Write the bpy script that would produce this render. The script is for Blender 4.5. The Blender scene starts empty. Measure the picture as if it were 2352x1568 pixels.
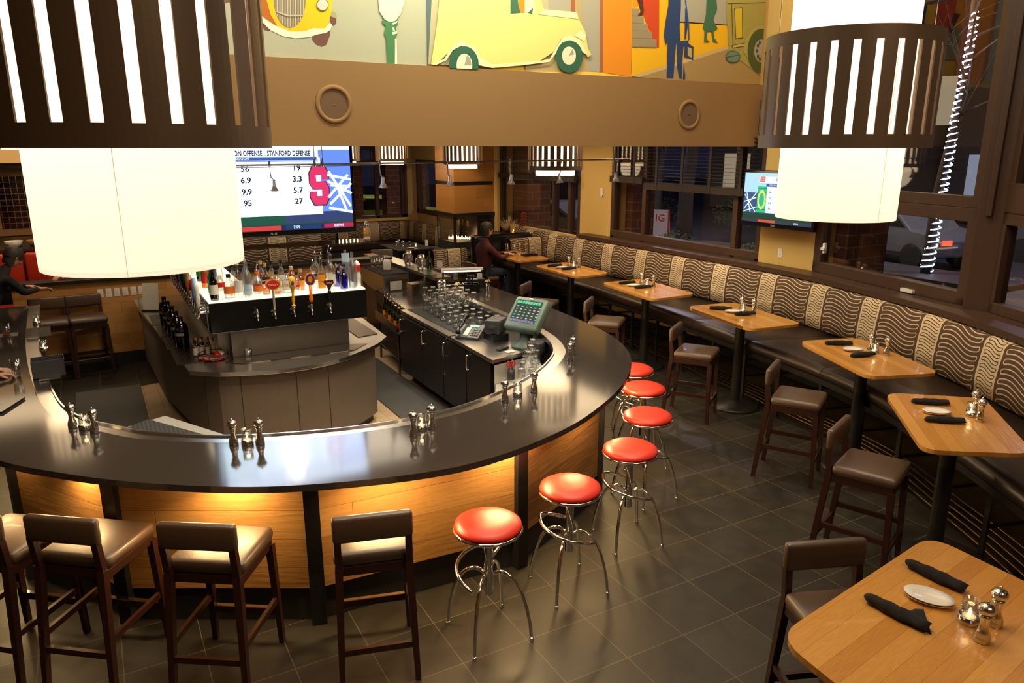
import bpy, math, random
from mathutils import Vector, Matrix
random.seed(7)
sc = bpy.context.scene
C = sc.collection
PI = math.pi
R = math.radians
# ---------------------------------------------------------------- camera, world, exposure
cam = bpy.data.cameras.new('camera'); camo = bpy.data.objects.new('camera', cam); C.objects.link(camo)
sc.camera = camo
cam.sensor_width = 36.0; cam.lens = 36.0*1700/2352; cam.clip_start = 0.05; cam.clip_end = 300
camo.location = (0, 0, 2.85)
camo.rotation_euler = (PI/2-math.atan(444/1700), 0, -R(29.4))
sc.view_settings.view_transform = 'Standard'; sc.view_settings.look = 'None'
sc.view_settings.gamma = 1; sc.view_settings.use_curve_mapping = False
sc.view_settings.exposure = 0.0
sc.cycles.transparent_max_bounces = 40; sc.cycles.caustics_reflective = False; sc.cycles.caustics_refractive = False
w = bpy.data.worlds.new('night'); sc.world = w; w.use_nodes = True
w.node_tree.nodes['Background'].inputs[0].default_value = (0.10, 0.10, 0.22, 1)
w.node_tree.nodes['Background'].inputs[1].default_value = 0.10

WARM = (1.0, 0.72, 0.42); SOFT = (1.0, 0.84, 0.62)
def spot(loc, target, power, angle=70, col=WARM, rad=0.06, blend=0.5):
    l = bpy.data.lights.new('spot_light', 'SPOT'); l.energy = power; l.color = col
    l.spot_size = R(angle); l.spot_blend = blend; l.shadow_soft_size = rad
    o = bpy.data.objects.new('spot_light', l); C.objects.link(o); o.location = loc
    d = Vector(target)-Vector(loc); o.rotation_euler = d.to_track_quat('-Z', 'Y').to_euler(); return o
def point(loc, power, col=WARM, rad=0.05):
    l = bpy.data.lights.new('point_light', 'POINT'); l.energy = power; l.color = col; l.shadow_soft_size = rad
    o = bpy.data.objects.new('point_light', l); C.objects.link(o); o.location = loc; return o
def area(loc, target, power, sx, sy, col=WARM):
    l = bpy.data.lights.new('area_light', 'AREA'); l.shape = 'RECTANGLE'; l.size = sx; l.size_y = sy; l.energy = power; l.color = col
    o = bpy.data.objects.new('area_light', l); C.objects.link(o); o.location = loc
    d = Vector(target)-Vector(loc); o.rotation_euler = d.to_track_quat('-Z', 'Y').to_euler(); return o
# unseen area lights added as fill for the tall bar room and low room
area((2.0, 3.2, 5.9), (2.0, 3.6, 0), 150, 3.0, 2.0, SOFT)
area((5.4, 4.2, 5.9), (5.4, 4.2, 0), 55, 1.6, 3.0, SOFT)
area((2.2, -1.5, 5.2), (3.0, 3.4, 1.0), 60, 2.0, 1.0, WARM)
area((2.2, 9.3, 3.15), (2.2, 9.3, 0), 45, 2.4, 1.8, SOFT)
area((6.2, 9.6, 3.15), (6.2, 9.6, 0), 62, 1.2, 3.8, WARM)
area((5.6, 15.4, 3.15), (5.6, 15.4, 0), 26, 2.0, 3.0, WARM)
area((-0.8, 12.4, 3.0), (-0.8, 12.4, 0), 22, 2.0, 1.2, WARM)
# unseen spots added to brighten bar front, piers, fireplace, partition and banquette
SPOTS = [((1.2, 1.6, 5.8), (1.6, 4.1, 1.0), 260, 50), ((3.2, 2.0, 5.8), (3.4, 4.2, 0.7), 230, 50), ((-0.6, 2.4, 5.8), (0.0, 4.4, 0.8), 210, 50),
         ((6.9, 12.6, 3.2), (7.7, 10.9, 1.6), 40, 60), ((6.4, 6.5, 5.8), (7.76, 6.6, 2.0), 120, 30),
         ((6.3, 13.6, 3.25), (6.7, 14.5, 1.9), 55, 60), ((5.7, 14.1, 3.25), (6.75, 14.9, 2.2), 45, 60),
         ((-.2, 9.7, 3.3), (0.1, 11.1, .7), 70, 85), ((1.6, 5.2, 5.9), (1.5, 7.0, .6), 150, 36),
         ((6.5, 9.6, 3.2), (7.3, 9.3, 0.9), 40, 80), ((6.5, 7.9, 3.2), (7.3, 7.2, 0.9), 45, 80),
         ((6.0, 5.6, 5.5), (6.9, 5.0, 0.8), 120, 45), ((5.0, 3.4, 5.5), (6.3, 3.2, 0.8), 100, 45)]
for a, b, pw, an in SPOTS: spot(a, b, pw, an)
# mural wash
area((1.6, 6.2, 5.9), (1.6, 7.2, 4.2), 58, 3.0, 0.3, (1.0, 0.9, 0.72)); area((3.3, 6.2, 5.9), (3.3, 7.2, 4.2), 80, 0.9, 0.3, (0.96, 1.0, 0.7)); area((5.6, 6.2, 5.9), (5.6, 7.2, 4.2), 52, 3.0, 0.3, (1.0, 0.84, 0.55))
# street lamps outside
area((15.5, 11.5, 7.0), (15.5, 11.5, 0), 420, 1, 1, (1.0, 0.75, 0.45)); area((19.5, 7.5, 7.5), (19.5, 8.5, 0), 420, 1, 1, (0.8, 0.75, 1.0)); area((16, 19.5, 7.0), (16, 19.5, 0), 380, 1, 1, (0.85, 0.75, 0.9)); area((9.5, 26.0, 7.0), (9.0, 25, 0), 300, 1, 1, (0.9, 0.9, 0.7))

# ---------------------------------------------------------------- materials
def nt(m): return m.node_tree.nodes, m.node_tree.links
def mat(name, col, rough=0.5, metal=0.0, emit=None, es=1.0, trans=0.0, ior=1.45, alpha=1.0, coat=0.0, bump=None, spec=None):
    m = bpy.data.materials.new(name); m.use_nodes = True
    n, l = nt(m); b = n['Principled BSDF']
    b.inputs['Base Color'].default_value = (*col, 1); b.inputs['Roughness'].default_value = rough; b.inputs['Metallic'].default_value = metal
    if emit: b.inputs['Emission Color'].default_value = (*emit, 1); b.inputs['Emission Strength'].default_value = es
    if trans: b.inputs['Transmission Weight'].default_value = trans; b.inputs['IOR'].default_value = ior
    if alpha < 1: b.inputs['Alpha'].default_value = alpha
    if coat: b.inputs['Coat Weight'].default_value = coat
    if spec is not None: b.inputs['Specular IOR Level'].default_value = spec
    if bump:
        tc = n.new('ShaderNodeTexCoord'); no = n.new('ShaderNodeTexNoise'); no.inputs['Scale'].default_value = bump[0]; no.inputs['Detail'].default_value = 4
        bu = n.new('ShaderNodeBump'); bu.inputs['Strength'].default_value = bump[1]; bu.inputs['Distance'].default_value = 0.01
        l.new(tc.outputs['Object'], no.inputs['Vector']); l.new(no.outputs['Fac'], bu.inputs['Height']); l.new(bu.outputs['Normal'], b.inputs['Normal'])
    return m
def mth(m, op, a, b=None, c=None):
    n, l = nt(m); x = n.new('ShaderNodeMath'); x.operation = op
    for i, v in enumerate((a, b, c)):
        if v is None: continue
        if isinstance(v, (int, float)): x.inputs[i].default_value = v
        else: l.new(v, x.inputs[i])
    return x.outputs[0]
def mixc(m, f, a, b):
    n, l = nt(m); x = n.new('ShaderNodeMix'); x.data_type = 'RGBA'
    for i, v in ((0, f), (6, a), (7, b)):
        if isinstance(v, (int, float)): x.inputs[i].default_value = v
        elif isinstance(v, tuple): x.inputs[i].default_value = (*v, 1)
        else: l.new(v, x.inputs[i])
    return x.outputs[2]
def coords(m, kind='Object', rot=0, axis='Z'):
    n, l = nt(m); tc = n.new('ShaderNodeTexCoord'); mp = n.new('ShaderNodeMapping'); l.new(tc.outputs[kind], mp.inputs['Vector'])
    mp.inputs['Rotation'].default_value['XYZ'.index(axis)] = rot
    return mp
def wood(name, c1, c2, rough, pw, axis='x', across='z', gs=1.0, plen=2.5, gap=0.0015, kind='Object', var=0.6, coat=0.0):
    """planks running along `axis`, stacked along `across` (plank width pw)"""
    m = mat(name, c1, rough, coat=coat); n, l = nt(m); b = n['Principled BSDF']
    mp = coords(m, kind); sx = n.new('ShaderNodeSeparateXYZ'); l.new(mp.outputs[0], sx.inputs[0])
    ax = {'x': 0, 'y': 1, 'z': 2}; A = sx.outputs[ax[axis]]; W = sx.outputs[ax[across]]
    row = mth(m, 'FLOOR', mth(m, 'DIVIDE', W, pw))
    sh = mth(m, 'MULTIPLY', mth(m, 'FRACT', mth(m, 'MULTIPLY', mth(m, 'SINE', mth(m, 'MULTIPLY', row, 12.9898)), 437.5)), plen)
    col = mth(m, 'FLOOR', mth(m, 'DIVIDE', mth(m, 'ADD', A, sh), plen))
    idx = mth(m, 'FRACT', mth(m, 'MULTIPLY', mth(m, 'SINE', mth(m, 'ADD', mth(m, 'MULTIPLY', row, 7.13), mth(m, 'MULTIPLY', col, 3.71))), 91.7))
    cb = n.new('ShaderNodeCombineXYZ'); l.new(mth(m, 'MULTIPLY', A, 1.3*gs), cb.inputs[0]); l.new(mth(m, 'MULTIPLY', W, 13*gs), cb.inputs[1]); l.new(mth(m, 'MULTIPLY', idx, 40), cb.inputs[2])
    no = n.new('ShaderNodeTexNoise'); no.inputs['Scale'].default_value = 1.6; no.inputs['Detail'].default_value = 6; no.inputs['Distortion'].default_value = 1.2; l.new(cb.outputs[0], no.inputs['Vector'])
    wv = mth(m, 'FRACT', mth(m, 'MULTIPLY', no.outputs['Fac'], 7))
    g = mth(m, 'ADD', mth(m, 'MULTIPLY', wv, 0.28), mth(m, 'MULTIPLY', idx, var))
    c = mixc(m, g, c1, c2)
    fr = mth(m, 'FRACT', mth(m, 'DIVIDE', W, pw)); e1 = mth(m, 'LESS_THAN', fr, gap/pw*1.5)
    fa = mth(m, 'FRACT', mth(m, 'DIVIDE', mth(m, 'ADD', A, sh), plen)); e2 = mth(m, 'LESS_THAN', fa, gap/plen*2)
    e = mth(m, 'MAXIMUM', e1, e2)
    l.new(mixc(m, e, c, tuple(x*0.35 for x in c1)), b.inputs['Base Color'])
    bu = n.new('ShaderNodeBump'); bu.inputs['Strength'].default_value = 0.12; bu.inputs['Distance'].default_value = 0.004
    l.new(wv, bu.inputs['Height']); l.new(bu.outputs['Normal'], b.inputs['Normal']); return m
def tiles(name, c1, c2, grout, tw, tl, ox, oy, rough=0.35, off=0.0, gw=0.004):
    m = mat(name, c1, rough); n, l = nt(m); b = n['Principled BSDF']
    mp = coords(m); sx = n.new('ShaderNodeSeparateXYZ'); l.new(mp.outputs[0], sx.inputs[0])
    X = mth(m, 'DIVIDE', mth(m, 'ADD', sx.outputs[0], ox), tw); Y = mth(m, 'DIVIDE', mth(m, 'ADD', sx.outputs[1], oy), tl)
    ry = mth(m, 'FLOOR', Y); X = mth(m, 'ADD', X, mth(m, 'MULTIPLY', ry, off)); rx = mth(m, 'FLOOR', X)
    ed = mth(m, 'MAXIMUM', mth(m, 'LESS_THAN', mth(m, 'FRACT', X), gw/tw), mth(m, 'LESS_THAN', mth(m, 'FRACT', Y), gw/tl))
    idx = mth(m, 'FRACT', mth(m, 'MULTIPLY', mth(m, 'SINE', mth(m, 'ADD', mth(m, 'MULTIPLY', rx, 5.3), mth(m, 'MULTIPLY', ry, 9.7))), 57.3))
    no = n.new('ShaderNodeTexNoise'); no.inputs['Scale'].default_value = 5; no.inputs['Detail'].default_value = 8; no.inputs['Distortion'].default_value = .6; l.new(mp.outputs[0], no.inputs['Vector'])
    f = mth(m, 'ADD', mth(m, 'MULTIPLY', idx, 0.55), mth(m, 'MULTIPLY', mth(m, 'SUBTRACT', no.outputs['Fac'], 0.25), 0.8))
    l.new(mixc(m, ed, mixc(m, f, c1, c2), grout), b.inputs['Base Color'])
    l.new(mth(m, 'ADD', mth(m, 'MULTIPLY', no.outputs['Fac'], 0.25), rough-0.1), b.inputs['Roughness'])
    bu = n.new('ShaderNodeBump'); bu.inputs['Strength'].default_value = 0.35; bu.inputs['Distance'].default_value = 0.01
    l.new(mth(m, 'SUBTRACT', no.outputs['Fac'], mth(m, 'MULTIPLY', ed, 0.4)), bu.inputs['Height']); l.new(bu.outputs['Normal'], b.inputs['Normal']); return m
def wavefabric(name, dark=(0.075, 0.04, 0.024), cream=(0.62, 0.48, 0.30), brown2=(0.03, 0.015, 0.01)):
    """stripes of serpentine lines, coordinates in metres from the UV map"""
    m = mat(name, dark, 0.8); n, l = nt(m); b = n['Principled BSDF']
    uv = n.new('ShaderNodeUVMap'); uv.uv_map = 'UVMap'; sx = n.new('ShaderNodeSeparateXYZ'); l.new(uv.outputs[0], sx.inputs[0])
    U = sx.outputs[0]; V = sx.outputs[1]; PER = 0.86; WID = 0.60
    f = mth(m, 'MULTIPLY', mth(m, 'FRACT', mth(m, 'DIVIDE', U, PER)), PER)
    nar = mth(m, 'GREATER_THAN', f, WID)
    def serp(x, half, end, sp, amp, lam, lw):
        # x centred coordinate, end = straight half length, sp = line spacing
        wv = mth(m, 'MULTIPLY', mth(m, 'SINE', mth(m, 'MULTIPLY', x, 2*PI/lam)), amp)
        wv = mth(m, 'ADD', wv, mth(m, 'MULTIPLY', x, 0.0))
        y = mth(m, 'DIVIDE', mth(m, 'ADD', V, wv), sp)
        right = mth(m, 'GREATER_THAN', x, 0.0)
        q = mth(m, 'SUBTRACT', y, mth(m, 'ADD', mth(m, 'MULTIPLY', right, 1.0), 0.5))
        dw = mth(m, 'SUBTRACT', mth(m, 'MULTIPLY', mth(m, 'FRACT', mth(m, 'DIVIDE', mth(m, 'ADD', q, 1001.0), 2.0)), 2.0), 1.0)
        xe = mth(m, 'DIVIDE', mth(m, 'MAXIMUM', mth(m, 'SUBTRACT', mth(m, 'ABSOLUTE', x), end), 0.0), sp)
        r = mth(m, 'SQRT', mth(m, 'ADD', mth(m, 'POWER', xe, 2.0), mth(m, 'POWER', dw, 2.0)))
        d = mth(m, 'ABSOLUTE', mth(m, 'SUBTRACT', r, 0.5))
        return mth(m, 'LESS_THAN', d, lw)
    xw = mth(m, 'SUBTRACT', f, WID/2); xn = mth(m, 'SUBTRACT', f, WID+(PER-WID)/2)
    lwid = serp(xw, 0.30, 0.245, 0.042, 0.036, 0.60, 0.115)
    lnar = serp(xn, 0.12, 0.090, 0.030, 0.018, 0.25, 0.14)
    cw = mixc(m, lwid, dark, cream); cn = mixc(m, lnar, cream, brown2)
    l.new(mixc(m, nar, cw, cn), b.inputs['Base Color'])
    return m
M = {}
def mk(k, *a, **kw): M[k] = mat(k, *a, **kw)
mk('steel', (0.56, 0.54, 0.51), 0.28, 1.0, bump=(90, 0.02)); mk('chrome', (0.8, 0.8, 0.8), 0.08, 1.0); mk('steel_dark', (0.20, 0.185, 0.17), 0.34, 1.0)
mk('brushed', (0.62, 0.6, 0.58), 0.22, 1.0)
mk('stone', (0.035, 0.029, 0.026), 0.10, spec=0.9)
n_, l_ = nt(M['stone']); tc_ = n_.new('ShaderNodeTexCoord'); no_ = n_.new('ShaderNodeTexNoise'); no_.inputs['Scale'].default_value = 260; no_.inputs['Detail'].default_value = 2
l_.new(tc_.outputs['Object'], no_.inputs['Vector']); l_.new(mixc(M['stone'], no_.outputs['Fac'], (0.012, 0.010, 0.009), (0.075, 0.062, 0.055)), n_['Principled BSDF'].inputs['Base Color'])
mk('black', (0.012, 0.011, 0.011), 0.4); mk('black_gloss', (0.008, 0.008, 0.009), 0.12); mk('blackmetal', (0.022, 0.02, 0.02), 0.38, 0.3)
mk('toe', (0.018, 0.017, 0.018), 0.55); mk('leather', (0.070, 0.035, 0.018), 0.46, bump=(160, 0.10), spec=1.0, coat=0.05); mk('bench_leather', (0.028, 0.016, 0.011), 0.33, bump=(140, 0.15))
mk('darkwood', (0.030, 0.009, 0.006), 0.35); mk('red', (0.62, 0.035, 0.018), 0.38, bump=(220, 0.1)); mk('redbooth', (0.42, 0.03, 0.015), 0.35)
mk('frame', (0.060, 0.030, 0.018), 0.42); mk('blind', (0.022, 0.014, 0.011), 0.6)
mk('wall_cream', (0.66, 0.45, 0.145), 0.85, bump=(60, 0.05)); mk('wall_gold', (0.42, 0.24, 0.085), 0.85, bump=(60, 0.05)); mk('wall_tan', (0.50, 0.34, 0.15), 0.85)
mk('ceil', (0.30, 0.21, 0.12), 0.9); mk('beam', (0.30, 0.165, 0.06), 0.85, bump=(80, 0.05)); mk('greypanel', (0.17, 0.135, 0.108), 0.55); mk('panelline', (0.03, 0.025, 0.02), 0.8)
mk('cage', (0.17, 0.12, 0.085), 0.42, 0.2); mk('white', (0.8, 0.78, 0.74), 0.35); mk('porcelain', (0.8, 0.76, 0.70), 0.2); mk('napkin', (0.007, 0.0065, 0.007), 0.9, bump=(220, 0.4))
mk('screwsil', (0.5, 0.5, 0.5), 0.3, 1.0); mk('bright_steel', (0.72, 0.69, 0.63), 0.32, 0.45); mk('rubber', (0.016, 0.016, 0.017), 0.75); mk('teal', (0.14, 0.20, 0.17), 0.4); mk('plastic_grey', (0.05, 0.052, 0.056), 0.45)
mk('asphalt', (0.035, 0.032, 0.04), 0.55, bump=(30, 0.3)); mk('sidewalk', (0.10, 0.085, 0.07), 0.8); mk('bark', (0.05, 0.04, 0.035), 0.9, bump=(20, 0.5)); mk('leaf', (0.04, 0.075, 0.02), 0.7); mk('autumn', (0.28, 0.13, 0.03), 0.7)
mk('bulb', (1, 0.9, 0.7), 0.5, emit=(1.0, 0.9, 0.72), es=6.0); mk('headlight', (1, 1, 1), 0.5, emit=(0.85, 0.92, 1.0), es=14); mk('flame', (1, 0.6, 0.2), 0.5, emit=(1.0, 0.62, 0.25), es=14)
mk('glow', (1, 0.98, 0.8), 0.5, emit=(1.0, 0.95, 0.70), es=0.95); mk('wax', (0.75, 0.7, 0.6), 0.5, emit=(1.0, 0.6, 0.25), es=0.35)
mk('carpaint', (0.25, 0.26, 0.30), 0.25, 0.6); mk('cargreen', (0.25, 0.32, 0.04), 0.3); mk('caryellow', (0.6, 0.38, 0.03), 0.3); mk('signwhite', (0.6, 0.55, 0.65), 0.6, emit=(0.6, 0.5, 0.7), es=0.03)
mk('orange', (0.75, 0.17, 0.02), 0.4); mk('amber', (0.75, 0.30, 0.02), 0.35); mk('yellowp', (0.85, 0.45, 0.01), 0.35); mk('orangep', (0.85, 0.22, 0.01), 0.35); mk('maroon', (0.09, 0.01, 0.008), 0.3)
mk('redp', (0.65, 0.02, 0.015), 0.35); mk('greenp', (0.02, 0.30, 0.10), 0.35); mk('bluep', (0.02, 0.06, 0.42), 0.3); mk('paper', (0.78, 0.76, 0.70), 0.7); mk('cork', (0.5, 0.3, 0.13), 0.8); mk('label', (0.70, 0.66, 0.56), 0.6); mk('labelblue', (0.45, 0.58, 0.72), 0.6)
mk('skin', (0.62, 0.33, 0.22), 0.5); mk('cloth_black', (0.012, 0.012, 0.015), 0.9); mk('cloth_maroon', (0.07, 0.012, 0.014), 0.9); mk('hair', (0.02, 0.012, 0.008), 0.6); mk('jeans', (0.02, 0.028, 0.05), 0.9)
mk('flower', (0.85, 0.68, 0.22), 0.6); mk('drygrass', (0.62, 0.45, 0.24), 0.8); mk('bluescreen', (0, 0, 0), 0.3, emit=(0.05, 0.12, 0.8), es=1.0)
def glass(k, col=(1, 1, 1), rough=0.0, a=0.22):
    """thin clear glass: mostly see-through with a glossy surface"""
    m = bpy.data.materials.new(k); m.use_nodes = True; n, l = nt(m); n.remove(n['Principled BSDF']); out = n['Material Output']
    t = n.new('ShaderNodeBsdfTransparent'); t.inputs[0].default_value = (*col, 1); g = n.new('ShaderNodeBsdfGlossy'); g.inputs['Roughness'].default_value = max(rough, 0.03)
    f = n.new('ShaderNodeLayerWeight'); f.inputs[0].default_value = 0.5; mx = n.new('ShaderNodeMixShader')
    l.new(mth(m, 'ADD', mth(m, 'MULTIPLY', mth(m, 'POWER', f.outputs[1], 2.6), 0.85), 0.04+a*0.2), mx.inputs[0]); l.new(t.outputs[0], mx.inputs[1]); l.new(g.outputs[0], mx.inputs[2]); l.new(mx.outputs[0], out.inputs[0]); M[k] = m
glass('glass', (0.93, 0.94, 0.94), a=0.55); glass('pane', (0.80, 0.80, 0.84), a=0.05); glass('glass_frost', (0.75, 0.78, 0.80), 0.35, 1.6); glass('glass_blue', (0.03, 0.03, 0.45), a=0.5); glass('glass_green', (0.12, 0.55, 0.22), a=0.5)
glass('glass_amber', (0.85, 0.42, 0.10), a=0.3); glass('glass_brown', (0.10, 0.03, 0.01), a=0.4); glass('glass_dark', (0.015, 0.012, 0.015), a=0.5); glass('shelf_glass', (0.35, 0.5, 0.45), a=0.5); glass('wine', (0.85, 0.80, 0.45), a=0.2); glass('acrylic', (0.75, 0.72, 0.68), a=0.3)
M['slate'] = tiles('slate', (0.010, 0.0082, 0.006), (0.034, 0.027, 0.019), (0.10, 0.082, 0.055), 0.424, 0.424, -3.658, -3.722, 0.44, gw=0.005)
M['quarry'] = tiles('quarry', (0.42, 0.29, 0.17), (0.55, 0.40, 0.25), (0.2, 0.14, 0.09), 0.15, 0.15, 0, 0, 0.5)
M['brick'] = tiles('brick', (0.14, 0.045, 0.025), (0.22, 0.075, 0.04), (0.16, 0.12, 0.09), 0.20, 0.07, 0, 0, 0.8, 0.5, 0.01)
def brickz(name, axis):
    m = mat(name, (0.2, 0.07, 0.04), 0.85); n, l = nt(m); tc = n.new('ShaderNodeTexCoord'); sp = n.new('ShaderNodeSeparateXYZ'); l.new(tc.outputs['Object'], sp.inputs[0])
    cb = n.new('ShaderNodeCombineXYZ'); l.new(sp.outputs[axis], cb.inputs[0]); l.new(sp.outputs[2], cb.inputs[1]); bt = n.new('ShaderNodeTexBrick'); l.new(cb.outputs[0], bt.inputs[0])
    bt.inputs['Color1'].default_value = (0.22, 0.08, 0.045, 1); bt.inputs['Color2'].default_value = (0.16, 0.055, 0.03, 1); bt.inputs['Mortar'].default_value = (0.30, 0.21, 0.15, 1); bt.inputs['Scale'].default_value = 1.0
    bt.inputs['Brick Width'].default_value = 0.30; bt.inputs['Row Height'].default_value = 0.15; bt.inputs['Mortar Size'].default_value = 0.008; l.new(bt.outputs[0], n['Principled BSDF'].inputs['Base Color']); return m
M['brickY'] = brickz('brickY', 1); M['brickX'] = brickz('brickX', 0)
M['barwood'] = wood('barwood', (0.40, 0.185, 0.048), (0.62, 0.33, 0.11), 0.35, 0.19, 'x', 'z', plen=2.3)
M['wallwood'] = wood('wallwood', (0.44, 0.20, 0.055), (0.66, 0.36, 0.13), 0.4, 0.14, 'x', 'z', plen=1.1)
M['firewood'] = wood('firewood', (0.36, 0.15, 0.03), (0.52, 0.25, 0.07), 0.4, 0.20, 'x', 'z', plen=3.0); M['firewoodY'] = wood('firewoodY', (0.36, 0.15, 0.03), (0.52, 0.25, 0.07), 0.4, 0.20, 'y', 'z', plen=3.0)
M['tablewood'] = wood('tablewood', (0.50, 0.21, 0.038), (0.70, 0.36, 0.085), 0.22, 0.085, 'x', 'y', gs=1.4, plen=4.0, gap=0.0006, var=0.55, coat=0.3)
M['fabric'] = wavefabric('fabric'); M['rackwood'] = mat('rackwood', (0.36, 0.19, 0.08), 0.5)
def matmat(name):
    m = mat(name, (0.014, 0.014, 0.014), 0.6); n, l = nt(m); mp = coords(m); v = n.new('ShaderNodeTexVoronoi'); v.inputs['Scale'].default_value = 34; v.inputs['Randomness'].default_value = 0.0; l.new(mp.outputs[0], v.inputs['Vector'])
    l.new(mixc(m, mth(m, 'GREATER_THAN', v.outputs['Distance'], 0.33), (0.006, 0.006, 0.006), (0.06, 0.058, 0.055)), n['Principled BSDF'].inputs['Base Color']); return m
M['mat'] = matmat('mat')
def ribbed(name, axis, sp, c1, c2, metal=1.0, rough=0.3):
    m = mat(name, c1, rough, metal); n, l = nt(m); mp = coords(m); s = n.new('ShaderNodeSeparateXYZ'); l.new(mp.outputs[0], s.inputs[0])
    l.new(mixc(m, mth(m, 'GREATER_THAN', mth(m, 'FRACT', mth(m, 'DIVIDE', s.outputs[axis], sp)), 0.5), c1, c2), n['Principled BSDF'].inputs['Base Color']); return m
M['drip'] = ribbed('drip', 0, 0.024, (0.16, 0.13, 0.11), (0.03, 0.025, 0.022)); M['drip2'] = ribbed('drip2', 1, 0.014, (0.42, 0.4, 0.38), (0.05, 0.045, 0.04))
# lamp shade: translucent cloth with an even glow painted in as emission
def shade(name, col, es):
    m = mat(name, (0.8, 0.72, 0.58), 0.8, emit=col, es=es); n, l = nt(m); b = n['Principled BSDF']; t = n.new('ShaderNodeBsdfTranslucent'); t.inputs[0].default_value = (0.9, 0.80, 0.66, 1)
    a = n.new('ShaderNodeAddShader'); l.new(b.outputs[0], a.inputs[0]); l.new(t.outputs[0], a.inputs[1]); l.new(a.outputs[0], n['Material Output'].inputs[0]); b.inputs['Base Color'].default_value = (.25, .22, .17, 1); return m
M['shade'] = shade('shade', (1.0, 0.85, 0.69), 0.44); M['shade_small'] = shade('shade_small', (1.0, 0.80, 0.52), 2.4)
M['shade_dim'] = shade('shade_dim', (1.0, 0.62, 0.30), 1.0)

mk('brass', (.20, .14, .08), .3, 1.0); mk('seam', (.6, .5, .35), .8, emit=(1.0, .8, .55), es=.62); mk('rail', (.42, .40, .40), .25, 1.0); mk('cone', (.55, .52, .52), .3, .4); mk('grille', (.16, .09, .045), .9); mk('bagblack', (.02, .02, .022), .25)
mk('waxglow', (.8, .45, .1), .5, emit=(1, .5, .08), es=.9); mk('term_bg', (0, 0, 0), .3, emit=(.05, .07, .06), es=.6); mk('term_green', (0, 0, 0), .3, emit=(.15, .8, .4), es=.9); mk('term_white', (0, 0, 0), .3, emit=(.8, .9, .85), es=.9); mk('term_blue', (0, 0, 0), .3, emit=(.15, .3, .7), es=.8); mk('term_red', (0, 0, 0), .3, emit=(.5, .2, .25), es=.8)
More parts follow.
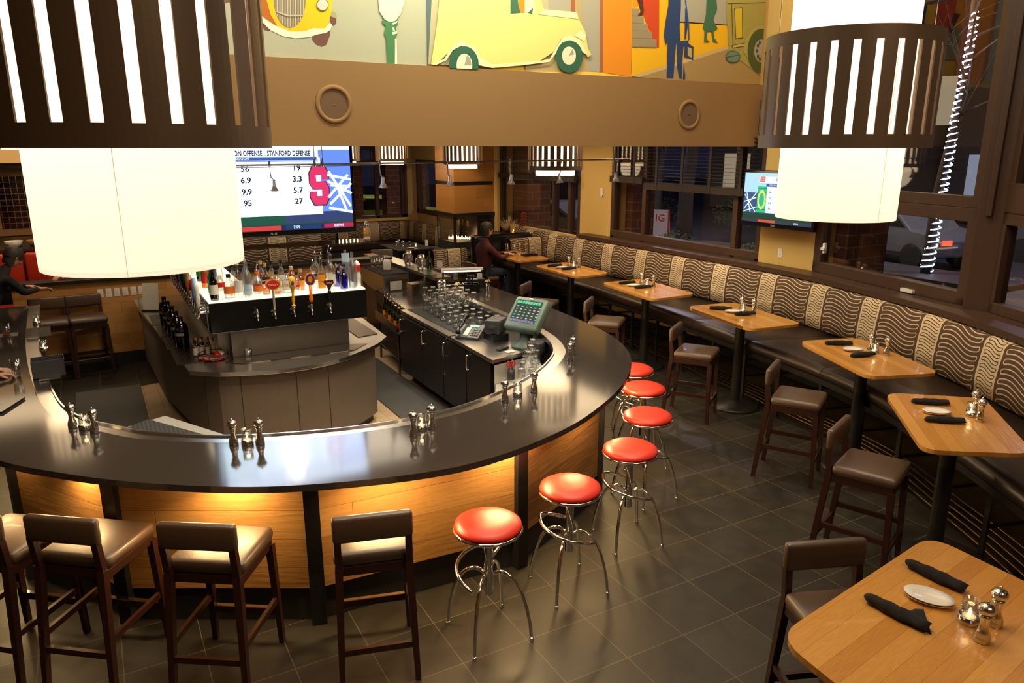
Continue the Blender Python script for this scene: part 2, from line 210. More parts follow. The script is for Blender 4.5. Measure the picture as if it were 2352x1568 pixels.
# ---------------------------------------------------------------- mesh helpers
class MB:
    def __init__(s): s.v = []; s.f = []; s.m = []; s.sm = []; s.uv = {}
    def add(s, vs, fs, mi=0, smooth=False, T=None, uvs=None):
        o = len(s.v)
        for p in vs:
            p = Vector(p); s.v.append(T @ p if T else p)
        for i, f in enumerate(fs):
            s.f.append([o+j for j in f]); s.m.append(mi); s.sm.append(smooth)
            if uvs: s.uv[len(s.f)-1] = [uvs[j] for j in f]
        return s
    def box(s, x0, x1, y0, y1, z0, z1, mi=0, T=None):
        v = [(x0, y0, z0), (x1, y0, z0), (x1, y1, z0), (x0, y1, z0), (x0, y0, z1), (x1, y0, z1), (x1, y1, z1), (x0, y1, z1)]
        return s.add(v, [(3, 2, 1, 0), (4, 5, 6, 7), (0, 1, 5, 4), (1, 2, 6, 5), (2, 3, 7, 6), (3, 0, 4, 7)], mi, False, T)
    def beam(s, a, b, w, h, mi=0, up=(0, 0, 1), w2=None, h2=None):
        a = Vector(a); b = Vector(b); d = (b-a).normalized(); u = Vector(up)
        if abs(d.dot(u)) > 0.97: u = Vector((0, 1, 0))
        x = d.cross(u).normalized(); y = x.cross(d).normalized(); w2 = w if w2 is None else w2; h2 = h if h2 is None else h2
        v = []
        for p, ww, hh in ((a, w, h), (b, w2, h2)):
            for i, j in ((-1, -1), (1, -1), (1, 1), (-1, 1)): v.append(p+x*ww/2*i+y*hh/2*j)
        return s.add(v, [(0, 1, 2, 3)[::-1], (4, 5, 6, 7), (0, 1, 5, 4), (1, 2, 6, 5), (2, 3, 7, 6), (3, 0, 4, 7)], mi)
    def lathe(s, prof, n=24, mi=0, T=None, smooth=True, a0=0, a1=2*PI, flute=None):
        full = abs(a1-a0-2*PI) < 1e-6; k = n if full else n+1; vs = []; fs = []
        for (r, z) in prof:
            for i in range(k):
                a = a0+(a1-a0)*i/n; rr = r*(1+(flute[1]*math.cos(a*flute[0]) if flute else 0)); vs.append((rr*math.cos(a), rr*math.sin(a), z))
        for j in range(len(prof)-1):
            for i in range(n):
                i2 = (i+1) % k
                if prof[j][0] < 1e-6 and prof[j+1][0] < 1e-6: continue
                if prof[j][0] < 1e-6: fs.append((j*k+i, (j+1)*k+i2, (j+1)*k+i))
                elif prof[j+1][0] < 1e-6: fs.append((j*k+i, j*k+i2, (j+1)*k+i))
                else: fs.append((j*k+i, j*k+i2, (j+1)*k+i2, (j+1)*k+i))
        return s.add(vs, fs, mi, smooth, T)
    def cyl(s, c, r, z0, z1, n=20, mi=0, T=None, r2=None):
        r2 = r if r2 is None else r2; t = Matrix.Translation((c[0], c[1], 0)); t = T @ t if T else t
        s.lathe([(r, z0), (r2, z1)], n, mi, t); vs = []
        for rr, z in ((r, z0), (r2, z1)): vs += [(rr*math.cos(2*PI*i/n), rr*math.sin(2*PI*i/n), z) for i in range(n)]
        return s.add(vs, [list(range(n))[::-1], list(range(n, 2*n))], mi, False, t)
    def tube(s, pts, r, n=10, mi=0, closed=False, cap=True, taper=None):
        pts = [Vector(p) for p in pts]; k = len(pts); vs = []; fs = []; up = None
        for i, p in enumerate(pts):
            if closed: d = pts[(i+1) % k]-pts[i-1]
            else: d = pts[min(i+1, k-1)]-pts[max(i-1, 0)]
            d.normalize()
            if up is None: up = Vector((0, 0, 1)) if abs(d.z) < 0.9 else Vector((1, 0, 0))
            x = d.cross(up).normalized(); up = x.cross(d).normalized()
            rr = r if taper is None else taper[i]
            for j in range(n):
                a = 2*PI*j/n; vs.append(p+x*rr*math.cos(a)+up*rr*math.sin(a))
        for i in range(k if closed else k-1):
            i2 = (i+1) % k
            for j in range(n): fs.append((i*n+j, i*n+(j+1) % n, i2*n+(j+1) % n, i2*n+j))
        s.add(vs, fs, mi, True)
        if cap and not closed:
            o = len(s.v)-len(vs); s.f.append([o+j for j in range(n)][::-1]); s.m.append(mi); s.sm.append(False)
            s.f.append([o+(k-1)*n+j for j in range(n)]); s.m.append(mi); s.sm.append(False)
        return s
    def prism(s, poly, z0, z1, mi=0, T=None, top=None):
        n = len(poly); v = [(x, y, z0) for x, y in poly]+[(x, y, z1) for x, y in poly]
        if sum(poly[i][0]*poly[(i+1) % n][1]-poly[(i+1) % n][0]*poly[i][1] for i in range(n)) < 0: v = [(x, y, z0) for x, y in poly[::-1]]+[(x, y, z1) for x, y in poly[::-1]]
        s.add(v, [list(range(n))[::-1]]+[(i, (i+1) % n, n+(i+1) % n, n+i) for i in range(n)], mi, False, T)
        return s.add(v[n:], [list(range(n))], mi if top is None else top, False, T)
    def strip(s, A, B, z0, z1, mi=0, side=None):
        """slab between two plan polylines of equal length"""
        side = mi if side is None else side; n = len(A); v = []
        for z in (z0, z1):
            v += [(x, y, z) for x, y in A]; v += [(x, y, z) for x, y in B]
        f = []; g = []
        for i in range(n-1):
            f.append((2*n+i, 2*n+i+1, 3*n+i+1, 3*n+i)); f.append((i+1, i, n+i, n+i+1))
            g.append((i, i+1, 2*n+i+1, 2*n+i)); g.append((n+i+1, n+i, 3*n+i, 3*n+i+1))
        g += [(0, 2*n, 3*n, n), (n-1, 2*n-1, 4*n-1, 3*n-1)]
        s.add(v, f, mi); return s.add(v, g, side)
    def rbox(s, x0, x1, y0, y1, z0, z1, r, mi=0, T=None, k=3):
        """rounded cushion-like box (superellipsoid edges)"""
        cx, cy, cz = (x0+x1)/2, (y0+y1)/2, (z0+z1)/2; hx, hy, hz = (x1-x0)/2, (y1-y0)/2, (z1-z0)/2
        N = 6; vs = []; fs = []
        for fa in range(6):
            ax = fa//2; sg = 1 if fa % 2 else -1; o = len(vs)
            def co(t, h):
                q = [-h, -h+r*.3, -h+r, 0, h-r, h-r*.3, h]; return q[t]
            hs = (hx, hy, hz); a, b = [(1, 2), (2, 0), (0, 1)][ax]
            for i in range(N+1):
                for j in range(N+1):
                    p = [0, 0, 0]; p[ax] = sg*hs[ax]; p[a] = co(i, hs[a]); p[b] = co(j, hs[b])
                    c = [max(-hs[q]+r, min(hs[q]-r, p[q])) for q in range(3)]; d = Vector([p[q]-c[q] for q in range(3)])
                    if d.length > 1e-9: d = d.normalized()*r
                    vs.append((cx+c[0]+d[0], cy+c[1]+d[1], cz+c[2]+d[2]))
            for i in range(N):
                for j in range(N):
                    q = (o+i*(N+1)+j, o+(i+1)*(N+1)+j, o+(i+1)*(N+1)+j+1, o+i*(N+1)+j+1); fs.append(q if sg > 0 else q[::-1])
        return s.add(vs, fs, mi, True, T)
    def text(s, txt, size, T, mi=0, ext=0.0, align='CENTER', sx=1.0, bold=0.0):
        cu = bpy.data.curves.new('t', 'FONT'); cu.body = txt; cu.size = size; cu.align_x = align; cu.align_y = 'CENTER'; cu.extrude = ext; cu.resolution_u = 2; cu.offset = size*bold
        o = bpy.data.objects.new('t', cu); C.objects.link(o); dg = bpy.context.evaluated_depsgraph_get(); me = o.evaluated_get(dg).to_mesh()
        vs = [(v.co.x*sx, v.co.y, v.co.z) for v in me.vertices]; fs = [list(p.vertices) for p in me.polygons]
        o.evaluated_get(dg).to_mesh_clear(); bpy.data.objects.remove(o); bpy.data.curves.remove(cu)
        return s.add(vs, fs, mi, False, T)
    def build(s, name, mats, parent=None, bevel=0, loc=None, subsurf=0):
        me = bpy.data.meshes.new(name); me.from_pydata([tuple(v) for v in s.v], [], s.f)
        ms = mats if isinstance(mats, (list, tuple)) else [mats]
        for k in ms: me.materials.append(M[k] if isinstance(k, str) else k)
        me.polygons.foreach_set('material_index', s.m); me.polygons.foreach_set('use_smooth', s.sm)
        if s.uv:
            u = me.uv_layers.new(name='UVMap')
            for p in me.polygons:
                if p.index in s.uv:
                    for q, li in enumerate(p.loop_indices): u.data[li].uv = s.uv[p.index][q]
        me.update(); o = bpy.data.objects.new(name, me); C.objects.link(o)
        if parent:
            o.parent = parent
            if parent.name in WB: o.location = -parent.location
        if loc: o.location = loc
        if bevel:
            b = o.modifiers.new('bevel', 'BEVEL'); b.width = bevel; b.segments = 2; b.limit_method = 'ANGLE'; b.angle_limit = R(40)
        if subsurf: q = o.modifiers.new('sub', 'SUBSURF'); q.levels = subsurf; q.render_levels = subsurf
        return o
def tag(o, label=None, cat=None, group=None, kind=None):
    for k, v in (('label', label), ('category', cat), ('group', group), ('kind', kind)):
        if v: o[k] = v
    return o
def thing(name, label, cat, loc=(0, 0, 0), rz=0, group=None):
    o = bpy.data.objects.new(name, None); C.objects.link(o); o.location = loc; o.rotation_euler = (0, 0, rz); o.empty_display_size = 0.1
    return tag(o, label, cat, group)
WB = set()
def wthing(name, label, cat, base, group=None):
    """a thing whose part meshes are written in room coordinates"""
    o = thing(name, label, cat, base, 0, group); WB.add(o.name); return o
def struct(name, mb, mats, **k): return tag(mb.build(name, mats, **k), kind='structure')
def dup(root, loc, rz=0, label=None, group=None, rot=None):
    def cp(o, par):
        c = o.copy(); C.objects.link(c)
        if par: c.parent = par
        for ch in o.children: cp(ch, c)
        return c
    r = cp(root, None); r.location = loc; r.rotation_euler = rot if rot else (0, 0, rz)
    if label: r['label'] = label
    if group: r['group'] = group
    return r
class Kind:
    """first use moves the prototype, later uses copy it"""
    def __init__(s, fn): s.fn = fn; s.p = None
    def put(s, loc, rz=0, label=None, group=None, rot=None):
        if s.p is None:
            s.p = s.fn(); r = s.p; r.location = loc; r.rotation_euler = rot if rot else (0, 0, rz)
            if label: r['label'] = label
            if group: r['group'] = group
            return r
        return dup(s.p, loc, rz, label, group, rot)
def TM(x, y, z): return Matrix.Translation((x, y, z))
def RX(a): return Matrix.Rotation(a, 4, 'X')
def RY(a): return Matrix.Rotation(a, 4, 'Y')
def RZ(a): return Matrix.Rotation(a, 4, 'Z')
FRONT = RX(PI/2)              # text lying in xy stands up facing -y
def cr(pts, n=8, closed=False):
    """Catmull-Rom through plan or space points"""
    P = [Vector(p) for p in pts]; out = []; k = len(P)
    for i in range(k if closed else k-1):
        p0 = P[i-1] if (closed or i) else P[0]*2-P[1]; p1 = P[i]; p2 = P[(i+1) % k]; p3 = P[(i+2) % k] if (closed or i+2 < k) else P[-1]*2-P[-2]
        for j in range(n):
            t = j/n; out.append(0.5*((2*p1)+(p2-p0)*t+(2*p0-5*p1+4*p2-p3)*t*t+(3*p1-p0-3*p2+p3)*t**3))
    if not closed: out.append(P[-1])
    return [tuple(q) for q in out]
def resample(pts, n):
    P = [Vector(p) for p in pts]; L = [0]
    for a, b in zip(P, P[1:]): L.append(L[-1]+(b-a).length)
    out = []; j = 0
    for i in range(n):
        d = L[-1]*i/(n-1)
        while j < len(L)-2 and L[j+1] < d: j += 1
        t = (d-L[j])/max(L[j+1]-L[j], 1e-9); out.append(tuple(P[j].lerp(P[j+1], t)))
    return out
def offset(pts, d):
    o = []
    for i in range(len(pts)):
        a = Vector(pts[max(i-1, 0)]); b = Vector(pts[min(i+1, len(pts)-1)]); t = (b-a).normalized(); o.append((pts[i][0]-t.y*d, pts[i][1]+t.x*d))
    return o

# ================================================================ THE ROOM
struct('floor', MB().box(-8, 12, -4, 22, -0.12, 0), 'slate')
q = MB(); q.prism([(-0.2, 5.3), (0.7, 4.8), (2.4, 4.75), (3.3, 5.2), (3.75, 6.2), (3.95, 10.4), (2.9, 10.4), (-0.15, 9.75), (-0.35, 7)], 0.0, 0.004); struct('floor_bar_well', q, 'quarry')
# banquette / wall plan curve: C = cushion front line, window lines
CUSH = cr([(7.48, 13.6), (7.48, 11.0), (7.48, 8.6), (7.47, 6.9), (7.40, 5.95), (7.22, 5.15), (7.05, 4.5), (6.83, 3.85), (6.42, 3.05), (5.95, 2.3), (5.3, 1.5)], 6)
LOW = offset(CUSH, 0.14) if offset(CUSH, 0.14)[0][0] > 7.5 else offset(CUSH, -0.14)
FAR = [(8.6 if p[1] > 6.3 else p[0]+0.35, p[1]) for p in LOW]
OUT = [(p[0]+0.55*(1 if True else 0), p[1]) for p in LOW]
wl = MB(); wl.strip([(p[0], p[1]) for p in LOW], [(p[0]+0.10, p[1]-0.03) for p in LOW], 0.15, 1.31); struct('wall_right_low', wl, 'wall_cream')
bb = MB(); bb.strip([(p[0]-0.015, p[1]) for p in LOW], [(p[0]+0.05, p[1]) for p in LOW], 0.0, 0.15); struct('baseboard_right', bb, 'toe')
# sill
SI = [(p[0]+0.03, p[1]) for p in CUSH]
def winx(t):      # plan position of the window glass line
    if t >= 6.1: return 7.82
    if t >= 3.9: return 7.82-(6.1-t)*0.50/2.2
    return 7.32-(3.9-t)*0.86/1.9
sl = MB(); i0 = [p for p in SI if p[1] < 11.2]; sl.strip(i0, [(max(winx(p[1])+0.10, p[0]+.1), p[1]) for p in i0], 1.31, 1.37)
struct('trim_1', sl, 'frame', bevel=0.006)
# ledge by the far corner window
struct('trim_2', MB().box(7.45, 8.0, 11.2, 14.4, 1.02, 1.09), 'frame', bevel=0.008)
# columns / window piers on the right wall
def pier(name, t0, t1, z0, z1, x0=7.72, x1=8.1, m='wall_cream'): struct(name, MB().box(x0, x1, t0, t1, z0, z1), m)
pier('wall_right_pier_far', 10.36, 11.28, 1.0, 3.4, 7.78); pier('wall_right_pier_near', 6.12, 7.02, 1.36, 6.1, 7.76)
struct('wall_right_over_beam', MB().box(7.8, 8.1, 6.99, 7.6, 2.9, 6.1), 'wall_cream')
struct('wall_right_far', MB().box(7.9, 8.1, 14.2, 19.6, 0, 1.12), 'wall_tan'); pier('wall_right_pier_fire', 14.35, 14.9, 0, 3.4, 7.72)
struct('wall_right_under_far_window', MB().box(7.80, 8.1, 11.2, 14.3, 0, 1.02), 'wall_tan')
struct('wall_right_head', MB().box(7.76, 8.1, 7.0, 19.6, 2.95, 3.45), 'blind')
struct('wall_right_head_corner', MB().box(7.76, 8.1, 14.9, 19.6, 2.55, 2.95), 'wall_tan')
WN = [0]
def window(pts, z0, z1, mulls=(), trans=(), fw=0.09, fd=0.12, handle=False):
    """window from plan point A to plan point B with mullions (fractions) and transoms (heights)"""
    WN[0] += 1; (ax, ay), (bx, by) = pts; f = MB(); A = Vector((ax, ay, 0)); B = Vector((bx, by, 0)); Z = Vector((0, 0, 1))
    def vert(p, w=fw): f.beam(p+Z*z0, p+Z*z1, w, fd, 0, up=(B-A).cross(Z).normalized())
    d = (B-A).normalized(); vert(A+d*fw/2); vert(B-d*fw/2)
    for t in mulls: vert(A.lerp(B, t))
    for z, h in ((z0+fw/2, fw), (z1-fw/2, fw)): f.beam(A+Z*z, B+Z*z, fd, h)
    for z, h in trans: f.beam(A+Z*z, B+Z*z, fd*1.05, h)
    o = struct('window_%d' % WN[0], f, 'frame', bevel=0.006)
    g = MB(); nrm = d.cross(Z)*0.004; v = [A+Z*z0-nrm, B+Z*z0-nrm, B+Z*z1-nrm, A+Z*z1-nrm]
    g.add(v, [(0, 1, 2, 3)]); g.build('pane', 'pane', o)
    return o
window([(7.84, 7.02), (7.84, 10.36)], 1.37, 3.0, mulls=(0.15, 0.74), trans=((1.44, 0.10),))
window([(7.84, 11.28), (7.84, 14.35)], 1.09, 3.0, mulls=(0.12, 0.30), trans=())
w3 = window([(7.80, 6.12), (7.31, 3.93)], 1.37, 2.30, mulls=(), fw=0.13)
lk = MB(); lk.box(7.66, 7.70, 5.92, 5.95, 1.62, 1.74); lk.box(7.64, 7.67, 5.91, 5.96, 1.66, 1.69); lk.build('window_latch', 'white', w3)
cr1 = MB(); cr1.beam((7.42, 4.72, 1.40), (7.38, 4.56, 1.40), 0.05, 0.035); cr1.build('window_crank', 'white', w3)
window([(7.80, 6.12), (7.31, 3.93)], 2.30, 6.0, fw=0.11, trans=((4.3, .12),))
ps = MB(); ps.beam((7.27, 3.83, 1.30), (7.27, 3.83, 6.0), 0.22, 0.26, 0, up=(1, .25, 0)); ps.beam((7.13, 3.80, 2.25), (7.13, 3.80, 6.0), .05, .07, 0, up=(1, .25, 0)); struct('trim_3', ps, 'frame', bevel=0.008)
window([(7.25, 3.72), (6.38, 1.85)], 1.37, 2.28, fw=0.10); window([(7.25, 3.72), (6.38, 1.85)], 2.28, 6.0, fw=0.12, trans=((2.42, 0.26),))
ps = MB(); ps.beam((6.30, 1.70, 0), (6.30, 1.70, 6.0), 0.2, 0.26, 0, up=(1, .5, 0)); struct('trim_4', ps, 'frame')
window([(6.2, 1.5), (4.6, -1.2)], 1.37, 6.0, fw=0.1, trans=((2.4, .2),))
struct('wall_right_near_low', MB().add([(6.3, 1.7, 0), (4.6, -1.2, 0), (4.6, -1.2, 1.4), (6.3, 1.7, 1.4), (6.4, 1.65, 0), (4.7, -1.25, 0), (4.7, -1.25, 1.4), (6.4, 1.65, 1.4)], [(0, 1, 2, 3), (4, 7, 6, 5), (3, 2, 6, 7)]), 'wall_cream')
# far wall with booths, windows and brick outside
TF = 19.4
struct('wall_far_low', MB().box(-8, 8.1, TF, TF+.2, 0, 1.0), 'wall_tan')
struct('wall_far_left', MB().box(-8, 5.1, TF, TF+.2, 1.0, 3.4), 'wall_gold')
pier('wall_far_pier', TF-.05, TF+.2, 0.9, 3.4, 7.62, 8.0, 'wall_tan')
window([(5.1, TF), (7.62, TF)], 1.0, 2.9, mulls=(0.66, 0.95), fw=0.10)
window([(7.95, 15.0), (7.95, 19.35)], 1.12, 2.6, mulls=(0.5,), fw=0.12)
struct('trim_5', MB().box(5.1, 7.65, TF-.10, TF, 0.95, 1.02), 'wall_cream')
# left side and back of the camera
struct('wall_left', MB().box(-8, -7.8, -4, 20, 0, 6.1), 'wall_tan'); struct('wall_back', MB().box(-8, 8, -4.2, -4, 0, 6.1), 'wall_gold')
# floor of the gallery the camera stands on
struct('ceiling', MB().box(-8, 8.1, -4, 7.2, 6.1, 6.2), 'ceil'); struct('ceiling_low', MB().box(-8, 8.1, 7.45, 19.6, 3.40, 3.50), 'ceil')
# the long beam and the painted wall above
struct('beam_long', MB().box(-8, 7.8, 7.2, 7.55, 2.868, 3.64), 'beam')
struct('wall_mural', MB().box(-8, 7.8, 7.24, 7.5, 3.64, 6.1), 'wall_cream')
# bulkhead over the left kitchen side
struct('ceiling_bulkhead', MB().box(-8, 2.0, 13.1, 13.4, 2.64, 3.4), 'wall_tan')
# partition behind the bar
pt = MB(); pt.box(-0.99, 3.88, 11.1, 11.26, 0.16, 1.15); pt.box(3.88, 4.04, 11.1, 11.9, .16, 1.15); struct('wall_partition', pt, 'wallwood')
struct('baseboard_partition', MB().box(-1.0, 4.03, 11.09, 11.27, 0, 0.16), 'toe')
struct('trim_6', MB().box(-1.03, 4.06, 11.05, 11.32, 1.15, 1.19), 'blackmetal', bevel=0.005)
# fireplace column
SX, TY = 6.76, 14.5
fp = wthing('fireplace_column', 'oak clad fireplace column with a glass firebox on a stone hearth', 'fireplace', (7.2, 15.0, 0))
MB().box(SX, 7.72, TY, TY+.95, 2.16, 3.4).build('cladding', 'firewood', fp)
MB().box(SX, 7.72, TY, TY+.95, 1.50, 2.08).build('cladding', 'firewood', fp)
a = MB(); a.box(SX+.02, 7.70, TY+.02, TY+.93, 2.08, 2.16); a.build('shadow_gap', 'black', fp)
a = MB(); a.box(SX-.04, 7.74, TY-.04, TY+.99, 1.43, 1.50); a.box(SX-.01, SX+.04, TY-.01, TY+.04, .86, 1.43); a.box(7.30, 7.72, TY-.01, TY+.90, .86, 1.43); a.box(SX, SX+.04, TY+.88, TY+.93, .86, 1.43); a.build('firebox_frame', 'blackmetal', fp)
a = MB(); a.box(SX+.04, 7.3, TY, TY+.006, .90, 1.43); a.box(SX, SX+.006, TY+.04, TY+.88, .90, 1.43); a.build('glass', 'pane', fp)
a = MB(); a.box(6.52, 7.80, 14.2, 15.6, 0, .62); a.build('hearth_base', 'toe', fp); MB().box(6.48, 7.80, 14.16, 15.64, .62, .68).build('hearth_slab', 'plastic_grey', fp, bevel=.006)
a = MB(); a.box(SX, 7.6, TY, TY+.9, .68, .88); a.build('burner_tray', 'rubber', fp)
fl = MB()
for i in range(16):
    x = SX+.15+.035*i; y = TY+.62-.022*i; h = random.uniform(.04, .13); fl.lathe([(0, .88), (.018, .90), (.014, .90+h*.5), (0, .90+h)], 6, 0, TM(x, y, 0))
fl.build('flames', 'flame', fp)
point((7.0, 14.9, 1.05), 6, (1, .55, .2), .05)
# ---- exterior: street, pavement, brick piers, trees, parked cars
struct('ground_street', MB().box(8.1, 60, -30, 60, -0.25, -0.15), 'asphalt'); struct('ground_far', MB().box(-20, 8.1, 20, 60, -.25, -.15), 'asphalt')
struct('ground_pavement', MB().box(8.1, 17.6, -8, 21, -0.2, -0.06), 'sidewalk')
struct('ground_bed', MB().box(15.9, 17.5, 8.2, 12.0, -0.06, 0.05), 'asphalt')
def brickpier(x0, x1, y0, y1, z1, k, lab):
    tag(struct('exterior_pier', MB().box(x0, x1, y0, y1, -.1, z1), k), None)
brickpier(8.12, 8.9, 5.95, 6.6, 6, 'brickX', ''); brickpier(8.12, 8.6, 10.2, 10.9, 4, 'brickX', ''); brickpier(8.12, 8.7, 13.75, 14.6, 4, 'brickX', ''); brickpier(4.9, 6.55, TF+.5, TF+.9, 4, 'brickX', '')
brickpier(7.4, 8.6, TF+1.0, TF+1.4, 4, 'brickX', '')
def tree(loc, h, lab, lean=0.1, tw=0.16, cat='tree', leafy=True, seed=1, lights=False):
    rnd = random.Random(seed); t = thing('street_tree', lab, cat, loc); tr = MB()
    P0 = [(0, 0, -.1), (lean*.3, .05, h*.25), (lean*.8, -.05, h*.5), (lean*1.2, .1, h*.8), (lean*1.5, 0, h)]
    tr.tube(cr(P0, 4), tw, 9, taper=[tw*(1-.7*i/16) for i in range(17)])
    ends = []
    for i in range(16):
        z = h*rnd.uniform(.4, .95); a = rnd.uniform(0, 2*PI); L = h*rnd.uniform(.2, .42); p = Vector((lean, 0, z)); d = Vector((math.cos(a), math.sin(a), rnd.uniform(.3, .9)))*L
        k = rnd.uniform(-.15, .15)*L; tr.tube([p, p+d*.5+Vector((k, k, .1)), p+d], .03, 5, taper=[.035, .02, .006]); ends.append(p+d)
        for j in range(3):
            e = p+d*rnd.uniform(.4, .9); dd = Vector((rnd.uniform(-1, 1), rnd.uniform(-1, 1), rnd.uniform(.1, 1)))*.4; tr.tube([e, e+dd], .008, 4); ends.append(e+dd)
    tr.build('trunk', 'bark', t)
    if leafy:
        lf = MB()
        for e in ends:
            for j in range(22):
                c = e+Vector((rnd.gauss(0, .22), rnd.gauss(0, .22), rnd.gauss(0, .18))); a = Vector((rnd.uniform(-1, 1), rnd.uniform(-1, 1), rnd.uniform(-1, 1))).normalized()*.05; b = a.orthogonal().normalized()*.03
                lf.add([c-a, c+b, c+a, c-b], [(0, 1, 2, 3)])
        lf.build('leaves', 'autumn', t)
    if lights:
        lb = MB(); lb.tube([(lean*1.5*(z_/h)+tw*1.02*(1-.6*z_/h)*math.cos(z_*45), tw*1.02*(1-.6*z_/h)*math.sin(z_*45), z_) for z_ in [.1+i_*.012 for i_ in range(int(h*.7/.012))]], .016, 4)
        for i in range(90):
            z = rnd.uniform(.2, h*.72); a = rnd.uniform(0, 2*PI); x = lean*(z/h)*1.5; lb.lathe([(0, -.012), (.012, 0), (0, .012)], 5, 0, TM(x+math.cos(a)*tw*(1.05-.5*z/h), math.sin(a)*tw*(1.05-.5*z/h), z))
        lb.build('light_string', 'headlight_dim', t)
    return t
mk('headlight_dim', (1, 1, 1), .5, emit=(.7, .8, 1.0), es=5)
tree((16.7, 10.1, 0), 8.0, 'slim pavement tree wound with white lights outside the near window', .45, .13, seed=3, leafy=False, lights=True)
tree((14.0, 6.4, 0), 9.5, 'bare tree seen through the tall window beside the big lamp', .2, .2, seed=5, leafy=False)
tree((19.5, 23.0, 0), 6.0, 'autumn leaved tree across the street behind the blinds', .3, .2, seed=8)
tree((17.0, 18.6, 0), 6.5, 'thick trunked tree standing across the street', .2, .28, seed=9)
tree((17.5, 5.0, 0), 7.5, 'autumn tree at the right edge of the view outside', .2, .2, seed=12)
def bush(loc, r, lab, seed=1, n=500):
    rnd = random.Random(seed); t = MB()
    for i in range(n):
        d = Vector((rnd.gauss(0, 1), rnd.gauss(0, 1), rnd.gauss(0, 1))).normalized()*r*rnd.uniform(.6, 1); d.z = abs(d.z)*.8
        a = Vector((rnd.uniform(-1, 1), rnd.uniform(-1, 1), rnd.uniform(-1, 1))).normalized()*.05; b = a.orthogonal().normalized()*.025; t.add([d-a, d+b, d+a, d-b], [(0, 1, 2, 3)])
    t.tube([(0, 0, -.1), (0, 0, r*.5)], .02, 6, 1)
    o = tag(t.build('bush', ['leaf', 'bark']), lab, 'bush'); o.location = loc; return o
bush((14.5, 16.2, 0), .75, 'low round shrub outside the middle window', 4); bush((15.4, 14.2, 0), .5, 'small shrub outside, left of the wall mounted television', 5)
bush((21.0, 25.5, 0), 1.6, 'dark hedge bush across the street, left of the thick trunk', 6, 900); bush((22.5, 21.0, 0), 1.6, 'dark hedge bush across the street, right of the thick trunk', 7, 900)
def make_car(paint):
    def f():
        t = thing('parked_car', 'car', 'car'); b = MB()
        side = [(-2.1, .35), (-2.12, .75), (-1.95, .92), (-1.2, 1.0), (-.75, 1.38), (.75, 1.42), (1.35, 1.02), (1.95, .92), (2.12, .7), (2.1, .35)]
        b.prism(side, -.85, .85, 0, RX(PI/2)); b.build('body', paint, t, bevel=.05)
        g = MB(); g.prism([(-1.08, 1.02), (-.70, 1.34), (.70, 1.37), (1.20, 1.03)], -.862, .862, 0, RX(PI/2)); g.build('side_window', 'black_gloss', t)
        for x in (-1.35, 1.35):
            for y in (-.78, .78):
                wv = MB(); wv.cyl((0, 0), .33, -.1, .1, 20, 0, TM(x, y, .32) @ RX(PI/2)); wv.build('wheel', 'rubber', t)
        for y in (-.6, .6):
            h = MB(); h.box(2.10, 2.15, y-.14, y+.14, .62, .78); h.build('headlight', 'headlight', t); h = MB(); h.box(-2.16, -2.11, y-.14, y+.14, .68, .80); h.build('tail_light', 'tail', t)
        return t
    return f
mk('tail', (.6, .02, .01), .3, emit=(1, .05, .02), es=4)
c = Kind(make_car('carpaint')).put((12.4, 19.9, -.15), R(-60), 'silver car with bright headlights outside the corner window')
c2 = dup(c, (19.2, 12.6, -.15), R(80), 'dark car across the street behind the near window'); dup(c, (22.5, 9.2, -.15), R(85), 'car with red tail lights at the far right outside')
Kind(make_car('cargreen')).put((8.9, 24.6, -.15), R(165), 'green and yellow taxi passing behind the far window')
sg = thing('sandwich_board', 'tilted white sandwich board with letters outside the middle window', 'sign', (14.7, 17.2, -.06), R(-50))
b = MB(); b.add([(-.35, -.25, 0), (.35, -.25, 0), (.30, 0, 1.15), (-.30, 0, 1.15)], [(0, 1, 2, 3)]); b.add([(-.35, .25, 0), (.35, .25, 0), (.30, .02, 1.15), (-.30, .02, 1.15)], [(3, 2, 1, 0)]); b.build('board', 'signwhite', sg)
b = MB(); b.beam((-.35, -.26, 0), (-.30, -.01, 1.15), .03, .02); b.beam((.35, -.26, 0), (.30, -.01, 1.15), .03, .02); b.text('IG', .3, TM(.05, -.06, .9) @ RX(PI/2-.2)); b.build('lettering', 'redp', sg)

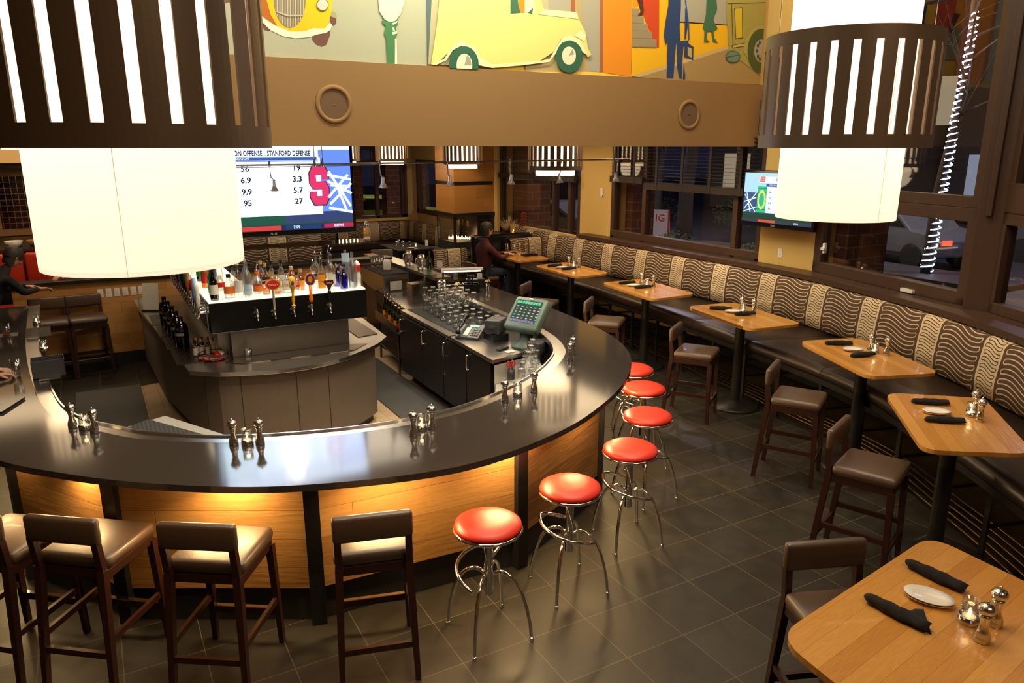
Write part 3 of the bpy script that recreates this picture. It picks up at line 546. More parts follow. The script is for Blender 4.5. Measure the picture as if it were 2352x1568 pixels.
# ================================================================ MURAL
MURAL=[('grey',[(1.085,4.872),(3.154,5.174),(3.107,3.635),(1.49,3.632),(0.959,3.63)]),('brown',[(1.506,3.948),(1.523,3.91),(1.55,3.864),(1.585,3.854),(1.617,3.873)]),('brown',[(1.964,3.858),(1.976,3.803),(2.006,3.77),(2.055,3.755),(2.1,3.775),(2.138,3.854),(2.154,3.927),(2.036,3.888)]),('brown',[(2.151,4.058),(2.211,4.053),(2.207,3.971),(2.183,3.944),(2.145,3.957)]),('olive',[(2.16,4.077),(2.212,4.055),(2.203,4.012),(2.152,4.028)]),('rust',[(1.355,4.369),(1.618,4.397),(1.601,4.052),(1.63,3.977),(1.665,3.896),(1.591,3.93),(1.492,4.019)]),('yellow',[(1.601,4.489),(2.209,4.558),(2.176,4.1),(2.134,3.966),(2.092,3.912),(1.994,3.913),(1.906,3.881),(1.778,3.868),(1.675,3.89),(1.616,3.995),(1.59,4.109)]),('white',[(1.445,4.058),(1.497,4.019),(1.558,3.962),(1.646,3.91),(1.778,3.868),(1.906,3.879),(1.994,3.913),(2.092,3.914),(2.146,3.972),(2.163,3.953),(2.147,3.906),(2.101,3.877),(2.034,3.863),(1.946,3.831),(1.816,3.813),(1.701,3.825),(1.601,3.867),(1.535,3.931),(1.478,3.975)]),('taupe',[(1.935,4.139),(1.928,4.088),(1.913,4.038),(1.893,3.993),(1.868,3.955),(1.838,3.925),(1.807,3.906),(1.775,3.897),(1.743,3.901),(1.715,3.916),(1.69,3.941),(1.671,3.976),(1.658,4.017),(1.651,4.064),(1.651,4.114),(1.659,4.165),(1.673,4.213),(1.693,4.257),(1.718,4.295),(1.746,4.324),(1.777,4.344),(1.809,4.352),(1.84,4.35),(1.868,4.336),(1.893,4.312),(1.913,4.279),(1.927,4.237),(1.935,4.19)]),('stripe',[(1.687,4.247),(1.696,4.248),(1.676,3.99),(1.667,3.989)]),('stripe',[(1.713,4.289),(1.721,4.29),(1.695,3.952),(1.687,3.951)]),('stripe',[(1.738,4.315),(1.746,4.315),(1.716,3.928),(1.708,3.928)]),('stripe',[(1.761,4.317),(1.769,4.318),(1.738,3.914),(1.73,3.913)]),('stripe',[(1.783,4.319),(1.792,4.32),(1.761,3.906),(1.752,3.906)]),('stripe',[(1.806,4.322),(1.815,4.322),(1.784,3.905),(1.775,3.904)]),('stripe',[(1.829,4.324),(1.838,4.325),(1.807,3.91),(1.799,3.909)]),('stripe',[(1.852,4.326),(1.861,4.327),(1.831,3.921),(1.823,3.92)]),('stripe',[(1.875,4.329),(1.884,4.329),(1.856,3.939),(1.847,3.938)]),('stripe',[(1.897,4.307),(1.905,4.308),(1.881,3.966),(1.873,3.966)]),('stripe',[(1.917,4.269),(1.926,4.27),(1.907,4.008),(1.899,4.007)]),('stripe',[(1.668,4.031),(1.767,4.005),(1.899,4.016),(1.899,4.004),(1.761,3.991),(1.668,4.019)]),('dark',[(2.143,4.122),(2.14,4.107),(2.134,4.094),(2.124,4.082),(2.111,4.072),(2.097,4.065),(2.082,4.062),(2.068,4.063),(2.054,4.067),(2.043,4.075),(2.035,4.085),(2.03,4.098),(2.029,4.112),(2.032,4.126),(2.039,4.139),(2.048,4.151),(2.061,4.161),(2.075,4.168),(2.089,4.171),(2.104,4.17),(2.117,4.166),(2.129,4.158),(2.137,4.148),(2.142,4.135)]),('lamp',[(2.135,4.121),(2.133,4.108),(2.127,4.097),(2.119,4.086),(2.108,4.078),(2.096,4.072),(2.083,4.069),(2.07,4.07),(2.059,4.074),(2.049,4.08),(2.042,4.09),(2.038,4.1),(2.037,4.112),(2.039,4.125),(2.045,4.136),(2.053,4.147),(2.064,4.155),(2.076,4.161),(2.089,4.164),(2.102,4.163),(2.113,4.16),(2.123,4.153),(2.13,4.144),(2.134,4.133)]),('cream',[(2.618,4.504),(2.892,4.534),(2.872,4.179),(2.838,4.093),(2.788,4.036),(2.733,4.016),(2.68,4.033),(2.625,4.107)]),('green',[(2.651,4.046),(2.697,4.019),(2.739,4.015),(2.788,4.031),(2.818,4.044),(2.813,4.011),(2.78,3.988),(2.796,3.941),(2.801,3.915),(2.769,3.876),(2.752,3.63),(2.684,3.63),(2.683,3.881),(2.663,3.911),(2.677,3.954),(2.684,3.981),(2.653,4.005)]),('cream',[(2.745,4.006),(2.806,4.035),(2.799,4.016),(2.762,3.997)]),('cream',[(2.751,3.97),(2.767,3.973),(2.778,3.938),(2.757,3.939)]),('cream',[(2.775,3.871),(2.79,3.875),(2.787,3.64),(2.762,3.639)]),('cream',[(2.745,3.929),(2.796,3.939),(2.795,3.918),(2.752,3.906)]),('slate',[(3.134,5.171),(3.301,5.195),(3.225,4.188),(3.181,3.979),(3.163,3.792),(3.114,3.651),(3.105,3.651)]),('cream2',[(3.252,5.188),(4.177,5.323),(4.184,3.664),(3.114,3.657)]),('cream2',[(3.845,5.274),(5.202,5.472),(5.257,3.652),(3.833,3.63)]),('yel2',[(3.861,3.695),(5.272,3.691),(5.66,3.696),(5.663,3.645),(3.833,3.63)]),('ltgrey',[(4.475,5.366),(4.824,5.417),(4.838,4.287),(4.513,4.261)]),('brick',[(4.772,5.41),(4.824,5.417),(4.855,4.217),(4.801,4.237)]),('tan',[(4.833,5.084),(5.014,5.107),(4.931,4.307),(5.015,4.097),(5.061,3.681),(4.218,3.642),(4.217,3.737),(4.555,4.017),(4.856,4.182)]),('ltgrey',[(4.996,5.442),(5.14,5.463),(5.207,3.682),(5.053,3.681),(5.041,3.804),(5.001,4.047),(4.939,4.272)]),('brick',[(4.21,3.719),(4.239,3.72),(4.24,3.661),(4.21,3.663)]),('brick',[(5.14,5.463),(5.187,5.47),(5.253,3.684),(5.2,3.681)]),('orange',[(5.183,5.47),(5.578,5.527),(5.648,3.65),(5.253,3.678)]),('yellow2',[(5.565,5.525),(6.06,5.597),(6.333,4.28),(7.131,4.306),(7.135,4.068),(6.167,3.799),(5.653,3.657),(5.636,3.989)]),('red',[(5.76,5.554),(5.951,5.581),(6.043,3.986),(6.002,3.986),(5.838,4.23),(5.704,4.47),(5.645,5.537)]),('orange',[(5.573,5.526),(5.662,5.539),(5.758,4.425),(5.633,4.377)]),('step',[(5.624,4.376),(5.726,4.38),(5.73,4.299),(5.629,4.296)]),('stepd',[(5.628,4.306),(5.73,4.309),(5.73,4.299),(5.629,4.296)]),('step',[(5.629,4.296),(5.795,4.304),(5.8,4.225),(5.633,4.218)]),('stepd',[(5.632,4.228),(5.799,4.235),(5.8,4.225),(5.633,4.218)]),('step',[(5.633,4.218),(5.862,4.23),(5.867,4.149),(5.637,4.138)]),('stepd',[(5.636,4.148),(5.866,4.159),(5.867,4.149),(5.637,4.138)]),('step',[(5.637,4.138),(5.928,4.153),(5.933,4.073),(5.641,4.059)]),('stepd',[(5.64,4.069),(5.932,4.083),(5.933,4.073),(5.641,4.059)]),('step',[(5.641,4.059),(5.998,4.077),(6.004,3.983),(5.646,3.967)]),('stepd',[(5.645,3.977),(6.003,3.994),(6.004,3.983),(5.646,3.967)]),('maroon',[(5.666,4.54),(5.751,4.548),(5.792,4.365),(5.781,4.32),(5.705,4.306),(5.72,4.328),(5.744,4.355),(5.705,4.445)]),('ltgrey',[(6.232,5.622),(6.986,5.732),(7.13,4.315),(6.332,4.293)]),('tan2',[(5.732,3.65),(6.185,3.806),(7.155,4.076),(7.72,4.114),(7.72,3.644),(6.419,3.637)]),('kerb',[(5.648,3.657),(6.185,3.806),(7.155,4.076),(7.158,4.042),(6.205,3.768),(5.749,3.646)]),('dgreen',[(6.724,4.818),(6.875,4.833),(6.89,4.573),(6.913,4.47),(6.878,4.394),(6.863,4.346),(6.939,4.258),(6.874,4.224),(6.895,4.148),(6.96,4.095),(6.875,4.106),(6.836,4.218),(6.773,4.213),(6.769,4.126),(6.827,4.1),(6.732,4.09),(6.731,4.214),(6.699,4.248),(6.733,4.402)]),('blue',[(6.123,4.819),(6.309,4.839),(6.338,4.448),(6.337,4.228),(6.357,4.08),(6.294,4.056),(6.284,3.818),(6.278,3.655),(6.173,3.653),(6.168,3.838),(6.163,4.061),(6.134,4.02),(6.111,4.083),(6.099,4.134),(6.116,4.277),(6.148,4.458)]),('blue',[(6.302,4.083),(6.385,4.075),(6.41,4.037),(6.406,3.878),(6.408,3.656),(6.37,3.662),(6.323,3.793)]),('blue',[(6.403,4.441),(6.441,4.418),(6.462,4.277),(6.438,4.105),(6.42,4.103)]),('bluel',[(6.408,4.531),(6.477,4.278),(6.498,4.108),(6.474,4.08),(6.458,4.086),(6.478,4.114),(6.459,4.27),(6.39,4.53)]),('blue',[(6.348,4.079),(6.458,4.093),(6.494,4.055),(6.566,4.027),(6.573,3.876),(6.425,3.912),(6.425,4.031),(6.351,4.04)]),('tan',[(6.473,4.021),(6.545,4.005),(6.554,3.899),(6.486,3.922)]),('blue',[(6.426,3.825),(6.461,3.692),(6.458,3.655),(6.427,3.653)]),('khaki',[(7.048,4.587),(7.72,4.66),(7.72,3.752),(7.343,3.921),(7.142,4.0),(7.106,4.257),(7.06,4.428)]),('khakil',[(7.066,4.556),(7.709,4.621),(7.657,5.046),(6.986,4.974)]),('outline',[(7.077,4.553),(7.709,4.621),(7.71,4.612),(7.077,4.545)]),('outline',[(7.13,4.554),(7.141,4.555),(7.212,4.1),(7.2,4.1)]),('outline',[(7.184,4.508),(7.324,4.528),(7.367,4.176),(7.243,4.157)]),('ylw3',[(7.197,4.501),(7.313,4.519),(7.354,4.184),(7.252,4.167)]),('outline',[(7.184,4.082),(7.453,4.136),(7.479,4.096),(7.202,4.047)]),('yel4',[(7.195,4.077),(7.446,4.127),(7.462,4.099),(7.209,4.056)]),('outline',[(7.343,3.958),(7.341,3.94),(7.33,3.921),(7.312,3.905),(7.287,3.893),(7.257,3.884),(7.225,3.88),(7.193,3.88),(7.162,3.886),(7.135,3.896),(7.114,3.91),(7.1,3.926),(7.094,3.945),(7.096,3.963),(7.107,3.981),(7.125,3.997),(7.149,4.01),(7.179,4.019),(7.21,4.023),(7.243,4.022),(7.274,4.017),(7.301,4.007),(7.323,3.993),(7.337,3.977)]),('teal',[(7.331,3.958),(7.329,3.941),(7.319,3.925),(7.303,3.911),(7.28,3.899),(7.253,3.892),(7.224,3.888),(7.195,3.889),(7.167,3.894),(7.143,3.902),(7.124,3.915),(7.111,3.929),(7.106,3.945),(7.108,3.962),(7.118,3.978),(7.134,3.992),(7.156,4.003),(7.182,4.011),(7.211,4.015),(7.241,4.014),(7.269,4.01),(7.293,4.001),(7.312,3.989),(7.325,3.974)]),('outline',[(7.108,3.943),(7.33,3.983),(7.331,3.975),(7.109,3.932)]),('khakil',[(7.395,4.014),(7.393,4.037),(7.393,4.059),(7.395,4.081),(7.398,4.103),(7.402,4.124),(7.408,4.145),(7.416,4.166),(7.425,4.185),(7.436,4.204),(7.447,4.223),(7.461,4.24),(7.475,4.256),(7.491,4.271),(7.507,4.285),(7.525,4.297),(7.544,4.308),(7.563,4.318),(7.583,4.327),(7.604,4.334),(7.626,4.339),(7.72,4.351),(7.72,3.752)]),('dgreen2',[(7.72,4.058),(7.72,3.988),(7.72,3.921),(7.72,3.862),(7.72,3.817),(7.72,3.786),(7.72,3.774),(7.671,3.781),(7.608,3.805),(7.552,3.845),(7.507,3.898),(7.475,3.961),(7.459,4.029),(7.46,4.098),(7.477,4.163),(7.509,4.219),(7.555,4.264),(7.611,4.295),(7.673,4.308),(7.72,4.304),(7.72,4.282),(7.72,4.243),(7.72,4.19),(7.72,4.127)]),('lgrey2',[(7.72,4.054),(7.72,4.018),(7.72,3.984),(7.72,3.954),(7.72,3.93),(7.72,3.915),(7.72,3.908),(7.687,3.911),(7.653,3.923),(7.624,3.944),(7.6,3.971),(7.583,4.004),(7.575,4.039),(7.575,4.074),(7.584,4.108),(7.601,4.138),(7.625,4.161),(7.655,4.177),(7.688,4.183),(7.72,4.181),(7.72,4.169),(7.72,4.149),(7.72,4.122),(7.72,4.09)]),('outline',[(7.648,4.043),(7.645,4.029),(7.636,4.02),(7.623,4.019),(7.612,4.027),(7.606,4.041),(7.608,4.055),(7.618,4.064),(7.631,4.065),(7.642,4.057)]),('outline',[(7.682,4.144),(7.68,4.13),(7.67,4.12),(7.657,4.119),(7.646,4.127),(7.64,4.141),(7.643,4.155),(7.652,4.164),(7.665,4.165),(7.677,4.157)]),('outline',[(7.705,3.95),(7.703,3.936),(7.694,3.926),(7.68,3.926),(7.669,3.934),(7.663,3.948),(7.666,3.962),(7.675,3.971),(7.688,3.972),(7.7,3.964)]),('outline',[(7.653,4.107),(7.651,4.093),(7.641,4.083),(7.628,4.082),(7.617,4.09),(7.611,4.104),(7.613,4.118),(7.623,4.128),(7.636,4.128),(7.647,4.12)]),('outline',[(7.668,3.981),(7.665,3.966),(7.656,3.957),(7.643,3.956),(7.631,3.964),(7.626,3.978),(7.628,3.993),(7.638,4.002),(7.651,4.002),(7.662,3.994)]),('lime',[(3.133,3.654),(3.205,4.013),(3.245,4.293),(3.485,4.513),(4.027,4.69),(4.18,4.706),(4.295,4.596),(4.448,4.266),(4.847,4.273),(4.894,4.202),(4.984,4.076),(5.018,3.921),(5.067,3.856),(5.021,3.822),(4.93,3.938),(4.785,4.018),(4.662,3.988),(4.564,3.85),(4.4,3.753),(3.819,3.68),(3.667,3.672),(3.594,3.773),(3.472,3.849),(3.351,3.8),(3.229,3.691)]),('cream3',[(4.037,4.447),(4.296,4.471),(4.341,4.215),(4.036,4.191)]),('orange',[(4.129,4.456),(4.207,4.463),(4.208,4.213),(4.13,4.206)]),('dgreen',[(4.037,4.447),(4.119,4.455),(4.129,4.29),(4.156,4.208),(4.036,4.191)]),('dgreen',[(4.245,4.216),(4.308,4.271),(4.298,4.211)]),('cream3',[(3.133,3.654),(3.277,3.714),(3.351,3.813),(3.473,3.902),(3.619,3.837),(3.693,3.737),(3.819,3.688),(4.4,3.753),(4.52,3.781),(4.591,3.887),(4.673,3.997),(4.785,4.04),(4.9,3.994),(5.033,3.841),(4.962,3.864),(4.843,3.964),(4.774,3.986),(4.674,3.953),(4.619,3.862),(4.521,3.75),(4.184,3.698),(3.818,3.654),(3.667,3.672),(3.594,3.773),(3.472,3.849),(3.375,3.802),(3.3,3.703),(3.18,3.648)]),('cream3',[(4.368,4.213),(4.459,4.267),(4.864,4.274),(4.883,4.205)]),('cream3',[(4.83,4.034),(4.926,4.094),(4.985,4.045),(4.97,3.981),(4.899,4.012)]),('dgreen3',[(3.662,3.68),(3.656,3.634),(3.638,3.63),(3.61,3.63),(3.575,3.63),(3.534,3.63),(3.49,3.63),(3.447,3.63),(3.407,3.63),(3.373,3.63),(3.348,3.63),(3.333,3.63),(3.328,3.663),(3.335,3.709),(3.352,3.751),(3.379,3.788),(3.413,3.818),(3.454,3.837),(3.497,3.846),(3.539,3.843),(3.58,3.828),(3.614,3.802),(3.64,3.767),(3.657,3.726)]),('cream',[(3.587,3.668),(3.584,3.639),(3.574,3.63),(3.56,3.63),(3.541,3.63),(3.519,3.63),(3.496,3.63),(3.473,3.63),(3.452,3.63),(3.434,3.63),(3.421,3.63),(3.413,3.63),(3.41,3.659),(3.414,3.688),(3.423,3.716),(3.437,3.74),(3.456,3.759),(3.477,3.771),(3.5,3.776),(3.523,3.773),(3.544,3.763),(3.562,3.747),(3.576,3.724),(3.584,3.697)]),('lgrey2',[(3.498,3.664),(3.529,3.765),(3.568,3.73),(3.577,3.668)]),('dgreen3',[(4.951,3.827),(4.946,3.783),(4.929,3.742),(4.902,3.706),(4.865,3.678),(4.823,3.659),(4.777,3.651),(4.731,3.655),(4.688,3.669),(4.651,3.694),(4.623,3.727),(4.605,3.765),(4.598,3.807),(4.603,3.85),(4.62,3.89),(4.647,3.926),(4.682,3.954),(4.724,3.973),(4.769,3.981),(4.815,3.979),(4.858,3.965),(4.895,3.941),(4.925,3.909),(4.944,3.87)]),('cream',[(4.858,3.831),(4.856,3.806),(4.847,3.783),(4.833,3.763),(4.814,3.747),(4.793,3.736),(4.769,3.732),(4.745,3.734),(4.723,3.742),(4.704,3.756),(4.689,3.775),(4.68,3.797),(4.676,3.821),(4.679,3.845),(4.687,3.868),(4.701,3.888),(4.72,3.904),(4.741,3.915),(4.765,3.919),(4.788,3.917),(4.81,3.909),(4.83,3.896),(4.845,3.877),(4.855,3.855)]),('lgrey2',[(4.767,3.826),(4.811,3.9),(4.835,3.843)])]
MC = dict(grey=(.46, .46, .33), brown=(.17, .07, .05), olive=(.38, .36, .17), rust=(.48, .13, .01), yellow=(.92, .55, .005), white=(.75, .80, .66), taupe=(.30, .23, .15), stripe=(.56, .52, .38), dark=(.16, .15, .08), lamp=(.60, .62, .52),
     cream=(.84, .82, .58), green=(.06, .22, .08), slate=(.10, .16, .17), cream2=(.52, .46, .28), yel2=(.85, .60, .08), ltgrey=(.42, .39, .30), brick=(.40, .13, .04), tan=(.50, .38, .18), orange=(.85, .28, .01), yellow2=(.90, .48, .005), red=(.62, .06, .01),
     step=(.33, .26, .15), stepd=(.24, .18, .10), maroon=(.10, .02, .01), tan2=(.42, .27, .10), kerb=(.62, .45, .20), dgreen=(.05, .15, .08), blue=(.02, .05, .16), bluel=(.02, .09, .36), khaki=(.40, .34, .08), khakil=(.43, .38, .10), outline=(.10, .06, .02),
     ylw3=(.68, .50, .02), yel4=(.60, .46, .10), teal=(.14, .26, .20), dgreen2=(.08, .10, .02), lgrey2=(.38, .36, .30), lime=(.78, .74, .24), cream3=(.80, .85, .50), dgreen3=(.03, .12, .07))
names = sorted(MC); mats_ = [mat('paint_'+k, MC[k], .8) for k in names]; mm = MB()
for i, (k, poly) in enumerate(MURAL):
    y = 7.236-0.00045*(i+1); mm.add([(a_, y, b_) for a_, b_ in poly], [list(range(len(poly)))], names.index(k))
mu = mm.build('mural_painting', mats_); mu['label'] = 'painted street scene mural with old cars and walking figures above the long beam'; mu['category'] = 'mural'
# lit shopfronts across the street
for i, (x, y, w_, c_, lb) in enumerate([(30, 24, 5, (1.0, .8, .5), 'distant building with warm lit windows, left of the pair'), (34, 12, 7, (.7, .8, 1.0), 'distant building with cool lit windows, right of the pair')]):
    t = thing('far_building', lb, 'building', (x, y, 0), R(-60)); b = MB(); b.box(-w_, w_, 0, 5, 0, 9); b.build('walls', 'sidewalk', t); mk('lit%d' % i, (0, 0, 0), .5, emit=c_, es=.35)
    for k in range(6):
        b = MB(); x0 = -w_+.6+k*w_/3; b.box(x0, x0+w_/4, -.03, .02, .6+3.2*(k % 2), 2.6+3.2*(k % 2)); b.build('lit_window', 'lit%d' % i, t)

# ================================================================ BAR COUNTER
OUTR = cr([(-1.25, 10.15), (-1.19, 7.8), (-1.07, 6.3), (-0.75, 5.20), (-0.33, 4.63), (0.21, 4.15), (0.82, 3.80), (1.67, 3.60), (2.45, 3.76), (3.09, 4.10), (3.60, 4.50), (3.99, 4.95), (4.28, 5.55), (4.42, 6.3), (4.50, 7.3), (4.53, 8.75)], 6)
INNR = cr([(-0.76, 10.15), (-0.67, 7.9), (-0.50, 6.2), (-0.33, 5.56), (-0.12, 5.24), (0.12, 4.95), (0.60, 4.62), (1.30, 4.40), (1.95, 4.38), (2.46, 4.53), (2.96, 4.80), (3.36, 5.12), (3.66, 5.50), (3.86, 6.1), (3.93, 7.0), (3.96, 8.75)], 6)
N = 140; OUTR = resample(OUTR, N); INNR = resample(INNR, N)
STI = [(p[0]*1.0, p[1]) for p in offset(INNR, 0.10)]
if (Vector(STI[70])-Vector((1.6, 6.5))).length > (Vector(INNR[70])-Vector((1.6, 6.5))).length: STI = offset(INNR, -0.10); SG = -1
else: SG = 1
bar = wthing('bar_counter', 'curved dark stone topped bar counter with oak front panels', 'bar counter', (1.65, 4.2, 0))
a = MB(); a.strip(OUTR, INNR, 1.03, 1.07); a.build('countertop', 'stone', bar, bevel=.004)
a = MB(); a.strip(INNR, STI, 1.055, 1.066); a.strip(offset(INNR, SG*.10), offset(INNR, SG*.112), 1.03, 1.078); a.build('steel_rail', 'brushed', bar)
a = MB(); W = offset(INNR, SG*.09); a.strip(offset(INNR, SG*.05), W, 0.0, 1.055); a.build('inner_wall', 'steel_dark', bar)
V = [(-0.80, 10.0), (-0.80, 7.2), (-0.66, 5.55), (-0.10, 4.66), (0.93, 4.08), (2.33, 4.02), (3.40, 4.57), (3.98, 5.65), (4.10, 7.4), (4.12, 8.6)]
for i in range(len(V)-1):
    a = Vector((*V[i], 0)); b = Vector((*V[i+1], 0)); L = (b-a).length; ang = math.atan2(b.y-a.y, b.x-a.x); p = MB()
    p.box(.03, L-.03, 0, .05, .24, 1.03); o = p.build('front_panel', 'barwood', bar); o.location = a-bar.location; o.rotation_euler = (0, 0, ang)
    p = MB(); p.box(0, L, .03, .09, 0, .24); o = p.build('toe_kick', 'toe', bar); o.location = a-bar.location; o.rotation_euler = (0, 0, ang)
for i, (x, y) in enumerate(V[1:-1]):
    a = Vector(V[i]); b = Vector(V[i+2]); ang = math.atan2(b.y-a.y, b.x-a.x); p = MB(); wd = .055 if i in (5,) else .09
    p.box(-wd/2, wd/2, -.03, .08, 0, 1.03); o = p.build('post', 'blackmetal', bar); o.location = Vector((x, y, 0))-bar.location; o.rotation_euler = (0, 0, ang)
for i in range(10, 130, 9):      # hidden strip lights under the overhang
    x, y = OUTR[i]; cx, cy = INNR[i]; d = Vector((cx-x, cy-y)); k = d.normalized()*.24
    l = bpy.data.lights.new('under_counter_light', 'AREA'); l.energy = 4.0; l.color = (1, .66, .28); l.size = .3; l.shape = 'RECTANGLE'; l.size_y = .03
    o = bpy.data.objects.new('under_counter_light', l); C.objects.link(o); o.location = (x+k.x, y+k.y, 1.02); t_ = Vector(OUTR[i+1])-Vector(OUTR[i-1]); o.rotation_euler = (0, 0, math.atan2(t_.y, t_.x))
    o2 = bpy.data.objects.new('under_counter_light', l.copy()); C.objects.link(o2); o2.data.energy = 10.0 if x > -.5 else 3.0; o2.data.size = .5; o2.data.size_y = .06; o2.location = (x+k.x*1.1, y+k.y*1.1, 1.0)
    dd = Vector((-k.x, -k.y, 0)).normalized()*.75+Vector((0, 0, -1)); o2.rotation_euler = dd.to_track_quat('-Z', 'Y').to_euler()
# steel ice bin, sinks and ledge along the inside front
ln = wthing('underbar_drainboard', 'bright steel drainboard with black mat tucked behind the front of the bar', 'drainboard', (.9, 5.0, 0))
a = MB(); a.prism([(-.08, 6.1), (.02, 6.26), (.33, 6.40), (.72, 5.66), (1.0, 5.15), (1.25, 4.62), (.6, 4.80), (.12, 5.15), (-.1, 5.5)], .0, .72); a.build('steel_top', 'bright_steel', ln)
a = MB(); a.prism([(-.02, 6.16), (.20, 6.34), (.56, 5.74), (.66, 5.35), (.3, 5.25), (.02, 5.6)], .722, .735); a.build('rubber_mat', 'mat', ln)
for (x0, x1, y0, y1, lb, rz) in ((-.42, .28, 8.35, 9.9, 'perforated black rubber mat on the floor beside the left end of the bar', 0), (2.66, 3.24, 7.1, 9.6, 'perforated black rubber mat lying between the tap island and the cooler', 0), (2.55, 3.25, 5.9, 7.05, 'perforated black rubber mat in front of the cooler corner', 0), (1.1, 2.5, 5.0, 5.8, 'perforated black rubber mat just behind the bar front', 0), (-.38, .15, 6.6, 8.2, 'perforated black rubber mat along the left side of the tap island', 0)):
    a = MB(); a.box(x0, x1, y0, y1, .004, .018); o = a.build('floor_mat', 'mat', bevel=.004); tag(o, lb, 'floor mat', 'rubber mats behind the bar')
# ================================================================ TAP ISLAND
isl = wthing('tap_island', 'grey panelled steel topped beer tap island inside the bar', 'tap island', (1.6, 7.6, 0))
TOP = cr([(0.60, 7.02), (0.90, 6.80), (1.40, 6.66), (1.90, 6.74), (2.36, 7.06), (2.60, 7.35)], 6)
poly = [(0.36, 11.0), (0.37, 10.4)]+TOP+[(2.66, 8.3), (2.60, 9.4), (2.0, 11.0)]
a = MB(); a.prism(poly, .86, .90); a.build('steel_top', 'steel', isl, bevel=.006)
q_ = [(0.42, 10.9), (0.50, 8.9), (0.74, 7.20)]+[(p[0]*.94+.10, p[1]*.94+.52) for p in TOP[4:-3]]+[(2.46, 7.5), (2.5, 8.3), (2.3, 10.9)]
a = MB(); a.prism(q_, .10, .86); CABM = a
a = MB(); a.prism([(p[0]*.95+.08, p[1]*.95+.4) for p in q_], 0, .10); a.build('plinth', 'toe', isl)
a = CABM; NF = len(a.f)
for x, y in ((q_[6]), q_[12], q_[16], (q_[2])): a.box(x-.003, x+.003, y-.004, y+.003, .1, .86)
for k in range(1, 7): t = k/7; a.box(.42+.32*t-.004, .42+.32*t+.003, 10.9-3.7*t-.003, 10.9-3.7*t+.003, .1, .86)
for i_ in range(NF, len(a.f)): a.m[i_] = 1
a.build('cabinet', ['greypanel', 'panelline'], isl)
a = MB(); a.prism([(0.93, 7.14), (1.05, 7.01), (2.12, 6.97), (2.32, 7.16), (2.15, 7.22), (1.0, 7.22)], .901, .906); a.build('drip_grille', 'drip2', isl)
for k in range(4):
    a = MB(); a.box(.52-.02*k, .76-.02*k, 7.25+.62*k, 7.85+.62*k, .901, .907); a.build('drip_tray', 'drip', isl)
a = MB(); a.prism([(2.32, 7.45), (2.55, 7.5), (2.56, 8.6), (2.34, 8.6)], .901, .907); a.build('drip_tray', 'drip', isl)
a = MB(); a.box(1.02, 2.16, 7.24, 7.80, .90, 1.19); a.box(.92, 1.3, 7.4, 10.4, .90, 1.19); a.build('tower_base', 'steel_dark', isl)
TX0, TX1 = .835, 2.325
a = MB(); a.box(TX0, TX1, 7.12, 7.85, 1.19, 1.475); a.box(TX0, 1.30, 7.85, 10.4, 1.19, 1.475); a.build('tower', 'black_gloss', isl, bevel=.006)
a = MB(); a.box(TX0-.004, TX0, 7.3, 10.4, 1.19, 1.475); a.build('side_panel', 'brushed', isl)
a = MB(); a.box(TX0+.005, TX1-.005, 7.13, 7.84, 1.475, 1.487); a.box(TX0+.005, 1.29, 7.84, 10.4, 1.475, 1.487); a.build('lit_shelf', 'glow', isl)
def faucet(x, y, dx, dy, parent):
    """faucet leaving the tower along direction (dx, dy)"""
    b = MB(); T = TM(x, y, 1.355) @ RZ(math.atan2(dy, dx)); q1 = T @ RY(PI/2)
    b.cyl((0, 0), .024, 0, .008, 14, 0, q1); b.cyl((0, 0), .012, 0, .055, 12, 0, q1); b.lathe([(0, -.045), (.009, -.045), (.011, -.03), (.013, -.01), (.017, 0), (.015, .02), (.010, .03), (.006, .04), (0, .042)], 12, 0, T @ TM(.06, 0, 0))
    b.tube([T @ Vector(p) for p in ((.055, 0, -.005), (.075, 0, -.03), (.078, 0, -.065))], .008, 8)
    return b.build('faucet', 'chrome', parent)
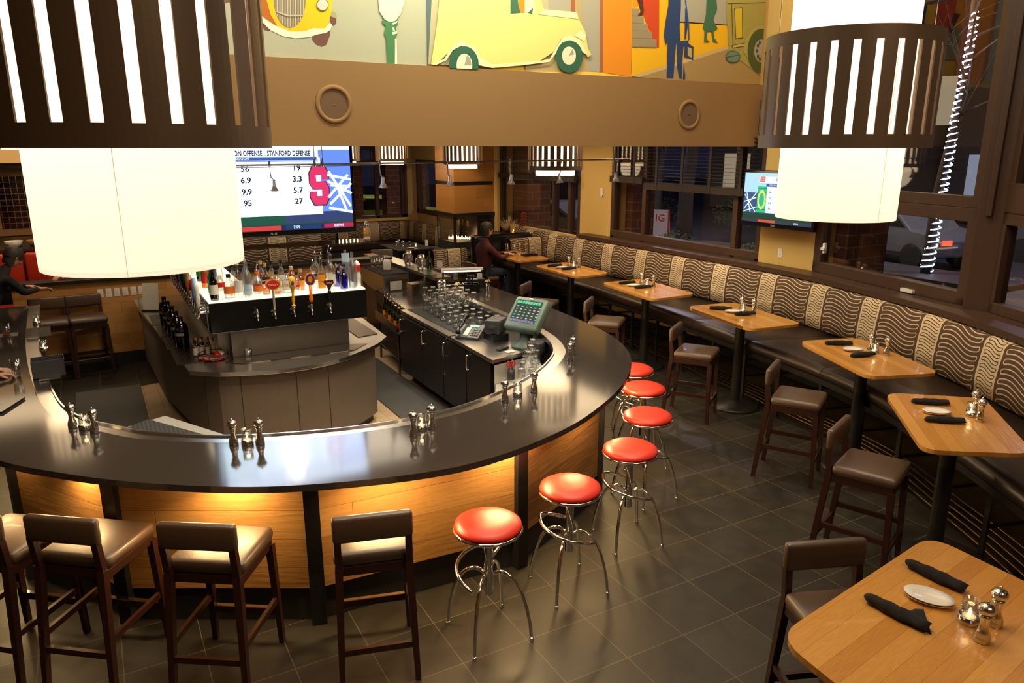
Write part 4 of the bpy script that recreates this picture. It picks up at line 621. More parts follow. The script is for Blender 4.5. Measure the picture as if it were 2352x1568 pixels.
def handle(kind, x, y, parent, col, par2=None, txt=None):
    hb = MB(); T = TM(x, y, 1.39); mats = [col]
    if kind == 'oval':
        mats = ['plastic_light', 'amber', 'redp', 'white']; hb.cyl((0, 0), .011, 0, .17, 12, 0, T)
        O = T @ TM(0, -.004, .225) @ RX(PI/2); hb.add([(.070*math.cos(2*PI*i/28), .050*math.sin(2*PI*i/28), z) for z in (-.008, .008) for i in range(28)], [list(range(28))[::-1], list(range(28, 56))]+[(i, (i+1) % 28, 28+(i+1) % 28, 28+i) for i in range(28)], 1, False, O)
        hb.add([(.058*math.cos(2*PI*i/28), .040*math.sin(2*PI*i/28), .0095) for i in range(28)], [list(range(28))], 2, False, O); hb.text("Manny's", .028, O @ TM(0, 0, .0105), 3)
        hb.lathe([(0, .265), (.012, .27), (.014, .285), (.006, .30), (0, .302)], 10, 0, T)
    elif kind == 'yellow':
        mats = ['yellowp', 'paper', 'brownp']; hb.lathe([(0, 0), (.020, 0), (.020, .008), (.012, .012), (.012, .03), (.017, .06), (.012, .11), (.015, .14), (.016, .16), (.018, .165), (.028, .18), (.034, .21), (.032, .25), (.024, .28), (0, .288)], 16, 0, T)
        O = T @ TM(-.004, -.034, .225) @ RX(PI/2); hb.add([(.021*math.cos(2*PI*i/20), .030*math.sin(2*PI*i/20), 0) for i in range(20)], [list(range(20))], 1, False, O); hb.add([(.016*math.cos(2*PI*i/20), .024*math.sin(2*PI*i/20), .001) for i in range(20)], [list(range(20))], 2, False, O)
    elif kind == 'orange':
        mats = ['orangep', 'orangep', 'purple', 'paper', 'chrome']; hb.cyl((0, 0), .007, -.01, .03, 10, 4, T); hb.lathe([(0, .02), (.019, .025), (.020, .05), (.015, .09), (.016, .19), (0, .19)], 16, 0, T)
        O = T @ TM(0, -.004, .245) @ RX(PI/2)
        for k, (rx, ry, z, mi) in enumerate(((.050, .062, -.008, 1), (.042, .055, .009, 2), (.022, .032, .0105, 1))):
            hb.add([(rx*math.cos(2*PI*i/24), ry*math.sin(2*PI*i/24), z if k else -.008) for i in range(24)], [list(range(24))], mi, False, O)
            if k == 0: hb.add([(rx*math.cos(2*PI*i/24), ry*math.sin(2*PI*i/24), q) for q in (-.008, .008) for i in range(24)], [list(range(24, 48))]+[(i, (i+1) % 24, 24+(i+1) % 24, 24+i) for i in range(24)], 1, False, O)
        hb.text('PYRAMID', .016, O @ TM(0, .042, .011), 3) if False else None
    elif kind == 'spire':
        mats = ['black_gloss', 'maroon', 'white']; hb.lathe([(0, 0), (.008, 0), (.010, .02), (.016, .05), (.022, .085), (.018, .11), (.010, .13), (0, .13)], 16, 0, T)
        O = T @ TM(0, 0, .175) @ RX(PI/2); hb.prism([(-.012, -.045), (.012, -.045), (.022, -.01), (.046, .015), (.042, .045), (-.042, .045), (-.052, .025), (-.022, -.01)], -.010, .010, 1, O); hb.text('SPIRE', .024, O @ TM(0, .018, .0115), 2)
    return hb.build('tap_handle', mats, parent)
mk('plastic_light', (.35, .33, .31), .3); mk('brownp', (.16, .07, .02), .5); mk('purple', (.05, .03, .16), .4)
xs = [1.245, 1.405, 1.585, 1.755, 1.935]
for i, x in enumerate(xs):
    f_ = faucet(x, 7.12, 0, -1, isl)
    if i: handle(['', 'oval', 'yellow', 'orange', 'spire'][i], x, 7.06, f_, '')
mk('ltblue', (.20, .35, .65), .4)
HC = ['white', 'ltblue', 'redp', 'paper', 'orangep', 'greenp', 'maroon', 'bluep', 'orange', 'label', 'plastic_grey', 'yellowp']
for i in range(16):
    y = 7.36+.165*i; f_ = faucet(TX0, y, -1, 0, isl)
    hb = MB(); c_ = HC[i % 12]; T = TM(TX0-.06, y, 1.39); k = i % 3
    hb.lathe([(0, 0), (.012, 0), (.013, .03), (.022, .07), (.018, .13), (.024, .17), (.026, .21), (.012, .25), (0, .255)] if k == 0 else ([(0, 0), (.010, 0), (.020, .05), (.030, .12), (.026, .20), (.010, .27), (0, .27)] if k == 1 else [(0, 0), (.010, 0), (.012, .12), (.030, .13), (.030, .22), (0, .24)]), 14, 0, T)
    hb.build('tap_handle', c_, f_)
# ================================================================ BOTTLES
def bottle(mats, prof, lab=None, cap=None, txt=None, liq=None, pour=False, sq=False, tcol='black'):
    """glass body with optional fill, label band, cap and pourer as parts"""
    def f():
        n = 4 if sq else 20; t = thing('liquor_bottle', 'bottle', 'bottle'); b = MB(); TT = RZ(PI/4) if sq else None; s_ = 1.3 if sq else 1
        b.lathe([(r*s_, z) for r, z in prof], n if not sq else 4, 0, TT, smooth=not sq); b.build('glass_body', mats, t)
        H = prof[-1][1]; rb = max(r for r, z in prof)
        if liq:
            q = MB(); q.lathe([(0, .006)]+[(max(r*s_-.003, .002), z) for r, z in prof if .004 < z < liq[1]]+[(rb*s_*.9, liq[1]), (0, liq[1])], n, 0, TT, smooth=not sq); q.build('liquid', liq[0], t)
        if lab:
            col, z0, z1 = lab[:3]; q = MB()
            if sq: q.box(-rb*.80, rb*.80, -rb*s_/1.414-.0015, -rb*s_/1.414-.0005, z0, z1)
            else: q.lathe([(rb+.0012, z0), (rb+.0012, z1)], 24, 0, None, True, PI*1.05, PI*1.95)
            if txt: q.text(txt, min(.034, rb*2.1/len(txt)*1.5), TM(0, -(rb*s_/1.414 if sq else rb)-.003, (z0+z1)/2) @ FRONT, 1)
            q.build('label', [col, tcol], t)
        if cap:
            q = MB(); q.cyl((0, 0), prof[-1][0]+.004, H-.022, H+.010, 14); q.build('cap', cap, t)
        if pour:
            q = MB(); q.cyl((0, 0), .012, H, H+.018, 12); q.tube([(0, 0, H+.01), (0, 0, H+.05), (.012, -.006, H+.085)], .0035, 6); q.build('pourer', 'chrome', t)
        return t
    return f
WB0 = [(0, 0), (.036, 0), (.038, .006), (.038, .165), (.034, .19), (.016, .225), (.013, .24), (.013, .295)]
TALL = [(0, 0), (.034, 0), (.036, .006), (.036, .20), (.030, .235), (.013, .27), (.012, .335)]
SQT = [(0, 0), (.044, 0), (.045, .006), (.045, .15), (.030, .175), (.015, .19), (.014, .235)]
STOUT = [(0, 0), (.048, 0), (.050, .008), (.050, .13), (.042, .155), (.018, .175), (.016, .22)]
RIB = [(0, 0)]+[(.040+(.0018 if i % 2 else 0), .004+i*.008) for i in range(20)]+[(.034, .175), (.015, .20), (.014, .23)]
BLUE = [(0, 0), (.040, 0), (.042, .006), (.042, .125), (.034, .15), (.016, .17), (.016, .215), (.024, .218), (.024, .24)]
SIL = [(0, 0), (.034, 0), (.036, .004), (.036, .11), (.026, .135), (.012, .155), (.012, .20)]
BT = [ # x, row y, rotation, builder, label
 (.905, 7.20, bottle('glass_dark', WB0, ('paper', .06, .15), 'black', None, None), 'black gin bottle with a slanted white label at the left corner of the lit shelf'),
 (.965, 7.22, bottle('glass', RIB, ('redp', .12, .165), None, None), 'ribbed clear bottle with a small red label next to the black gin bottle'),
 (1.045, 7.24, bottle('glass', STOUT, ('orange', .05, .12), 'black', None, ('glass', .06)), 'squat clear bottle with an orange bird emblem'),
 (1.125, 7.20, bottle('glass', TALL, ('paper', .06, .17), 'paper', None, None), 'clear bottle with tall white label left of the frosted bottle'),
 (1.115, 7.40, bottle('glass', WB0, None, 'black', None, None), 'clear bottle behind the white labelled one on the lit shelf'),
 (1.205, 7.20, bottle('glass_frost', TALL, ('labelblue', .03, .13), None, 'CRATER LAKE'), 'frosted pale bottle with a light blue label'),
 (1.215, 7.34, bottle('glass_frost', TALL, None, 'plastic_light'), 'frosted bottle behind the light blue labelled one'),
 (1.305, 7.24, bottle('glass', STOUT, ('orange', .05, .10), 'orange', None, None, True), 'squat clear bottle with orange collar and pourer, front'),
 (1.325, 7.36, bottle('glass', STOUT, ('redp', .05, .10), 'redp', None, None, True), 'squat clear bottle with red collar and pourer, behind'),
 (1.385, 7.26, bottle('glass', WB0, ('maroon', .11, .175), 'cork', 'BAKON', ('glass_amber', .06), tcol='white'), 'bottle with dark red BAKON label and cork'),
 (1.375, 7.42, bottle('glass', WB0, ('maroon', .11, .175), 'cork'), 'second dark red labelled bottle standing behind the BAKON bottle'),
 (1.475, 7.22, bottle('glass', STOUT, ('label', .04, .13), 'black', 'VODKA', ('glass_amber', .05)), 'squat bottle with tan VODKA label and amber fill'),
 (1.465, 7.36, bottle('glass', WB0, ('cork', .15, .20), 'black'), 'corked clear bottle behind the left VODKA bottle'),
 (1.575, 7.24, bottle('glass', STOUT, ('label', .04, .13), 'black', 'VODKA', ('glass', .09)), 'squat bottle with tan VODKA label behind the yellow tap handle'),
 (1.565, 7.40, bottle('glass', WB0, ('label', .08, .16), 'black'), 'tan labelled bottle in the back row behind the yellow tap handle'),
 (1.665, 7.22, bottle('glass', SIL, ('redp', .06, .085), 'black', None, ('glass', .07)), 'small clear bottle with thin red label'),
 (1.665, 7.42, bottle('glass_amber', STOUT, ('orange', .05, .11), 'cork'), 'amber bottle at the back behind the orange tap handle'),
 (1.735, 7.34, bottle('glass_amber', SIL, ('amber', .04, .10), 'cork'), 'small amber bottle behind the orange tap handle'),
 (1.825, 7.22, bottle('glass', RIB, ('black', .155, .175), 'chrome', None, None, True), 'ribbed clear bottle with black shoulder and pourer'),
 (1.915, 7.24, bottle('glass', WB0, ('amber', .02, .16), None, "Tito's", None, True), "clear bottle with amber Tito's label and pourer"),
 (1.905, 7.40, bottle('glass', TALL, None, None, None, None, True), "plain clear bottle with pourer behind the amber Tito's bottle"),
 (2.005, 7.20, bottle('glass', TALL, ('paper', .06, .16), 'maroon', None, None, True), 'tall clear bottle with white label and pourer right of the dark tap handle'),
 (2.035, 7.38, bottle('glass', TALL, ('label', .05, .15), 'black', None, None, True), 'tall clear bottle with pourer in the back row, fourth from the right end'),
 (2.125, 7.20, bottle('glass_blue', BLUE, None, None), 'cobalt blue bottle with flared glass stopper in front'),
 (2.115, 7.36, bottle('glass_blue', BLUE, None, None), 'cobalt blue bottle with flared stopper behind the other blue one'),
 (2.215, 7.18, bottle('glass_frost', [(r*1.15, z*1.1) for r, z in TALL], None, None), 'tall frosted bottle second from the right end of the lit shelf'),
 (2.195, 7.34, bottle('glass_frost', [(r*1.1, z*1.1) for r, z in TALL], ('labelblue', .25, .34)), 'tall frosted bottle behind, with a light blue neck band'),
 (2.285, 7.26, bottle('white', [(0, 0), (.035, 0), (.036, .12), (.030, .15), (.034, .17), (.034, .23), (.012, .26), (0, .27)], ('redp', .16, .22), 'redp'), 'white bottle with a red top at the right end of the lit shelf')]
for x, y, fn, lb in BT: o = fn(); o.location = (x, y, 1.487); o['label'] = lb; o['group'] = 'liquor bottles on the lit shelf'
for i in range(9):    # left wing of the lit shelf
    fn = bottle(['glass_green', 'glass', 'glass_amber', 'glass_brown', 'glass_dark'][i % 5], [WB0, TALL, RIB][i % 3], (['greenp', 'paper', 'redp', 'bluep'][i % 4], .05, .15), ['black', 'redp', 'greenp'][i % 3]); o = fn(); o.location = (.93+.10*(i % 2), 7.50+.22*i, 1.487)
    o['label'] = ['green', 'clear', 'amber', 'brown', 'black'][i % 5]+' bottle with '+['green', 'white', 'red', 'blue'][i % 4]+' label on the left wing of the lit shelf'+(', far end' if i > 4 else ''); o['group'] = 'liquor bottles on the left wing of the shelf'
gw = Kind(bottle('glass_dark', [(0, 0), (.060, 0), (.064, .01), (.064, .19), (.050, .235), (.022, .255), (.020, .30)], ('plastic_light', .12, .15), 'black'))
for i in range(5):
    y = 7.95+.30*i; gw.put((.655-.012*i, y, .907), R(-70), ['black growler jug with white sprig print, nearest of the row under the side taps', 'black growler jug second in the row under the side taps', 'black growler jug in the middle of the row under the side taps', 'black growler jug fourth in the row under the side taps', 'black growler jug at the far end of the row under the side taps'][i], 'growlers under the taps')
mn = thing('menu_card', 'white menu card in a dark stand at the far end of the side drip trays', 'menu', (.52, 10.0, .90)); a = MB(); a.box(-.10, .10, -.06, .06, 0, .02, 1); a.add([(-.10, -.02, .02), (.10, -.02, .02), (.10, .03, .34), (-.10, .03, .34), (-.10, -.026, .02), (.10, -.026, .02), (.10, .024, .34), (-.10, .024, .34)], [(0, 1, 2, 3), (7, 6, 5, 4), (3, 2, 6, 7)]); a.build('card', ['paper', 'black'], mn); mn.rotation_euler = (0, 0, R(-30))
# round wire tray with bitters bottles
ty = thing('wire_tray', 'round black wire tray with red and white printed base on the island corner', 'tray', (.86, 7.36, .907)); b = MB(); b.cyl((0, 0), .135, 0, .006, 32); b.build('base', 'tray_print', ty) if 'tray_print' in M else None
mk('tray_print', (.55, .28, .22), .4)
m_ = M['tray_print']; n_, l_ = nt(m_); v_ = n_.new('ShaderNodeTexVoronoi'); v_.inputs['Scale'].default_value = 30; tc_ = n_.new('ShaderNodeTexCoord'); l_.new(tc_.outputs['Object'], v_.inputs['Vector']); l_.new(mixc(m_, mth(m_, 'GREATER_THAN', v_.outputs['Distance'], .5), (.6, .5, .42), (.5, .03, .02)), n_['Principled BSDF'].inputs['Base Color'])
b = MB(); b.cyl((0, 0), .135, 0, .006, 32); b.build('base', 'tray_print', ty)
b = MB()
for z in (.012, .045): b.tube([(.137*math.cos(2*PI*i/32), .137*math.sin(2*PI*i/32), z) for i in range(32)], .003, 6, closed=True)
for i in range(16): a_ = 2*PI*i/16; b.tube([(.137*math.cos(a_), .137*math.sin(a_), .008), (.137*math.cos(a_), .137*math.sin(a_), .046)], .002, 5)
b.build('wire_rim', 'black', ty)
for (x, y, c_, lb) in ((.895, 7.33, 'redp', 'small red lid lying in the wire tray'), (.93, 7.35, 'white', 'white plastic shaker lid lying in the wire tray'), (.915, 7.40, 'yellowp', 'yellow lid in the wire tray'), (.935, 7.43, 'greenp', 'green lid in the wire tray')):
    b = MB(); b.lathe([(.030, 0), (.034, .025), (.026, .040), (0, .045)], 18); o = b.build('lid', c_); o.location = (x-.01, y, .925); o.rotation_euler = (.5, .3, 0); tag(o, lb, 'lid', 'coloured lids in the wire tray')
caps = [('black', 'paper', 'glass'), ('yellowp', 'paper', 'glass'), ('cork', 'label', 'glass_amber'), ('yellowp', 'paper', 'glass'), ('cork', 'label', 'glass_brown'), ('black', 'label', 'glass_brown'), ('yellowp', 'paper', 'glass_brown')]
for i, (c_, l1, g1) in enumerate(caps):
    o = bottle(g1, [(0, 0), (.020, 0), (.021, .085), (.012, .105), (.008, .115), (.008, .15)], (l1, .01, .08), c_)(); o.location = (.72+.055*(i % 4)+.02*(i//4), 7.50+.07*(i//4)+.02*(i % 2), .907); o['group'] = 'bitters bottles beside the wire tray'
    o['label'] = ['small bitters bottle with black cap at the left end', 'small bitters bottle with a yellow cap, second from left', 'small bitters bottle with a round cork and amber glass', 'small bitters bottle with yellow cap at the right front', 'small brown bitters bottle with cork in the back row', 'small brown bitters bottle with black cap in the back row', 'small brown bitters bottle with yellow cap in the back row'][i]
def tumbler(name, lab, h=.105, r0=.030, r1=.040, m='glass', liquid=None, cat='glass', flute=None):
    def f():
        t = thing(name, lab, cat); b = MB(); b.lathe([(0, 0), (r0, 0), (r0+.001, .01), (r1, h), (r1-.0015, h)], 22, 0, flute=flute); b.build('bowl', m, t)
        b = MB(); b.lathe([(0, .010), (r0-.001, .010)], 18); b.build('base', 'glass_frost', t)
        if liquid: b = MB(); b.lathe([(0, .0125), (r0-.003, .0125), (r0+(r1-r0)*liquid[1]-.003, h*liquid[1]), (0, h*liquid[1])], 20); b.build('drink', liquid[0], t)
        return t
    return f
Kind(tumbler('rocks_glass', '')).put((1.135, 7.10, .907), 0, 'empty faceted rocks glass on the drip grille below the taps')
# ================================================================ TELEVISIONS
def tv(T0, w, h, items, lab, bw=.035, bb=.055, group=None):
    t = thing('television', lab, 'television'); b = MB(); b.box(-w/2-bw, w/2+bw, 0, .07, -bb, h+bw); b.build('housing', 'black_gloss', t, bevel=.008)
    s_ = MB(); ml = []; 
    def mi(c, e):
        k = 'scr_%02x%02x%02x_%d' % (int(c[0]*255), int(c[1]*255), int(c[2]*255), int(e*10))
        if k not in M: mk(k, (0, 0, 0), .4, emit=c, es=e)
        if k not in ml: ml.append(k)
        return ml.index(k)
    y = -.001
    for it in items:
        y -= .0003
        if it[0] == 'r': _, x0, y0, x1, y1, c, e = it; s_.add([(-w/2+x0*w, y, y0*h), (-w/2+x1*w, y, y0*h), (-w/2+x1*w, y, y1*h), (-w/2+x0*w, y, y1*h)], [(0, 1, 2, 3)], mi(c, e))
        elif it[0] == 'p': _, pts, c, e = it; s_.add([(-w/2+a*w, y, b_*h) for a, b_ in pts], [list(range(len(pts)))], mi(c, e))
        elif it[0] == 'b': _, (xa, ya), (xb, yb), wd, c, e = it; A = Vector((xa*w, ya*h)); B = Vector((xb*w, yb*h)); n = (B-A).normalized().orthogonal()*wd*h/2; s_.add([(-w/2+p.x, y, p.y) for p in (A-n, B-n, B+n, A+n)], [(0, 1, 2, 3)], mi(c, e))
        elif it[0] == 't': _, x0, y0, txt, sz, c, e, sxx = it; s_.text(txt, sz*h, TM(-w/2+x0*w, y, y0*h) @ FRONT, mi(c, e), sx=sxx, bold=.03)
    s_.build('screen', ml, t); b = MB(); b.text('LG', .030, TM(-.02*w, -.0015, -bb*.5) @ FRONT); b.lathe([(.008, 0), (.011, 0)], 16, 0, TM(-.02*w-.034, -.0015, -bb*.5) @ RX(PI/2), smooth=False); b.build('maker_mark', 'white', t)
    b = MB(); b.box(-.2, .2, .07, .14, h*.2, h*.7); b.build('wall_bracket', 'blackmetal', t)
    return t
Wt = (.62, .74, 1.0); BL = (.02, .07, .5)
def sletter(cx, cy, a, b_):   # block letter S outline, centre cx, cy, half width a, half height b_
    P_ = [(-1, -.62), (-.62, -1), (.62, -1), (1, -.62), (1, -.10), (.66, .20), (-.30, .20), (-.30, .55), (.30, .55), (.30, .30), (1, .30), (1, .62), (.62, 1), (-.62, 1), (-1, .62), (-1, .10), (-.66, -.20), (.30, -.20), (.30, -.55), (-.30, -.55), (-.30, -.30), (-1, -.30)]
    return [(cx+x*a, cy+y*b_) for x, y in P_]
items = [('r', 0, 0, 1, 1, (.10, .20, .85), 1.6), ('r', 0, .05, 1, .17, (.02, .16, .10), .6), ('r', .55, .08, 1, .2, (.06, .10, .30), .6),
 ('r', 0, .9, 1, 1, (.75, .88, 1.0), 2.6), ('r', .0, .17, .80, .82, Wt, 2.6), ('r', .10, .82, .79, .90, Wt, 2.4), ('r', .12, .785, .78, .825, (.05, .14, .50), .9), ('r', .0, .77, .79, .783, (.3, .35, .6), .9),
 ('t', .465, .862, 'OREGON OFFENSE .. STANFORD DEFENSE', .078, (.03, .04, .12), .2, .66), ('t', .29, .805, 'THIS SEASON', .036, Wt, 1.4, 1.1)]
for i, y0 in enumerate((.70, .60, .50, .40, .30, .20)): items.append(('r', .02, y0-.02, .245, y0+.055, (.08, .72, .42) if i % 1 == 0 else (.03, .45, .2), .95)); items.append(('r', .02, y0+.055, .245, y0+.072, (.01, .28, .12), .6))
items += [('p', [(.14+.075*math.cos(2*PI*i/30), .46+.26*math.sin(2*PI*i/30)) for i in range(30)], Wt, 1.3), ('p', [(.14+.050*math.cos(2*PI*i/30), .46+.21*math.sin(2*PI*i/30)) for i in range(30)], (.05, .60, .32), .9)]
for i, (a_, b_) in enumerate((('56', '19'), ('6.9', '3.3'), ('9.9', '5.7'), ('95', '27'))): items += [('t', .325, .695-.125*i, a_, .088, (.04, .04, .08), .2, 1.05), ('t', .645, .70-.125*i, b_, .088, (.04, .04, .08), .2, 1.05)]
items += [('p', sletter(.785, .50, .068, .235), (.12, .10, .15), .4), ('p', sletter(.785, .50, .061, .218), (.85, .04, .16), 1.0)]
for a_, b_ in (((.84, .62), (1, .56)), ((.84, .55), (1, .40)), ((.85, .66), (.99, .25)), ((.85, .28), (1, .52)), ((.84, .36), (.98, .62)), ((.84, .24), (1, .18)), ((.9, .5), (.96, .2)), ((.86, .5), (.99, .48))): items.append(('b', a_, b_, .03, (.75, .85, 1.0), 1.3))
items += [('r', 0, .0, 1, .065, (.02, .03, .12), .8), ('r', .04, .008, .52, .058, (.75, .06, .04), 1.0), ('r', .55, .008, .78, .058, (.02, .06, .2), .8), ('r', .80, .008, 1, .058, (.55, .03, .10), .9), ('t', .62, .032, '7:09', .042, Wt, 1.3, 1.1), ('t', .9, .032, 'ESPN', .045, Wt, 1.3, 1.1), ('r', .0, .84, .025, .95, (.85, .2, .2), .9)]
t1 = tv(None, 1.57, .885, items, 'big television showing a football graphic, hanging above the beer taps'); t1.location = (1.648, 7.78, 2.035)
t1['category'] = 'television'
a = MB(); a.cyl((0, 0), .03, .5, 1.36, 12, 0, TM(0, .12, 0)); a.build('ceiling_pole', 'blackmetal', t1)
area((1.65, 7.70, 2.45), (1.65, 5.5, 1.6), 16, 1.5, .8, (.72, .82, 1.0))
g = wthing('glass_shelf', 'long green edged glass shelf under the big television', 'shelf', (1.7, 7.75, 1.88)); b = MB(); b.box(.85, 2.62, 7.62, 7.95, 1.875, 1.887); b.build('pane', 'shelf_glass', g)
b = MB(); b.box(.8, 2.55, 7.93, 7.97, 1.84, 1.885); [b.box(x-.01, x+.01, 7.63, 7.95, 1.855, 1.875) for x in (1.0, 1.7, 2.4)]; b.tube([(1.0, 7.95, 1.87), (1.0, 7.95, 3.40)], .012, 8); b.tube([(2.3, 7.95, 1.87), (2.3, 7.95, 3.40)], .012, 8); b.build('bracket', 'blackmetal', g)
o = bottle('glass', [(0, 0), (.034, 0), (.036, .01), (.036, .15), (.026, .19), (.012, .20), (.012, .235)], ('label', .02, .05), None, None, ('amber', .135))(); o.location = (2.55, 7.70, 1.887); o['label'] = 'bottle of amber liquor at the right end of the glass shelf'
it2 = [('r', 0, 0, 1, 1, (.05, .14, .35), .7), ('r', 0, .6, 1, 1, (.45, .75, .95), 1.1), ('r', 0, .06, 1, .18, (.02, .12, .06), .5), ('r', .22, .80, .95, .93, (.9, .93, .95), 1.1), ('r', .235, .815, .31, .925, (.8, .15, .08), 1.0), ('t', .2725, .893, 'WELLS', .035, Wt, 1.0, .85), ('t', .2725, .848, 'FARGO', .035, Wt, 1.0, .85), ('t', .63, .87, 'OREGON OFFENSE', .07, (.1, .12, .3), .5, 1.0), ('r', .33, .73, .95, .79, (.05, .12, .35), .8), ('t', .45, .76, 'THIS SEASON', .045, Wt, 1, 1),
 ('r', .21, .20, .345, .73, (.02, .62, .28), 1.0), ('r', .345, .20, .95, .73, (.85, .88, .9), 1.1)]
for i in range(6): it2.append(('r', .21, .26+.085*i, .345, .272+.085*i, (.01, .2, .08), .6))
it2 += [('p', [(.278+.062*math.cos(2*PI*i/26), .46+.20*math.sin(2*PI*i/26)) for i in range(26)], (.75, .85, .2), 1.0), ('p', [(.278+.038*math.cos(2*PI*i/26), .46+.14*math.sin(2*PI*i/26)) for i in range(26)], (.02, .55, .25), 1.0)]
for i, s1 in enumerate(('56', '6.9', '9.9', '95')): it2.append(('t', .40, .62-.11*i, s1, .05, (.2, .2, .25), .5, 1.1))
for a_, b_ in (((.02, .55), (.2, .2)), ((.02, .25), (.2, .6)), ((.02, .4), (.2, .5)), ((.05, .6), (.12, .2)), ((.02, .2), (.2, .3))): it2.append(('b', a_, b_, .022, (.8, .9, 1), 1.1))
it2 += [('r', 0, 0, 1, .07, (.05, .06, .1), .8), ('r', .25, .01, .5, .06, (.7, .1, .05), 1), ('t', .8, .035, 'ESPN', .05, Wt, 1, 1)]
t2 = tv(None, 1.10, .62, it2, 'smaller television on the cream pier behind the right hand lamp'); t2.location = (7.52, 6.58, 1.925); t2.rotation_euler = (0, 0, R(-90))

# ================================================================ CHAIRS, STOOLS, TABLES
def make_chair():
    t = thing('bar_chair', 'chair', 'chair')     # faces +y ; back at -y
    b = MB(); b.rbox(-.215, .215, -.20, .215, .685, .765, .035); b.build('seat', 'leather', t)
    b = MB(); b.rbox(-.21, .21, -.255, -.205, .855, 1.005, .022); o = b.build('backrest', 'leather', t)
    b = MB(); b.box(-.20, .20, -.195, .195, .635, .69); b.build('seat_frame', 'darkwood', t, bevel=.004)
    for sx in (-1, 1):
        b = MB(); b.beam((sx*.190, .185, .66), (sx*.205, .205, 0), .042, .042, 0, (0, 1, 0), .030, .030); b.build('leg', 'darkwood', t)
        b = MB(); b.beam((sx*.185, -.215, .70), (sx*.205, -.285, 0), .042, .042, 0, (0, 1, 0), .030, .034); b.beam((sx*.185, -.213, .68), (sx*.185, -.235, .88), .036, .036, 0, (0, 1, 0)); b.build('leg', 'darkwood', t)
        b = MB(); b.beam((sx*.198, .195, .30), (sx*.198, -.245, .30), .022, .036); b.build('stretcher', 'darkwood', t)
    b = MB(); b.beam((-.20, .195, .215), (.20, .195, .215), .024, .040); b.build('footrest', 'darkwood', t)
    b = MB(); b.beam((-.198, .198, .237), (.198, .198, .237), .026, .004); b.build('foot_plate', 'chrome', t)
    b = MB(); b.beam((-.20, -.262, .215), (.20, -.262, .215), .022, .036); b.build('stretcher', 'darkwood', t)
    return t
CH = Kind(make_chair)
def chair(x, y, facing, lab, group): return CH.put((x, y, 0), R(facing-90), lab, group)
g1 = 'bar chairs along the front of the bar'
chair(1.15, 3.64, 74, 'dark leather bar chair nearest the red stools in the front row', g1); chair(.40, 3.95, 56, 'dark leather bar chair second from the red stools in the front row', g1)
chair(-.19, 4.36, 52, 'dark leather bar chair third from the red stools in the front row', g1); chair(-.62, 4.66, 50, 'dark leather bar chair cut by the left edge in the front row', g1); chair(-1.16, 5.12, 44, 'bar chair of which only a seat corner shows at the left edge', g1)
g2 = 'bar chairs at the small tables'
chair(5.40, 8.75, -50, 'farthest leather bar chair at the row of tables by the windows', g2); chair(5.52, 7.37, -48, 'leather bar chair second from the far end of the row of tables', g2); chair(5.50, 5.72, -56, 'leather bar chair in front of the fourth table from the fireplace', g2)
chair(5.22, 4.14, -60, 'leather bar chair in the middle of the aisle, right of the red stools', g2); chair(4.46, 2.89, -69, 'leather bar chair behind the nearest table, in shadow', g2); chair(2.84, 1.86, -112, 'dark leather bar chair tucked to the near left corner of the nearest table', g2)
g3 = 'bar chairs at the oak partition'
chair(-.62, 10.78, -88, 'left one of two bar chairs backed against the oak partition', g3); chair(-.20, 10.80, -84, 'right one of two bar chairs backed against the oak partition', g3)
def make_stool():
    t = thing('red_stool', 'stool', 'stool'); b = MB()
    b.lathe([(0, .762), (.10, .760), (.165, .752), (.195, .735), (.200, .715), (.19, .705), (0, .705)], 40); b.build('seat', 'red', t)
    b = MB(); b.tube([(.196*math.cos(2*PI*i/40), .196*math.sin(2*PI*i/40), .697) for i in range(40)], .0105, 8, closed=True); b.build('seat_ring', 'chrome', t)
    b = MB(); b.cyl((0, 0), .027, .27, .70, 20); b.cyl((0, 0), .12, .685, .70, 20); b.build('pole', 'chrome', t)
    for k in range(4):
        a = k*PI/2; c, s_ = math.cos(a), math.sin(a)
        pr = [(.02, .40), (.07, .425), (.13, .41), (.185, .35), (.225, .25), (.255, .12), (.268, .01)]
        b = MB(); b.tube(cr([(r*c, r*s_, z) for r, z in pr], 4), .0115, 8); b.cyl((.268*c, .268*s_), .014, 0, .018, 10); b.build('leg', 'chrome', t)
    b = MB(); b.tube(cr([(.025*math.cos(a), .025*math.sin(a), .50) if i in (0,) else (.19*math.cos(a), .19*math.sin(a), .50-.12*(i/8)**2) for i, a in enumerate([R(60+q) for q in range(0, 201, 25)])], 3), .0115, 8); b.build('footrest', 'chrome', t)
    return t
ST = Kind(make_stool)
for i, (x, y, a) in enumerate([(1.80, 3.48, -61+90*0+15), (2.49, 3.65, 40), (3.22, 3.955, 35), (3.78, 4.44, 50), (4.21, 5.02, 20), (4.505, 5.54, 10)]):
    ST.put((x, y, 0), R(a), ['nearest round red stool, beside the last bar chair', 'second nearest round red stool at the bar', 'third nearest round red stool at the bar', 'fourth round red stool, at the bend of the bar', 'fifth round red stool, partly under the bar edge', 'farthest round red stool, mostly hidden by the bar edge'][i], 'round red stools along the bar')
def rounded(poly, r, n=6):
    o = []; k = len(poly)
    for i in range(k):
        p = Vector(poly[i]); a = (Vector(poly[i-1])-p).normalized(); b = (Vector(poly[(i+1) % k])-p).normalized(); s_ = p+a*r; e = p+b*r
        for j in range(n+1): t = j/n; o.append(tuple(s_*(1-t)**2+p*2*t*(1-t)+e*t*t))
    return o
TN = ['table nearest the camera', 'second table from the camera', 'third table from the camera', 'fourth table from the camera', 'third table from the fireplace', 'second table from the fireplace', 'table nearest the fireplace']
